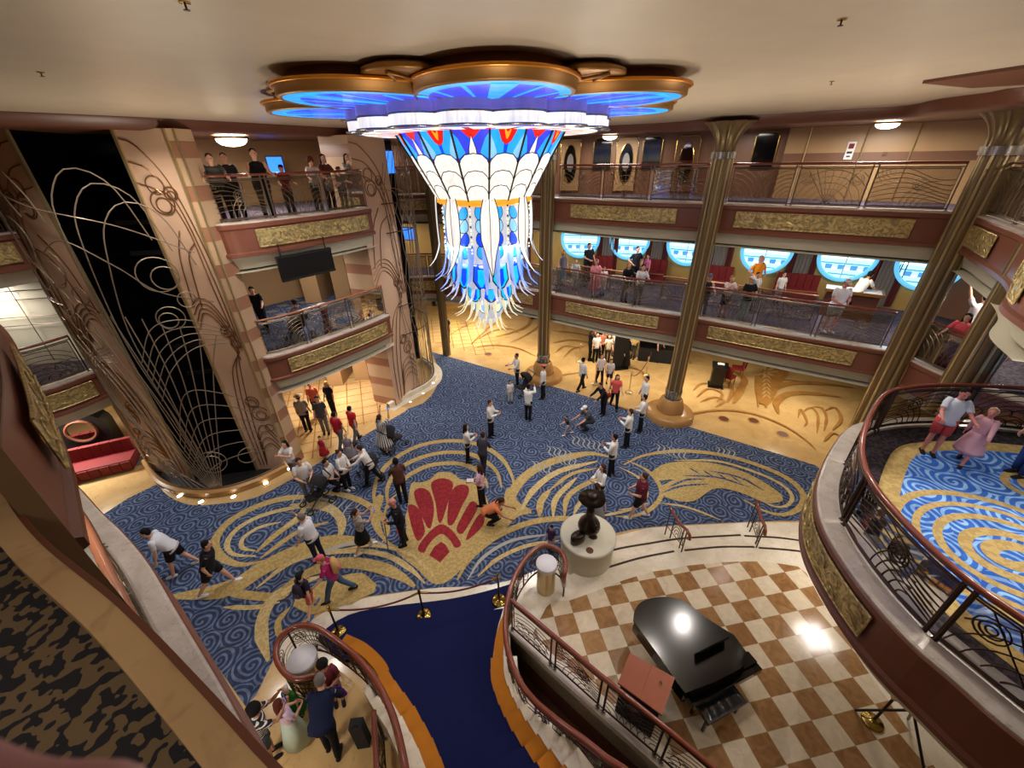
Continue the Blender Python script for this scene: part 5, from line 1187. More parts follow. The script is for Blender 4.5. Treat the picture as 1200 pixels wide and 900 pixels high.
# ---- plants in the well ----
rnd=random.Random(11)
for i in range(3):
    x,y=1.25+.42*i,2.75-.34*i
    t=empty('potted_fern',(x,y,-1.1),rnd.random()*6,['leafy plant highest in the picture of those in the well','middle leafy plant in the well beside the stairs','leafy plant in the well nearest the bottom of the picture'][i],'plant','plants in the well beside the staircase')
    b=MB(); b.smooth(True); b.lathe([(.12,0),(.16,.3),(.15,.3),(.13,.26),(0,.26)],n=16); b.build('pot',M['brown2'],t); b=MB()
    for k in range(46):
        a=rnd.random()*2*PI; l=rnd.uniform(.2,.42); h0=.3+rnd.random()*.5; w=.035; c,s_=math.cos(a),math.sin(a); z2=h0+rnd.uniform(.0,.35)
        b.mat(k%2).add([(0,0,h0-.1),(c*l*.5-s_*w,s_*l*.5+c*w,z2),(c*l,s_*l,z2-.05),(c*l*.5+s_*w,s_*l*.5-c*w,z2)],[(0,1,2,3)])
    b.build('leaves',[M['leaf'],M['leaf2']],t)
# ---- stroller ----
def stroller(x,y,z,rz,label,hood='black_fabric'):
    t=empty('stroller',(x,y,z),rz,label,'stroller'); 
    b=MB()
    for sx in (-.24,.24):
        b.tube([(sx,-.45,1.0),(sx,.1,.45),(sx,.42,.12)],.016,6); b.tube([(sx,.0,.55),(sx,-.3,.12)],.016,6)
    b.tube([(-.24,-.45,1.0),(.24,-.45,1.0)],.022,6); b.tube([(-.24,.1,.45),(.24,.1,.45)],.014,6); b.build('frame',M['black_plastic'],t)
    b=MB(); b.smooth(True); b.loft([((0,.34,.42),.2,.04),((0,.12,.38),.2,.06),((0,-.08,.42),.2,.06),((0,-.2,.75),.19,.05)],12); b.build('seat',M['black_fabric'],t)
    b=MB(); b.smooth(True); rows=[]
    for i in range(9):
        a=i/8*PI*.6+.2; rows.append([(-.24,-.12-.0,.62),(-.22,-.12-.30*math.cos(a)*.9+.05,.66+.34*math.sin(a)),(0,-.12-.34*math.cos(a)+.05,.68+.38*math.sin(a)),(.22,-.12-.30*math.cos(a)*.9+.05,.66+.34*math.sin(a)),(.24,-.12,.62)])
    b.grid(rows); b.build('hood',M[hood],t)
    for sx in (-.26,.26):
        for y_,r in ((.42,.09),(-.3,.12)):
            b=MB(); b.tube([(sx,y_+r*math.cos(a),r+.01+r*math.sin(a)*.9) for a in [2*PI*i/16 for i in range(16)]],.022,6,closed=True); b.tube([(sx,y_-r,r),(sx,y_+r,r)],.008,4); b.build('wheel',M['black_plastic'],t)
for x,y,z,rz,l in ((614,461,0,2.2,'black stroller pushed by the officer in white near the first column'),(436,560,0,.8,'black stroller among the group near the peach wall'),(376,590,0,2.4,'dark stroller beside the man in the white shirt at the left'),(462,525,0,-.6,'black stroller behind the woman in the striped dress')):
    p=W(x,y,z); stroller(p.x,p.y,z,rz,l)
p=W(770,338,Z4); stroller(p.x,p.y+2.0,Z4,1.0,'stroller with a pink hood on the middle deck left of the second column','redfab')
p=W(350,375,Z4); stroller(-7.15,12.75,Z4,1.2,'grey stroller by the rail of the middle left balcony')
# black case by the short rail
p=W(428,872,0); t=empty('black_case',(p.x,p.y,0),.1,'upright black case leaning beside the short wooden rail','case'); b=MB(); b.box((0,0,.45),(.22,.16,.8)); b.build('body',M['black_fabric'],t); b=MB(); b.tube([(-.05,-.05,.85),(0,-.08,.95),(.05,-.05,.85)],.012,5); b.build('handle',M['black_plastic'],t)
# wheeled dark suitcase on the promenade behind the first column
p=W(626,374,0); t=empty('rolling_case',(p.x,p.y,0),.3,'dark case on the promenade left of the first column','case'); b=MB(); b.box((0,0,.45),(.45,.25,.75)); b.build('body',M['black_fabric'],t); b=MB(); b.tube([(-.1,0,.8),(-.1,0,1.05),(.1,0,1.05),(.1,0,.8)],.012,5); b.build('handle',M['black_plastic'],t)
# ---- fingertip of the photographer ----
def finger():
    A_=ray(75,905).normalized()*.16; B_=ray(-120,1150).normalized()*.19; Z=ray(150,885).normalized()*.16
    o=Vector((0,0,H)); t=empty('fingertip',tuple(o),0,'blurred pink fingertip at the bottom left corner of the picture','finger')
    b=MB(); b.smooth(True); tip=ray(160,1062).normalized()*.150; base=ray(-260,1010).normalized()*.165; rr=[]
    n=14
    for i in range(n+1):
        u=i/n; r=.0205*math.sqrt(max(0.02,1-(1-min(1,u*3.2))**2))*(1+.06*math.sin(u*9)); p=tip.lerp(base,u); rr.append((p,r,r*.9))
    b.loft(rr,20,ax=(0,0,1)); b.build('finger',M['finger'],t)
finger()

# ---- ceiling sprinklers ----
for i,(x,y) in enumerate(((47,84),(216,2),(987,22),(975,95))):
    p=W(x,y,ZC); t=empty('ceiling_sprinkler',tuple(p),0,['small dark sprinkler head in the ceiling at the upper left','small sprinkler head at the top edge left of the chandelier','small sprinkler head high in the ceiling right of the chandelier','small sprinkler head in the ceiling above the right gallery'][i],'sprinkler','sprinkler heads in the ceiling')
    b=MB(); b.lathe([(.035,0),(.035,-.008),(.01,-.01)],n=14); b.build('plate',M['brass'],t); b=MB(); b.tube([(0,0,-.005),(0,0,-.04)],.007,6); b.lathe([(.02,-.04),(.02,-.045),(0,-.046)],n=10); b.build('head',M['iron_dark'],t)
# ---- chandelier ----
def lit(name,rgb,st,rib=False):
    m,nt,b=nm(name); h=N(nt); c=lin(rgb); tc=h.n('ShaderNodeTexCoord'); n=h.n('ShaderNodeTexNoise'); n.inputs['Scale'].default_value=6
    mp=h.n('ShaderNodeMapping'); mp.inputs['Scale'].default_value=(4,4,.35) if rib else (1,1,1); h.l(tc.outputs['Object'],mp.inputs[0]); h.l(mp.outputs[0],n.inputs['Vector'])
    f=h.math('MULTIPLY_ADD',n.outputs['Fac'],1.1 if rib else .8,.45 if rib else .6)
    h.l(h.math('MULTIPLY',f,st),b.inputs['Emission Strength']); b.inputs['Emission Color'].default_value=c; b.inputs['Base Color'].default_value=tuple(x*.6 for x in c[:3])+(1,); b.inputs['Roughness'].default_value=.2
    return m
GL=dict(band=lit('petal_reflection_band',(120,110,190),.35),white=lit('lit_white_glass',(255,248,240),.66,True),milk=lit('lit_milk_glass',(235,238,250),.4,True),blue=lit('lit_blue_glass',(20,70,235),.8),cyan=lit('lit_cyan_glass',(40,165,250),.72),pale=lit('lit_pale_blue_glass',(140,205,250),.66),red=lit('lit_red_glass',(225,28,20),.75),orange=lit('lit_amber_glass',(240,160,40),.8),violet=lit('lit_violet_blue_glass',(54,64,225),.7),teal=lit('lit_teal_glass',(20,190,240),.75),cream=lit('lit_cream_glass',(255,236,180),.9,True),lead=pm('leading',(40,34,30),.4,.5),tendril=lit('clear_glass_tendril',(205,205,225),.55,True),tendrilb=lit('blue_glass_tendril',(130,160,245),.7,True),tendrilc=lit('cream_glass_tendril',(240,228,190),.65,True))  # band: mirrored drum edge, its reflection of the petals put in as glow
CH=Vector((-.45,8.2,0)); ROT=math.radians(-82)
ch=empty('chandelier',(CH.x,CH.y,ZC),0,'huge stained glass chandelier with blue petal canopy and hanging glass plumes','chandelier')
def chz(b): b.v=[(v[0],v[1],v[2]-ZC) for v in b.v]; return b
# petals
for k in range(8):
    a=ROT+k*PI/4; ca,sa=math.cos(a),math.sin(a); R0,A,B=2.1,1.2,.94
    def el(s,t,z,dr=0): 
        x=R0+dr+A*s*math.cos(t); y=B*s*math.sin(t); return (x*ca-y*sa,x*sa+y*ca,z)
    TT=[2*PI*i/48 for i in range(48)]
    f=MB(); f.smooth(True)
    f.grid([[el(1.0,t,10.05) for t in TT],[el(1.03,t,10.04) for t in TT],[el(1.06,t,10.06) for t in TT],[el(1.06,t,10.14) for t in TT],[el(1.10,t,10.15) for t in TT],[el(1.10,t,10.175) for t in TT],[el(.96,t,10.18) for t in TT],[el(.9,t,10.30) for t in TT]],True)
    f.mat(1).tube([el(1.09,t,10.165) for t in TT],.022,6,closed=True)
    pet=chz(f).build('petal_frame',[M['gold_frame'],M['gold_edge']],ch)
    g=MB(); z=[10.05]
    def sh_(pts): z[0]-=.0015; g.add([(p[0],p[1],z[0]) for p in pts],[tuple(range(len(pts)))[::-1]])
    g.mat(0); sh_([el(1.0,t,0) for t in TT])
    g.mat(1); sh_([el(.86,t,0,-.04) for t in TT])
    g.mat(2); sh_([el(.5,t,0,-.35) for t in TT])
    for j in (-2,-1,0,1,2):
        t0=j*.55; w=.03 if j else .15
        # rays from the inner end
        x0,y0=R0-A*.95,0; x1,y1=R0+A*.86*math.cos(t0),B*.86*math.sin(t0)
        dx,dy=x1-x0,y1-y0; L=math.hypot(dx,dy); nx_,ny_=-dy/L*w,dx/L*w
        q=[(x0,y0),(x1-nx_,y1-ny_),(x1+nx_,y1+ny_)]
        g.mat(0); sh_([(x*ca-y*sa,x*sa+y*ca) for x,y in q])
    chz(g).build('petal_glass',[GL['cyan'],GL['violet'],GL['blue'],GL['lead']],pet)
    # small gold scroll ring between two petals
    a2=a+PI/8; f=MB(); f.smooth(True); cx,cy=2.72*math.cos(a2),2.72*math.sin(a2)
    f.lathe([(.02,10.19),(.42,10.19),(.46,10.2),(.46,10.24),(.3,10.3)],c=(cx,cy,0),n=28)
    for e in (-1,1): f.tube([(cx+.4*math.cos(a2)+e*.0,cy+.4*math.sin(a2),10.17),(cx+.1*math.cos(a2+e),cy+.1*math.sin(a2+e),10.16),(cx+.34*math.cos(a2+e*2),cy+.34*math.sin(a2+e*2),10.16)],.02,5)
    chz(f).build('canopy_scroll',M['gold_frame'],ch)
# lit drums
NL=16
for k in range(NL):
    a=ROT+2*PI*(k+.5)/NL; cx,cy=1.78*math.cos(a),1.78*math.sin(a); da=1.5
    f=MB(); f.smooth(True); AR=[a-da+2*da*i/16 for i in range(17)]
    def row(r,z): return [(cx+r*math.cos(t),cy+r*math.sin(t),z) for t in AR]
    f.mat(1).grid([row(.40,9.92),row(.40,10.06)]); f.mat(2).grid([row(.42,9.925),row(.42,9.905)]); f.mat(0).grid([row(.39,9.905),row(.39,9.78)]); f.mat(2).grid([row(.39,9.78),row(.43,9.775),row(.43,9.755),row(.36,9.75)])
    d=chz(f).build('drum_lamp',[GL['white'],GL['band'],M['pewter']],ch)
g=MB(); zz=9.752
nrm=[(2.0,GL)]
AA=[2*PI*i/96 for i in range(96)]
g.mat(0); g.grid([[(1.42*math.cos(t),1.42*math.sin(t),9.745) for t in AA],[(1.98*math.cos(t),1.98*math.sin(t),9.745) for t in AA]],True)
for k in range(32):
    a=2*PI*k/32+ROT; 
    g.mat(1 if k%2 else 2); w=.045 if k%2 else .06
    g.add([(r*math.cos(a+e*w/r*1.2),r*math.sin(a+e*w/r*1.2),9.742) for r,e in ((1.44,-1),(1.44,1),(1.95 if k%2 else 1.75,1),(1.95 if k%2 else 1.75,-1))],[(0,1,2,3)])
chz(g).build('lit_soffit',[GL['white'],M['pewter'],GL['red']],ch)
# stained glass funnel, 16 panels
def fprof(v): # v 0 top ..1 bottom
    return 1.44-.60*v, 9.76-1.02*v
for k in range(NL):
    a0=ROT+2*PI*k/NL; a1=a0+2*PI/NL
    def P3(u,v,o=0):
        r,z=fprof(v); r+=o; p,q=(r*math.cos(a0),r*math.sin(a0)),(r*math.cos(a1),r*math.sin(a1)); s=(u+1)/2; return (p[0]+(q[0]-p[0])*s,p[1]+(q[1]-p[1])*s,z)
    g=MB(); lay=[0]
    def pc(pts,m,sub_=1):
        lay[0]+=.0022; g.mat(m); 
        g.add([P3(u,v,lay[0]) for u,v in pts],[tuple(range(len(pts)))[::-1]])
    def sm(pts,n=22): return [(q.x,q.y) for q in smooth_path([(a,b,0) for a,b in pts],n,True)]
    g.mat(0); rows=[[P3(u,v) for u in (-1,-.33,.33,1)] for v in [i/8 for i in range(9)]]; g.grid(rows)
    # 0 blue 1 cyan 2 pale 3 red 4 white 5 lead 6 violet 7 orange
    if k%2==0:
        pc([(-1,0),(-.55,0),(-.12,.2),(-.1,.36),(-1,.36)],1); pc([(1,0),(.55,0),(.12,.2),(.1,.36),(1,.36)],1)
        pc([(-.55,0),(.55,0),(.28,.16),(0,.2),(-.28,.16)],3)
        pc([(-.97,.06),(-.80,.14),(-.55,.28),(-.5,.37),(-.97,.37)],2); pc([(.97,.06),(.80,.14),(.55,.28),(.5,.37),(.97,.37)],2)
        pc(sm([(-.2,.0),(0,.05),(.2,.0),(0,.14)],10),7)
    else:
        pc([(-1,0),(-.6,0),(-.2,.2),(-.3,.38),(-1,.38)],6); pc([(1,0),(.6,0),(.2,.2),(.3,.38),(1,.38)],6)
        pc([(-.6,0),(.6,0),(0,.14)],3)
        pc([(-.98,.05),(-.75,.12),(-.45,.3),(-.98,.38)],1); pc([(.98,.05),(.75,.12),(.45,.3),(.98,.38)],1)
        pc([(0,.07),(.22,.24),(.3,.38),(-.3,.38),(-.22,.24)],5); pc([(0,.09),(.18,.25),(.25,.38),(-.25,.38),(-.18,.25)],4)
    for i,(vt,vb) in enumerate(((.30,1),(.53,1),(.74,1))):
        arcp=[(-1,vt+.14),(-.86,vt+.08),(-.55,vt+.02),(0,vt),(.55,vt+.02),(.86,vt+.08),(1,vt+.14)]
        pc(arcp+[(1,1),(-1,1)],5); pc([(u*.96,v+.012) for u,v in arcp]+[(.96,.99),(-.96,.99)],4)
    chz(g).build('glass_panel',[GL['blue'],GL['cyan'],GL['pale'],GL['red'],GL['white'],GL['lead'],GL['violet'],GL['orange']],ch)
    r=MB(); r.tube([P3(-1,v,.02) for v in [i/8 for i in range(9)]],.017,5); chz(r).build('rib',GL['lead'],ch)
g=MB(); g.smooth(True); g.lathe([(.83,8.80),(.88,8.77),(.88,8.70),(.80,8.66)],n=48); chz(g).build('amber_band',GL['orange'],ch)
# cylinder panels with teardrops, feathers between
for k in range(8):
    a=ROT+k*PI/4+PI/8; 
    def C3(x,z,o=0,aa=None): t=(aa if aa is not None else a)+x/.78; r=.78+o; return (r*math.cos(t),r*math.sin(t),z)
    g=MB(); g.mat(0).grid([[C3(x,z) for x in [-.30+.075*i for i in range(9)]] for z in (8.72,7.7)])
    for i in range(4):
        zc=8.56-.22*i
        for e in (-1,1):
            pts=[]
            for j in range(14):
                t=2*PI*j/14; rr=.10*(1-.35*math.sin(t)); pts.append((e*.15+rr*math.cos(t)*.8-e*.03*math.sin(t),zc+.11*math.sin(t)))
            g.mat(1); g.add([C3(x*1.0,z,.006) for x,z in [(e*.15+(x-e*.15)*1.15,zc+(z-zc)*1.12) for x,z in pts]],[tuple(range(14))])
            g.mat(2+(i+(e>0)*0)%3); g.add([C3(x,z,.010) for x,z in pts],[tuple(range(14))])
    chz(g).build('teardrop_panel',[GL['milk'],GL['lead'],GL['cyan'],GL['pale'],GL['blue']],ch)
    b=MB(); b.smooth(True)
    for i in range(20): b.mat(i%3//2).ball(C3(0,8.95-.055*i,.07 if i>3 else .13-.015*i),.018,6)
    chz(b).build('bead_string',[GL['cream'],GL['lead']],ch)
    # feather
    af=ROT+k*PI/4; ca,sa=math.cos(af),math.sin(af); rows=[]; edge_=MB(); L1=[];L2=[]
    f=MB(); f.smooth(True)
    for i in range(19):
        u=i/18; z=9.02-1.45*u-.12*max(0,u-.8)*3; z=z if u<.86 else z+.0
        r=.86+.03*math.sin(u*PI)+(.0 if u<.7 else .9*(u-.7)**1.7*2.2); w=.165*math.sin(min(1,u*2.2+.05)*PI/2)*(1 if u<.6 else max(.04,1-(u-.6)/.42))
        if u>.9: z+=.05*(u-.9)*10
        rows.append([(r*ca-y*sa,r*sa+y*ca,z) for y in (-w,-w*.45,0,w*.45,w)] ); L1.append(rows[-1][0]); L2.append(rows[-1][4])
        rows[-1][2]=((r+.035)*ca,(r+.035)*sa,z)
    f.mat(0).grid(rows); f.mat(1).tube(L1,.008,4); f.tube(L2,.008,4); f.tube([q[2] for q in rows],.006,4)
    chz(f).build('glass_feather',[GL['white'],GL['lead']],ch)
# blue glass skirt and its tendrils
def skirt(n,z0,z1,r0,r1,cols,off,tip):
    for k in range(n):
        a=ROT+2*PI*(k+off)/n; g=MB(); w0,w1=2*r0*math.sin(PI/n)*.98,2*r1*math.sin(PI/n)*.9
        ca,sa=math.cos(a),math.sin(a)
        def q(y,v,o=0): r=r0+(r1-r0)*v+o+.02*math.sin(v*PI); return (r*ca-y*sa,r*sa+y*ca,z0+(z1-z0)*v)
        out=[(-w0/2,0),(-w0/2*.95,.35),(-w1/2,.7),(-w1*.2,.95),(0,1),(w1*.2,.95),(w1/2,.7),(w0/2*.95,.35),(w0/2,0)]
        g.mat(0).add([q(y,v) for y,v in out],[tuple(range(len(out)))]); g.mat(1).add([q(y*.86,.03+v*.92,.004) for y,v in out],[tuple(range(len(out)))])
        g.mat(2).add([q(y*.42,.35+v*.55,.008) for y,v in out],[tuple(range(len(out)))])
        chz(g).build('glass_plate',[GL['lead'],GL[cols[k%2]],GL[cols[(k+1)%2]]],ch)
skirt(12,7.78,7.2,.62,.72,('teal','blue'),.5,0)
skirt(10,7.3,6.9,.5,.54,('blue','teal'),0,0)
skirt(8,6.95,6.62,.34,.36,('pale','cream'),.5,0)
c=MB(); c.smooth(True); c.lathe([(.76,7.75),(.6,7.7),(.55,7.2),(.45,6.95),(.33,6.7),(.24,6.45),(.1,6.3),(0,6.28)],n=24); chz(c).build('lit_core',GL['milk'],ch)
rnd=random.Random(3)
def tendrils(n,z0,L,r0,flare,w,mat,off=0):
    for k in range(n):
        a=ROT+2*PI*(k+off)/n+rnd.uniform(-.05,.05); ca,sa=math.cos(a),math.sin(a); l=L*rnd.uniform(.9,1.1); fl=flare*rnd.uniform(.8,1.15); rr=[]
        for i in range(13):
            u=i/12; r=r0+fl*u**2.6*1.0; z=z0-l*(u-.18*max(0,u-.72)*5*.6); rr.append((((r*ca),(r*sa),z),w*(1-.85*u)+.003,.012*(1-.6*u)))
        t=MB(); t.smooth(True); t.loft(rr,8,ax=(-sa,ca,0)); chz(t).build('glass_tendril',GL[mat],ch)
tendrils(20,8.0,.85,.80,.27,.075,'tendrilb',.5)
tendrils(22,7.66,.80,.66,.28,.07,'tendril',.25)
tendrils(18,7.02,.55,.46,.25,.06,'tendrilc',.5)
tendrils(12,6.66,.55,.22,.17,.055,'tendrilc',0)
for k in range(14):
    a=ROT+2*PI*k/14; b=MB(); b.ball((.52*math.cos(a),.52*math.sin(a),6.95),.04,8); chz(b).build('crystal_drop',GL['milk'],ch)
# ---- people ----
_mc={}
def cm(rgb,rough=.85,noise=.1):
    k=('c',rgb)
    if k not in _mc: _mc[k]=pm('cloth_%d_%d_%d'%rgb,rgb,rough,noise=noise,scale=14,spec=.25)
    return _mc[k]
SK={'l':(222,170,142),'m':(190,134,102),'d':(112,72,52),'p':(214,140,128)}
HC={'k':(22,18,16),'b':(62,40,28),'g':(120,112,104),'y':(170,130,76),'r':(96,44,26),'w':(205,200,192)}
TOPS={'stripe_v':lambda:stripe_mat('striped_cloth_vertical',(24,24,28),(228,226,220),22,True),'stripe_h':lambda:stripe_mat('striped_cloth_horizontal',(30,30,34),(226,224,218),17,False,.35),
 'floral':lambda:spot_mat('floral_cloth',(196,186,176),(110,96,90),34,.52),'pinkfloral':lambda:spot_mat('pink_floral_cloth',(214,150,180),(240,215,228),30,.5),'leopard':lambda:spot_mat('speckled_cloth',(176,180,176),(60,60,58),40,.5),'zebra':lambda:stripe_mat('zebra_cloth',(20,20,22),(190,186,180),30,False,.6)}
def fab(x):
    if isinstance(x,str):
        if x not in _mc: _mc[x]=TOPS[x]()
        return _mc[x]
    return cm(x)
def skin(k):
    if ('s',k) not in _mc: _mc[('s',k)]=pm('skin_'+k,SK[k],.55,noise=.05,scale=10)
    return _mc[('s',k)]
ARMS={ # (forward pitch, sideways, elbow bend, inward turn) for left and right arm
 'down':((4,8,12,0),(4,8,12,0)),'clap':((20,10,88,36),(20,10,88,36)),'phone':((58,8,78,20),(62,8,72,24)),'phone1':((10,8,20,0),(60,10,80,14)),
 'rail':((42,14,38,8),(42,14,38,8)),'push':((30,8,52,4),(30,8,52,4)),'hips':((-14,34,70,60),(-14,34,70,60)),'up':((120,14,40,10),(125,12,50,14)),
 'out':((72,6,6,0),(20,12,20,0)),'swing':((28,8,24,0),(-24,10,14,0)),'hold':((12,10,58,40),(12,10,58,40)),'cross':((24,12,84,62),(24,12,78,66)),'back':((-28,14,34,24),(-28,14,34,24)),'point':((84,10,8,0),(30,10,60,20)),'wave':((150,20,20,0),(8,10,15,0)),'reach':((46,8,22,6),(40,8,26,6))}
LEGS={'stand':((2,3),(-2,3)),'walk':((17,5),(-14,14)),'stride':((24,8),(-22,14)),'sit':((84,84),(82,86)),'crouch':((96,128),(70,120)),'bend':((10,14),(-4,8)),'kneel':((70,96),(10,96)),'lunge':((50,58),(-30,20))}
R_=math.radians
def person(x,y,z,face,label,h=1.72,top=(230,228,222),bot=(24,24,28),bk='trousers',sl='short',hair='short',hc='b',sk='l',arms='down',legs='stand',lean=0,hat=None,hatc=(240,240,240),fem=False,bd=1.0,big=False,shoe=(30,28,28),head=0,turn=0,group=None,jacket=None,twist=0):
    s=h/1.75; t=empty('person',(x,y,z),R_(face-90),label,'person',group)
    vx=.0085 if big else .0115
    Lg=LEGS[legs]; low=0; J={}
    for i,sx in enumerate((-1,1)):
        al,be=Lg[i]; al,be=R_(al),R_(be)
        k=Vector((0,math.sin(al),-math.cos(al)))*.42; a=k+Vector((0,math.sin(al-be),-math.cos(al-be)))*.41
        J[i]=(k,a); low=min(low,a.z-(.09 if legs!='kneel' else .06))
    P=Vector((0,0,-low)); 
    if legs in('crouch','sit','kneel'): P.y-=.12
    ln=R_(lean); T=Vector((0,math.sin(ln),math.cos(ln))); Bk=Vector((0,-math.cos(ln),math.sin(ln)))
    at=lambda d,o=0:P+T*d+Bk*o
    hd=R_(lean*.5+head); HT=Vector((0,math.sin(hd),math.cos(hd))); neck=at(.51); hc_=neck+HT*.155+Vector((0,.015,0)); 
    w=bd*(.93 if fem else 1.0)
    S_=lambda v:(v[0]*s,v[1]*s,v[2]*s)
    b=MB(); b.smooth(True)
    def L(mb,rings,n=12,ax=None): mb.loft([(S_(c),rx*s,ry*s) for c,rx,ry in rings],n,ax)
    L(b,[(at(-.07),.11*w,.09*w),(at(0),.155*w,.115*w),(at(.12),.13*w,.10*w),(at(.28),.15*w,.11*w),(at(.38),.155*w,.10*w),(at(.45),.12*w,.08),(at(.49),.06,.06),(at(.53),.052,.055),(at(.60),.05,.055)])
    # head with chin, nose, ears
    X=Vector((1,0,0)); fwd=X.cross(HT); fwd=-fwd if fwd.y<0 else fwd
    if abs(turn)>0:
        m=Matrix.Rotation(R_(turn),3,HT); fwd=m@fwd; X=m@X
    hp=lambda a,bb,c:hc_+X*a+fwd*bb+HT*c
    L(b,[(hp(0,.03,-.115),.03,.03),(hp(0,.022,-.10),.05,.055),(hp(0,.012,-.06),.064,.078),(hp(0,0,0),.074,.092),(hp(0,-.005,.05),.073,.09),(hp(0,-.008,.09),.055,.07),(hp(0,-.008,.112),.02,.03)],14,tuple(X))
    L(b,[(hp(0,.085,.02),.010,.012),(hp(0,.108,-.012),.014,.016),(hp(0,.09,-.03),.012,.012)],8,tuple(X))
    for e in(-1,1): L(b,[(hp(e*.07,0,-.03),.012,.016),(hp(e*.084,-.005,.0),.010,.022),(hp(e*.074,0,.03),.01,.014)],8)
    L(b,[(hp(-.02,.088,-.055),.008,.008),(hp(0,.096,-.056),.010,.010),(hp(.02,.088,-.055),.008,.008)],6)
    top_=MB(); top_.smooth(True); bt=MB(); bt.smooth(True); hands=[]
    for i,sx in enumerate((-1,1)):
        th,ph,el,inn=ARMS[arms][i]; th+=lean*.0
        sh=at(.44)+Vector((sx*.165*w,0,0)); 
        def dr(p,q): return Vector((sx*math.sin(R_(q)),math.sin(R_(p))*math.cos(R_(q)),-math.cos(R_(p))*math.cos(R_(q)))).normalized()
        u=dr(th,ph); f_=dr(th+el,ph-inn); E=sh+u*.28; Wr=E+f_*.245; hands.append((Wr,f_,sx))
        ax=tuple(u.orthogonal())
        L(b,[(sh-u*.02,.05,.05),(sh+u*.08,.047,.047),(sh+u*.2,.04,.04),(E,.037,.037),(E+f_*.07,.039,.037),(E+f_*.17,.03,.028),(Wr,.024,.02)],10)
        # palm, four fingers, thumb from the side
        side=f_.cross(Vector((sx,0,0))); side=side.normalized() if side.length>.1 else Vector((0,1,0)); palm=f_.cross(side).normalized()*(-sx)
        L(b,[(Wr,.022,.018),(Wr+f_*.04,.036,.016),(Wr+f_*.085,.038,.014)],8,tuple(side))
        curl=-palm if palm.dot(Vector((sx,0,0)))>0 else palm
        for q,(o_,l) in enumerate(((.028,.062),(.010,.072),(-.010,.068),(-.028,.052))):
            r0=Wr+f_*.08+side*o_; m1=r0+(f_+curl*.25).normalized()*l*.5; m2=m1+(f_*.6+curl*.8).normalized()*l*.55
            b.tube([S_(r0-f_*.01),S_(m1),S_(m2)],[.0095*s,.009*s,.0072*s],6)
        r0=Wr+f_*.03+side*.03; b.tube([S_(r0),S_(r0+(f_*.5+side*.8).normalized()*.035),S_(r0+(f_*.9+side*.6+curl*.3).normalized()*.062)],[.0115*s,.0105*s,.008*s],6)
        if sl!='none':
            R=[(sh-u*.05+Vector((-sx*.03,0,.0)),.062,.066),(sh+u*.05,.062,.062),(sh+u*.15,.058,.058)]
            if sl=='long': R+=[(E,.05,.05),(E+f_*.1,.046,.044),(Wr-f_*.015,.036,.034)]
            else: R+=[(sh+u*.19,.058,.058)]
            L(top_,R,12)
        # legs
        k,a=J[i]; hx=P+Vector((sx*.085*w,0,-.02)); K=hx+k; A=hx+a
        foot=Vector((0,1,0)) if legs not in('kneel',) or i==0 else Vector((0,.3,-.9)).normalized()
        L(b,[(hx+Vector((0,0,.04)),.085*w,.09*w),(hx+k*.3,.078*w,.082*w),(hx+k*.7,.06,.064),(K,.05,.054),(K+(A-K)*.3,.05,.055),(K+(A-K)*.7,.036,.04),(A,.032,.036),(A-Vector((0,0,.04)),.034,.04)],10)
        f2=MB(); f2.smooth(True); sg=A-Vector((0,0,.05)); 
        rows=[(sg-foot*.075,.028,.03),(sg-foot*.05,.040,.042),(sg+foot*.02,.042,.045),(sg+foot*.10-Vector((0,0,.008)),.046,.034),(sg+foot*.155-Vector((0,0,.014)),.038,.024),(sg+foot*.175-Vector((0,0,.016)),.02,.014)]
        L(f2,rows,10); f2.build('shoe',cm(shoe),t)
        if bk=='trousers': L(bt,[(hx+Vector((0,0,.06)),.098*w,.108*w),(hx+k*.25,.094*w,.1*w),(hx+k*.7,.076,.08),(K,.067,.072),(K+(A-K)*.5,.062,.066),(A+Vector((0,0,.01)),.058,.064)],12)
        elif bk=='shorts': L(bt,[(hx+Vector((0,0,.06)),.1*w,.11*w),(hx+k*.25,.098*w,.104*w),(hx+k*.8,.088,.094)],12)
    o=b.build('body',skin(sk),t); m=o.modifiers.new('remesh','REMESH'); m.mode='VOXEL'; m.voxel_size=vx; m.use_smooth_shade=True
    low_=(-.13 if top==WH and sl=='long' else -.08) if bk!='dress' else -.02
    L(top_,[(at(.505),.062,.062),(at(.475),.10*w,.085*w),(at(.44),.165*w,.112*w),(at(.36),.182*w,.128*w),(at(.26),.176*w,.13*w),(at(.12),.158*w,.122*w),(at(0),.176*w,.134*w),(at(low_),.182*w,.14*w)],16)
    if bk=='dress':
        mid=(J[0][1]+J[1][1])/2; L(top_,[(at(.1),.155*w,.12*w),(at(-.02),.19*w,.16*w),(P+mid*.28,.25*w,.22*w),(P+mid*.52,.30*w,.27*w),(P+mid*.64,.31*w,.28*w)],20)
    top_.build('dress' if bk=='dress' else ('jacket' if sl=='long' and top==(236,234,228) else 'shirt'),fab(top),t)
    if bk in('trousers','shorts'):
        L(bt,[(at(.10),.148*w,.115*w),(at(.02),.17*w,.13*w),(P-Vector((0,0,.06)),.168*w,.13*w),(P-Vector((0,0,.12)),.12*w,.1*w)],14); bt.build(bk if bk=='shorts' else 'trousers',fab(bot),t)
    elif bk in('skirt','longskirt'):
        mid=(J[0][1]+J[1][1])/2; e=.55 if bk=='skirt' else .93; L(bt,[(at(.12),.14*w,.11*w),(at(0),.18*w,.145*w),(P+mid*.25,.22*w,.19*w),(P+mid*e,.27*w if e<.6 else .33*w,.24*w if e<.6 else .3*w)],20); bt.build('skirt',fab(bot),t)
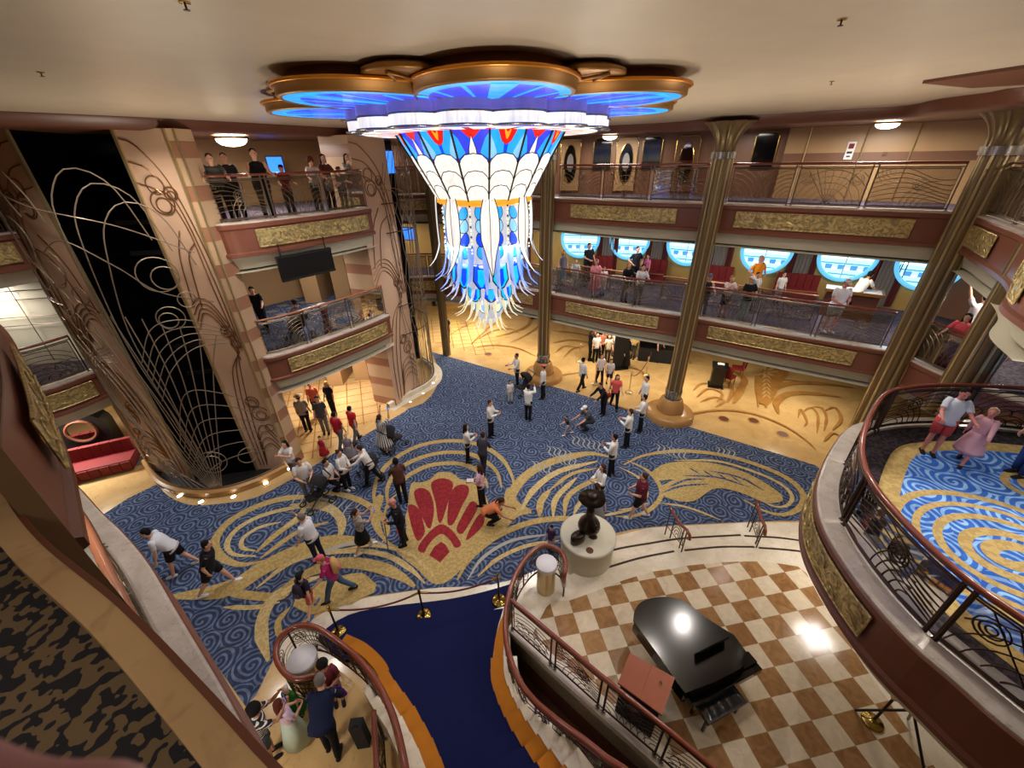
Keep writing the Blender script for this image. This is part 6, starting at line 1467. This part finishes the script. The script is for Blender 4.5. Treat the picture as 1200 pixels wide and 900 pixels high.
    # eyes
    for e in(-1,1):
        m_=MB(); m_.smooth(True); c=hp(e*.029,.086,.012); m_.ball(S_(c),.009*s,6); m_.build('eye',M['dark'],t)
    # hair
    if hair!='bald':
        m_=MB(); m_.smooth(True); 
        L(m_,[(hp(0,-.05,-.07),.05,.03),(hp(0,-.045,-.04),.070,.055),(hp(0,-.035,0),.083,.075),(hp(0,-.022,.045),.085,.09),(hp(0,-.012,.085),.072,.088),(hp(0,-.01,.115),.045,.055),(hp(0,-.01,.125),.01,.01)],14,tuple(X))
        if hair=='long':
            dn=Vector((0,0,-1)); L(m_,[(hp(0,-.04,.05),.08,.06),(hp(0,-.07,-.04),.085,.05),(hp(0,-.085,-.1),.085,.045),(hp(0,-.095,-.1)+dn*.1,.08,.035),(hp(0,-.09,-.1)+dn*.2,.05,.02)],12,tuple(X))
            for e in(-1,1): L(m_,[(hp(e*.07,-.01,.03),.02,.04),(hp(e*.083,-.01,-.05),.02,.035),(hp(e*.085,-.02,-.14),.018,.02)],8)
        if hair=='bun': m_.ball(S_(hp(0,-.09,.08)),.042*s,10)
        if hair=='tail': L(m_,[(hp(0,-.09,.05),.03,.03),(hp(0,-.135,.0),.032,.03),(hp(0,-.14,-.1),.025,.022),(hp(0,-.125,-.19),.01,.01)],8)
        if hair=='puff': m_.ball(S_(hp(0,-.03,.05)),.125*s,12)
        m_.build('hair',cm(HC[hc]),t)
    if hat:
        m_=MB(); m_.smooth(True)
        if hat=='cap':
            L(m_,[(hp(0,-.01,.05),.089,.1),(hp(0,-.01,.09),.083,.095),(hp(0,-.01,.125),.055,.065),(hp(0,-.01,.138),.012,.012)],14,tuple(X)); L(m_,[(hp(0,.07,.055),.07,.006),(hp(0,.12,.05),.062,.006),(hp(0,.155,.042),.035,.005)],10,tuple(X))
        elif hat=='officer': L(m_,[(hp(0,0,.06),.085,.098),(hp(0,0,.09),.088,.1),(hp(0,0,.105),.12,.13),(hp(0,0,.125),.115,.125),(hp(0,0,.135),.06,.07)],16,tuple(X)); L(m_,[(hp(0,.08,.062),.06,.006),(hp(0,.125,.045),.05,.005)],10,tuple(X))
        elif hat=='brim': L(m_,[(hp(0,0,.06),.16,.17),(hp(0,0,.068),.16,.17),(hp(0,0,.075),.09,.1),(hp(0,0,.13),.08,.09),(hp(0,0,.14),.04,.05)],18,tuple(X))
        elif hat=='band': L(m_,[(hp(-.085,0,.03),.012,.012),(hp(-.07,0,.1),.012,.012),(hp(0,0,.135),.014,.014),(hp(.07,0,.1),.012,.012),(hp(.085,0,.03),.012,.012)],8); 
        m_.build('hat' if hat!='band' else 'headband',cm(hatc),t)
    t['_h']=0; del t['_h']
    M3=Matrix.Rotation(R_(face-90),3,'Z'); base=Vector((x,y,z))
    return dict(o=t,hand=[base+M3@(Wr*s+f_*.09*s) for Wr,f_,sx in hands],back=base+M3@((at(.33,.17))*s),face=face,s=s)
def on(px,py,z=0): p=W(px,py,z); return p.x,p.y,z
def held(name,cat,label,loc,parts,rz=0):
    t=empty(name,tuple(loc),rz,label,cat)
    for pn,fn,mt in parts: b=MB(); fn(b); b.build(pn,mt,t)
    return t
def phone(loc,face,label): held('phone','phone',label,loc,[('case',lambda b:b.box((0,0,.03),(.075,.012,.15)),M['black_plastic']),('display',lambda b:b.box((0,-.008,.03),(.066,.003,.135)),M['screen'])],R_(face-90))
def backpack(p,label,c,c2=(30,28,34)):
    t=empty('backpack',tuple(p['back']),R_(p['face']-90),label,'backpack'); s=p['s']; b=MB(); b.smooth(True)
    b.loft([((0,-.02,-.22*s),.12*s,.06*s),((0,-.03,-.18*s),.15*s,.09*s),((0,-.03,.05*s),.15*s,.09*s),((0,-.01,.18*s),.11*s,.06*s),((0,0,.21*s),.04,.03)],14); b.build('bag',fab(c),t)
    b=MB(); b.smooth(True); b.loft([((0,-.11*s,-.18*s),.10*s,.03*s),((0,-.13*s,-.1*s),.11*s,.04*s),((0,-.11*s,-.01*s),.09*s,.02*s)],12); b.build('pocket',fab(c2),t)
    for e in(-1,1): b=MB(); b.tube([(e*.08*s,.03,.17*s),(e*.11*s,.12*s,.22*s),(e*.12*s,.2*s,.15*s)],.018*s,5); b.build('strap',fab(c2),t)
def handbag(loc,label,c):
    t=empty('handbag',(loc[0],loc[1],loc[2]-.3),0,label,'handbag'); b=MB(); b.smooth(True); b.loft([((0,0,0),.12,.05),((0,0,.03),.14,.06),((0,0,.2),.11,.04),((0,0,.22),.08,.02)],12); b.build('bag',fab(c),t); b=MB(); b.tube([(-.07,0,.2),(-.05,0,.3),(.05,0,.3),(.07,0,.2)],.01,5); b.build('handle',fab(c),t)
WH=(236,234,228); BK=(24,24,28)
OFF=dict(top=WH,sl='long',bot=BK)
gO='ship officers in white jackets'
# lobby
person(*on(576,512),-15,'officer in white jacket clapping left of the centre of the blue carpet',arms='clap',hc='b',group=gO,**OFF)
person(*on(619,492),70,'officer in white jacket seen from behind raising both hands, below the chandelier tail',arms='phone',hc='k',group=gO,**OFF)
person(*on(636,467),170,'officer in white jacket and cap standing right beside the first column',hat='officer',hatc=(214,120,100),arms='down',group=gO,**OFF)
person(*on(549,541),15,'woman officer with long black hair clapping beside a person in grey',hair='long',hc='k',fem=True,h=1.64,arms='clap',group=gO,**OFF)
person(*on(567,553),75,'person in dark grey leaning forward, above the woman in pink florals',top=(62,64,74),sl='long',bot=(40,42,52),arms='hold',legs='walk',lean=14,hc='b',sk='m',h=1.66)
q=person(*on(565,592),165,'woman in pink floral top holding a red book beside the red carpet fan',top='pinkfloral',bot=BK,fem=True,hair='long',hc='b',arms='hold',h=1.66,hat=None)
held('red_book','book','red book held open by the woman in pink florals',q['hand'][0]+Vector((0,0,.03)),[('cover',lambda b:b.box((0,0,0),(.24,.17,.02)),M['redfab']),('pages',lambda b:b.box((0,0,.014),(.21,.15,.012)),M['white_plastic'])])
person(*on(575,613),-5,'person in orange top and black trousers bending forward over the red carpet fan',top=(226,132,84),bot=BK,hair='tail',hc='b',arms='reach',legs='crouch',lean=52,fem=True,bd=1.1,h=1.68,sk='m')
person(*on(473,588),120,'man in brown shirt standing above the man with the cane',top=(96,62,52),bot=(28,28,34),hc='k',sk='d',arms='cross',sl='long',h=1.8)
q=person(*on(474,637),200,'bald man in long black coat with a walking cane beside the red carpet fan',top=BK,sl='long',bot=BK,hair='bald',sk='p',arms='hold',lean=6,h=1.78,bd=1.05)
a=q['hand'][0]; held('walking_cane','cane','thin dark cane held by the bald man in black',(a.x,a.y,0),[('shaft',lambda b:b.tube([(-.06,-.04,0),(0,0,a.z)],.013,6),M['black_plastic']),('handle',lambda b:b.tube([(0,0,a.z),(.05,.02,a.z+.03),(.1,.04,a.z)],.016,6),M['black_plastic'])])
person(*on(438,567),190,'officer in white jacket bowing towards the family left of the brown shirted man',arms='reach',legs='walk',lean=16,hc='b',group=gO,**OFF)
person(*on(409,573),-20,'officer in white jacket holding pink flowers beside the bowing officer',arms='hold',hc='b',fem=True,h=1.65,hair='bun',shoe=(235,235,235),group=gO,**OFF)
person(*on(395,574),-10,'person in black and white seated low beside the stroller at the peach wall',top=WH,bot=BK,legs='crouch',arms='hold',hc='k',h=1.7)
person(*on(365,584),-50,'man in white shirt and grey trousers below the peach wall corner',top=(232,230,226),bot=(128,128,132),arms='hold',lean=12,hc='b',bd=1.15,h=1.78)
person(*on(349,562),-95,'dark haired woman in loose white top right at the peach wall corner',top=(228,222,216),bot=(120,104,100),hair='long',hc='k',fem=True,arms='phone',h=1.68)
person(*on(382,538),-80,'small girl in a red dress on the tiled floor under the left balcony',top=(170,34,44),bk='dress',fem=True,h=1.05,hair='tail',hc='k',sl='none')
person(*on(402,525),75,'woman in a long red top walking away under the left balcony',top=(176,30,48),bot=(92,88,86),hc='k',hair='bun',fem=True,h=1.68,arms='down',legs='walk',bd=1.1)
person(*on(419,517),70,'person in red shirt with a black bag walking beside the woman in long red',top=(186,34,44),bot=(110,104,104),hc='k',h=1.66,arms='swing',legs='walk')
person(*on(413,541),-85,'child in a grey dress near the officer with pink flowers',top=(142,134,142),bk='dress',fem=True,h=1.25,hair='short',hc='y')
q=person(*on(453,530),60,'woman in a black and white striped dress lifting her phone',top='stripe_v',bk='dress',fem=True,hair='tail',hc='b',arms='up',h=1.7,bd=1.15)
phone(q['hand'][1],60,'phone held up by the woman in the striped dress')
person(*on(362,505),100,'man in grey shirt and pale straw hat beside the left tower wall',top=(150,142,134),bot=BK,hat='brim',hatc=(190,168,140),h=1.74,bd=1.1)
person(*on(383,508),-70,'man in dark grey t-shirt under the left balcony',top=(70,72,76),bot=(112,108,104),h=1.76,hc='b')
person(*on(374,488),-60,'person in orange and black at the back under the left balcony',top=(200,96,70),bot=BK,h=1.7,hc='k')
person(*on(392,486),-100,'woman in black with blonde hair under the left balcony',top=BK,bot=BK,h=1.66,hc='y',hair='long',fem=True)
q=person(*on(429,644),35,'woman in flowered blouse and black skirt taking a photo left of the bald man',top='floral',bot=BK,bk='skirt',fem=True,hair='tail',hc='b',arms='phone',legs='walk',shoe=(235,232,228),h=1.62)
phone(q['hand'][1],35,'phone held by the woman in the flowered blouse')
person(*on(375,655),170,'grey haired man in white shirt and navy vest looking left',top=(228,228,232),bot=(26,32,52),hc='g',arms='phone1',lean=8,h=1.74,hair='short',bd=1.1)
q=person(*on(398,699),200,'woman in magenta top and blue jeans striding beside the boy with a backpack',top=(186,44,110),bot=(74,96,124),fem=True,hair='short',hc='y',hat='cap',hatc=(214,96,110),legs='stride',arms='swing',h=1.66,lean=10); q['face']=200
backpack(q,'tan backpack on the woman in magenta',(206,160,106),(188,120,110))
q=person(*on(368,716),75,'boy in black cap and dark shirt by the left rope stanchion',top=(44,38,56),bot=(196,84,72),bk='shorts',hat='cap',hatc=BK,hc='k',h=1.45,arms='swing',legs='walk',shoe=(60,110,170)); backpack(q,'dark patterned backpack on the boy in the black cap',(52,46,62),(80,70,86))
person(*on(217,668),205,'man in white polo shirt and black shorts at the left edge of the carpet',top=(220,222,230),bot=BK,bk='shorts',hc='k',arms='down',legs='walk',lean=24,h=1.82,bd=1.12,shoe=(225,225,225),big=True)
person(*on(259,690),25,'person in black t-shirt and shorts walking right behind the man in white polo',top=(30,30,34),bot=(30,30,34),bk='shorts',hc='k',arms='back',legs='stride',lean=18,h=1.8,bd=1.15,shoe=(228,228,228),big=True)
# left wing
q=person(*on(322,884),40,'person in striped shirt photographing the family in the left wing',top='stripe_h',bot=(64,72,84),bk='shorts',hc='k',arms='phone',h=1.68,legs='stand',lean=12,big=True,sk='m',hair='puff'); phone(q['hand'][1]+Vector((0,0,.05)),40,'pale phone held by the person in the striped shirt')
person(*on(352,866),60,'long haired girl in pale pink top beside the man in the navy suit',top=(214,188,208),bot=(196,214,196),bk='longskirt',hair='long',hc='r',fem=True,h=1.5,arms='hold',big=True)
person(*on(392,878),100,'man in navy suit bending forward in the left wing',top=(24,32,62),sl='long',bot=(16,18,26),hc='g',arms='hold',lean=46,legs='bend',h=1.84,bd=1.15,big=True)
person(*on(352,838),-100,'small child in a green dress in front of the man in the navy suit',top=(40,120,52),bk='dress',fem=True,h=1.1,hair='bun',hc='w',big=True,arms='down')
q=person(*on(398,822),-60,'woman in maroon top carrying a purple bag by the left stair rail',top=(112,46,52),bot=(150,120,120),bk='shorts',fem=True,h=1.5,hc='k',sk='m',arms='cross',big=True,hair='puff'); handbag(q['hand'][1]+Vector((.08,0,.05)),'purple bag carried by the woman in maroon',(106,36,148))
# right half
person(*on(746,606),165,'large person in maroon shirt and black shorts on the right gold carpet figure',top=(96,26,44),bot=BK,bk='shorts',hc='b',arms='hold',h=1.78,bd=1.3,legs='walk',shoe=(200,200,205))
person(*on(701,592),-160,'woman officer with long hair clasping hands beside another officer at carpet centre right',hair='long',hc='b',fem=True,arms='clap',h=1.66,group=gO,**OFF)
person(*on(715,556),150,'officer in white jacket clapping beside the long haired woman officer',arms='clap',hc='k',sk='m',group=gO,**OFF)
person(*on(697,618),100,'person in black top and grey skirt hurrying towards the statue',top=(26,24,30),bot=(122,122,124),bk='skirt',fem=True,hc='b',arms='swing',legs='stride',lean=16,h=1.66,hair='tail')
person(*on(733,524),150,'officer in white jacket clapping directly left of the second column plinth',arms='clap',hc='b',group=gO,**OFF)
person(*on(749,506),160,'officer in white jacket turned sideways nearest the second column plinth',arms='hold',hc='k',group=gO,**OFF)
person(*on(752,482),190,'officer in white jacket with arms at sides, partly in front of the second column',arms='down',hc='k',group=gO,**OFF)
person(*on(688,505),200,'person in grey crouching with a white cap in the middle of the carpet',top=(70,72,80),bot=(60,62,70),legs='crouch',lean=30,arms='reach',hat='cap',hatc=(240,240,240),hc='k',h=1.75)
person(*on(665,509),190,'toddler in dark top running towards the left on the carpet',top=(60,60,70),bot=(190,190,196),bk='shorts',legs='stride',arms='out',lean=14,h=.95,hc='b',shoe=(235,235,235))
person(*on(706,486),210,'person in long black coat bending over the crouching guest',top=BK,sl='long',bot=BK,arms='reach',lean=28,hc='b',h=1.72)
q=person(*on(719,478),-95,'woman in coral top and black trousers walking in with a red bag',top=(226,92,88),bot=BK,fem=True,hair='long',hc='b',arms='swing',legs='walk',h=1.68,bd=1.1); handbag(q['hand'][1],'red handbag of the woman in coral',(190,50,40))
person(*on(681,457),30,'officer in white jacket facing the guests at the entrance, left of the rope',arms='down',hc='k',legs='walk',group=gO,**OFF)
person(*on(702,450),-85,'woman in white t-shirt walking behind the woman in coral',top=(226,222,218),bot=BK,fem=True,hair='long',hc='b',h=1.64,legs='walk')
person(*on(713,452),-95,'girl in grey t-shirt and shorts beside the woman in white t-shirt',top=(206,206,212),bot=(40,44,56),bk='shorts',fem=True,hc='b',h=1.45,hair='tail',legs='walk')
person(*on(691,422),10,'tall man in black suit at the left of the entrance queue',top=BK,sl='long',bot=BK,hc='k',sk='d',arms='hold',h=1.85)
person(*on(732,430),-60,'woman in long black coat in front of the black standing screen',top=BK,sl='long',bot=BK,bk='longskirt',hc='b',fem=True,h=1.7)
gQ='guests waiting in the queue at the entrance'
for i,(x,y,c,f,b_,hh) in enumerate(((697,424,(220,216,210),-80,BK,1.68),(704,419,(190,110,90),-100,BK,1.6),(711,425,(216,200,176),-95,(60,60,70),1.62),(719,417,(236,234,230),-70,(150,110,90),1.66),(700,411,(40,36,40),-90,BK,1.72),(709,408,(224,214,204),-110,(80,76,80),1.7),(722,410,(200,120,110),-90,BK,1.64),(741,420,(200,190,110),-120,(60,60,60),1.66),(730,399,(232,230,226),-90,(70,90,130),1.7),(770,424,(30,28,32),-60,BK,1.72),(780,416,(36,34,40),-140,BK,1.68),(786,404,(222,218,214),-100,BK,1.66))):
    person(*on(x,y),f,['guest in white in the front row of the entrance queue','guest in rust top in the entrance queue','guest in beige top in the front row of the queue','guest in white leaning in the entrance queue','guest in black at the back left of the queue','guest in cream at the very back of the queue','guest in pink top beside the standing screen','guest in yellow top right of the standing screen','guest in white at the back right of the queue','guest in black left of the covered table','guest in black right at the covered table','guest in white half hidden by the second column'][i],top=c,bot=b_,h=hh,hc='bkbrbkybkbkb'[i],fem=i%2==1,hair=('short','long')[i%2],arms=('down','hold','phone1')[i%3],group=gQ)
person(*on(606,452),200,'officer in white with a dark bag pushing the stroller left of the first column',arms='push',hc='k',sk='m',group=gO,**OFF)
person(*on(598,472),-70,'small child in white beside the stroller left of the first column',top=(232,230,228),bot=(210,208,206),h=1.15,hc='b')
person(*on(645,645),-120,'small child in dark clothes just behind the right stair rail loop',top=(70,50,90),bot=(180,180,190),h=1.0,hc='k')
for i,(x,y) in enumerate(((502,352),(509,358),(517,360))): person(*on(x,y),-60+40*i,['guest in black furthest left by the glowing yellow panels','guest in black in the middle by the glowing yellow panels','guest in dark brown standing apart by the yellow panels'][i],top=[BK,(40,36,36),(70,44,30)][i],bot=BK,hc='k',group='guests by the glowing yellow panels',h=1.72)
person(*on(525,402),90,'person in black standing behind the slim dark column',top=BK,bot=BK,hc='k',h=1.74)
# middle deck, between the two tall columns
def d4(px,py,off=.0): p=W(px,py,Z4); return p.x,p.y+off,Z4
gM='guests along the middle deck railing'
person(*d4(651,341,.15),-95,'small girl in patterned dress at the railing beside the first column',top='floral',bk='dress',fem=True,h=1.2,hc='y',group=gM)
person(*d4(660,337,.35),-90,'blonde woman in grey tank top behind the girl in the patterned dress',top=(120,124,140),bot=(110,160,180),fem=True,hair='long',hc='y',h=1.66,sl='none',group=gM)
person(*d4(674,342,.3),-95,'child in pale grey outfit at the railing between two groups',top=(186,190,190),bot=(170,190,190),h=1.4,hc='y',arms='rail',group=gM)
person(*d4(692,336,1.0),-60,'large man in black t-shirt behind the woman in pink',top=BK,bot=(40,40,48),h=1.82,bd=1.25,hc='b',arms='hold',group=gM)
person(*d4(697,350,.25),-95,'woman in pink dress with a white headband at the railing',top=(232,150,166),bk='dress',fem=True,hair='tail',hc='b',h=1.62,hat='band',hatc=(240,220,225),bd=1.1,arms='rail',group=gM)
person(*d4(707,348,.3),-90,'child in white top held close to the woman in pink',top=(236,226,230),bot=(220,220,226),h=1.25,hc='b',arms='hold',group=gM)
person(*d4(733,356,.3),-85,'blonde woman in black jacket and speckled trousers leaning at the railing',top=BK,sl='long',bot='leopard',fem=True,hair='long',hc='y',arms='rail',lean=12,h=1.68,group=gM)
person(*d4(749,360,.3),-90,'person in white t-shirt and speckled trousers leaning on the railing',top=(222,224,230),bot='leopard',hc='k',arms='rail',lean=12,h=1.7,group=gM)
person(*d4(752,346,1.4),-80,'man in dark shirt standing behind the pair at the railing',top=(34,36,44),bot=(40,40,50),hc='b',arms='hips',h=1.82,group=gM)
person(*d4(768,345,1.6),-150,'child in pink top by the pink hooded stroller',top=(230,120,170),bot=BK,fem=True,h=1.4,hc='b',group=gM)
# right of the second column
person(*d4(824,372,.2),-110,'woman with blue grey headscarf leaning on the railing right beside the second column',top=(44,40,44),bot=(120,120,128),fem=True,hat='cap',hatc=(96,110,130),arms='rail',lean=18,h=1.66,sl='none',hc='g',group=gM)
person(*d4(848,375,.2),-100,'woman in loose white and pink blouse leaning over the railing',top=(226,206,204),bot=(40,52,92),bk='shorts',fem=True,hair='tail',hc='y',arms='phone',lean=14,h=1.66,group=gM)
person(*d4(871,380,.2),-95,'person in black t-shirt and light jeans with a white cap at the railing',top=BK,bot=(168,200,214),hat='cap',hatc=(238,240,242),arms='cross',h=1.7,hc='k',group=gM)
person(*d4(890,372,.8),-90,'boy in white t-shirt with black print behind the railing',top=(230,230,226),bot=(120,124,130),h=1.5,hc='k',group=gM)
person(*d4(903,366,1.5),-80,'man in bright orange polo and grey shorts with arms spread',top=(244,148,24),bot=(128,132,140),bk='shorts',h=1.84,hc='y',arms='hips',bd=1.15,sk='p',group=gM)
person(*d4(930,368,1.2),-95,'child in white t-shirt by the inner wooden rail',top=(226,222,216),bot=(130,130,140),h=1.3,hc='b',group=gM)
person(*d4(838,350,2.4),-60,'person in orange top sitting behind the woman in the headscarf',top=(240,110,60),bot=BK,legs='sit',h=1.7,hc='b',group=gM)
person(*d4(855,348,2.6),-110,'person in orange vest and black top looking down near the fourth porthole',top=(226,110,80),bot=BK,h=1.7,hc='k',sl='none',group=gM)
person(*d4(925,352,2.6),-100,'man in black cap and black t-shirt behind the man in orange polo',top=(34,34,40),bot=BK,hat='cap',hatc=BK,h=1.74,hc='k',group=gM)
person(*d4(938,355,2.3),-120,'woman in brown top with hands on hips near the fifth porthole',top=(90,60,54),bot=(40,36,40),arms='hips',fem=True,h=1.66,hc='b',sk='m',group=gM)
q=person(*d4(975,392,.25),-95,'man in white polo and pale shorts with a cap reading his phone at the railing',top=(234,232,238),bot=(186,202,206),bk='shorts',hat='cap',hatc=(226,206,206),arms='hold',h=1.84,bd=1.2,head=20,sk='p',shoe=(200,216,220)); phone(q['hand'][0]+Vector((0,-.05,.02)),-95,'phone held by the man in white polo on the middle deck')
p=frame_at(BACKWALL4,12.4,15.9)[0]; person(12.3,13.9,Z4,20,'man in white t-shirt leaning over the orange counter',top=(228,222,214),bot=BK,bk='shorts',arms='reach',lean=35,h=1.78,hc='k',sk='m')
person(11.95,9.85,Z4,-150,'dark haired woman in coral top leaning on the short rail between the right columns',top=(236,96,108),bot=(120,44,66),bk='longskirt',fem=True,hair='long',hc='k',arms='rail',lean=14,h=1.66,bd=1.2,sk='l')
person(12.5,9.2,Z4,-160,'child in white top and pale headband beside the woman in coral',top=(222,226,236),bot=(150,150,160),fem=True,hat='band',hatc=(236,216,206),hc='b',h=1.4)
person(13.4,10.9,Z4,60,'man in white t-shirt turned away behind the woman in coral',top=(206,198,196),bot=BK,arms='wave',h=1.8,hc='k',bd=1.15)
# near right balcony
person(*on(1086,531,Z4),-120,'boy in white t-shirt and red shorts on the near right balcony',top=(216,226,240),bot=(206,80,76),bk='shorts',h=1.55,hc='k',sk='p',arms='rail',head=12,big=True,hair='short')
person(*on(1124,542,Z4),-150,'girl in a pale pink dress with a fluffy headband on the near right balcony',top=(226,176,190),bk='dress',fem=True,h=1.3,hc='y',hat='band',hatc=(244,214,222),sl='long',legs='walk',arms='swing',hair='bun',big=True,sk='p')
person(*on(1190,556,Z4),180,'person in blue jeans cut off by the right edge of the picture',top=(120,40,50),bot=(44,72,140),h=1.75,hc='b',big=True)
# top left balcony
def lb(s_,off=.35): 
    i=int(s_*(len(LBAL)-1)); n=normals(LBAL,1)[i]; p=LBAL[i]-n*off; return p.x,p.y
gT='guests leaning on the top left balcony rail'
for s_,off,f,lab,kw in ((.13,.45,-55,'grey haired person in grey leaning furthest left on the top left balcony',dict(top=(92,94,90),hc='b',arms='rail',lean=16,bd=1.15)),
    (.24,.9,-60,'person in dark clothes behind the grey leaning guest, top left balcony',dict(top=(50,48,50),hc='k',arms='down')),
    (.36,.45,-55,'man in black sleeveless top on the top left balcony',dict(top=BK,hc='k',arms='rail',sl='none',lean=10,bd=1.15,sk='l',h=1.82)),
    (.50,.4,-50,'child in red shirt and dark cap on the top left balcony',dict(top=(150,36,44),hat='cap',hatc=BK,h=1.4,arms='rail')),
    (.68,.4,-50,'red haired woman in white top on the top left balcony',dict(top=(214,208,204),hc='r',hair='puff',fem=True,arms='rail',lean=10,h=1.58)),
    (.79,.45,-50,'woman in dark headband with pale face on the top left balcony',dict(top=(96,52,52),hc='k',hair='long',fem=True,arms='rail',h=1.66,hat='band',hatc=BK)),
    (.86,.3,-45,'child in maroon hat and white top on the top left balcony',dict(top=(206,204,210),hat='brim',hatc=(110,34,44),h=1.3,arms='rail')),
    (.95,.4,-45,'woman in zebra striped top furthest right on the top left balcony',dict(top='zebra',sl='long',hc='k',hair='long',fem=True,arms='phone1',bot=(60,60,58),h=1.68))):
    x,y=lb(s_,off); person(x,y,Z5,f,lab,group=gT,**kw)
x,y=lb(.28,2.6); person(x,y,Z4,-70,'worker in black leaning beside the pillar behind the middle left balcony',top=BK,bot=BK,hc='k',legs='walk',lean=20,h=1.76,arms='push')
x,y=lb(.42,1.3); person(x,y,Z4,160,'woman in mauve top sitting behind the grey stroller on the middle left balcony',top=(120,92,104),bot=(96,44,44),legs='sit',hc='b',fem=True,h=1.64)
x,y=lb(.55,.55); t=empty('draped_stand',(x,y,Z4),0,'maroon draped stand with a pale top by the middle left balcony rail','stand')
b=MB(); b.smooth(True); b.lathe([(.16,0),(.12,.3),(.10,.7),(.15,1.0),(.13,1.02),(0,1.02)],n=20); b.build('drape',M['redfab'],t); b=MB(); b.lathe([(.17,1.0),(.17,1.04),(0,1.05)],n=20); b.build('top',M['white_plastic'],t)
# ---- light ----
w=bpy.data.worlds.new('world'); bpy.context.scene.world=w; w.use_nodes=True
w.node_tree.nodes['Background'].inputs[0].default_value=(.5,.45,.4,1); w.node_tree.nodes['Background'].inputs[1].default_value=.15
def area_l(name,loc,power,size,col=(1,.92,.84),rot=(0,0,0),sy=None):
    l=bpy.data.lights.new(name,'AREA'); l.energy=power; l.size=size; l.color=col
    if sy: l.shape='RECTANGLE'; l.size_y=sy
    o=bpy.data.objects.new(name,l); COL.objects.link(o); o.location=loc; o.rotation_euler=rot; return o
def spot_l(name,loc,tgt,power,ang,col=(1,.92,.84),r=.15,blend=.5):
    l=bpy.data.lights.new(name,'SPOT'); l.energy=power; l.spot_size=math.radians(ang); l.color=col; l.shadow_soft_size=r; l.spot_blend=blend
    o=bpy.data.objects.new(name,l); COL.objects.link(o); o.location=loc; o.rotation_euler=(Vector(tgt)-Vector(loc)).to_track_quat('-Z','Y').to_euler(); return o
for x,y,p in ((7,2,60),(7.5,.2,40),(6,9,110),(-5,10,90),(0,13,120),(-9,9,60),(9,5,80)):
    for dx,dy in ((-.9,-.6),(.9,.6)): spot_l('ceiling_light',(x+dx,y+dy,ZC-.06),(x+dx,y+dy,0),p*2.6,140,(1,.92,.84),.12,.8)
for x,y,p in ((-.5,8.2,200),):
    o=area_l('chandelier_glow',(x,y,8.0),p,1.5,(.8,.9,1.0))
# gallery soffit lights
for i in range(0,78,13):
    for (Wl,z) in ((BACKWALL4,Z5-1.35),(BACKWALL5,ZC-.3)):
        p=BACK[min(i+6,79)].lerp(Wl[min(i+6,79)],.45); area_l('gallery_light',(p.x,p.y,z),45,.8)
    p=BACK[min(i+6,79)].lerp(BACKWALL4[min(i+6,79)],.5); area_l('promenade_light',(p.x,p.y,Z4-1.4),76,1.0,(1,.88,.68))
for p,pw in (((-7.8,15.2,2.7),130),((-7.6,14.8,6.5),60),((-7.6,14.8,9.9),50),((-15.5,11.0,2.7),170),((-14.5,10.6,6.6),60),((13.6,10,6.5),90),((12.5,8.8,9.9),60),((9.5,3.5,9.9),150),((-1.6,-.6,10.2),20),((-8.2,14.0,9.9),200),((10.4,13.0,9.9),90),((3.6,17.4,9.9),50),((-2.5,23,2.7),120),((8,6,2.6),40),((-5,1,2.6),60),((-6,3,6.6),30)):
    area_l('downlight_and_fill',p,pw,.7)  # soffit lamps, plus unseen ones added to brighten the ledge, alcove and galleries
for t,pw in (((-10.5,8.5,0),500),((-3.6,17.2,0),400),((3,12,0),500),((-4,8,0),400)):
    spot_l('spotlight',(t[0]*.8,t[1]*.9,ZC-.1),t,pw,50,(.86,.92,1.0))
# ---- colour management ----
sc=bpy.context.scene
sc.view_settings.view_transform='Standard'; sc.view_settings.look='None'; sc.view_settings.exposure=0.42; sc.view_settings.gamma=1; sc.view_settings.use_curve_mapping=False

for t,pw in (((2,10,10),400),((-6,9,10),320),((6,7,10),330),((0,4,10),230)):
    spot_l('ceiling_fill',(t[0],t[1],6.3 if t[1]>3 else 7.2),(t[0],t[1],10),pw,165,(1,.9,.74),.6,.9)  # unseen upward spots added in mid-air to brighten the ceiling
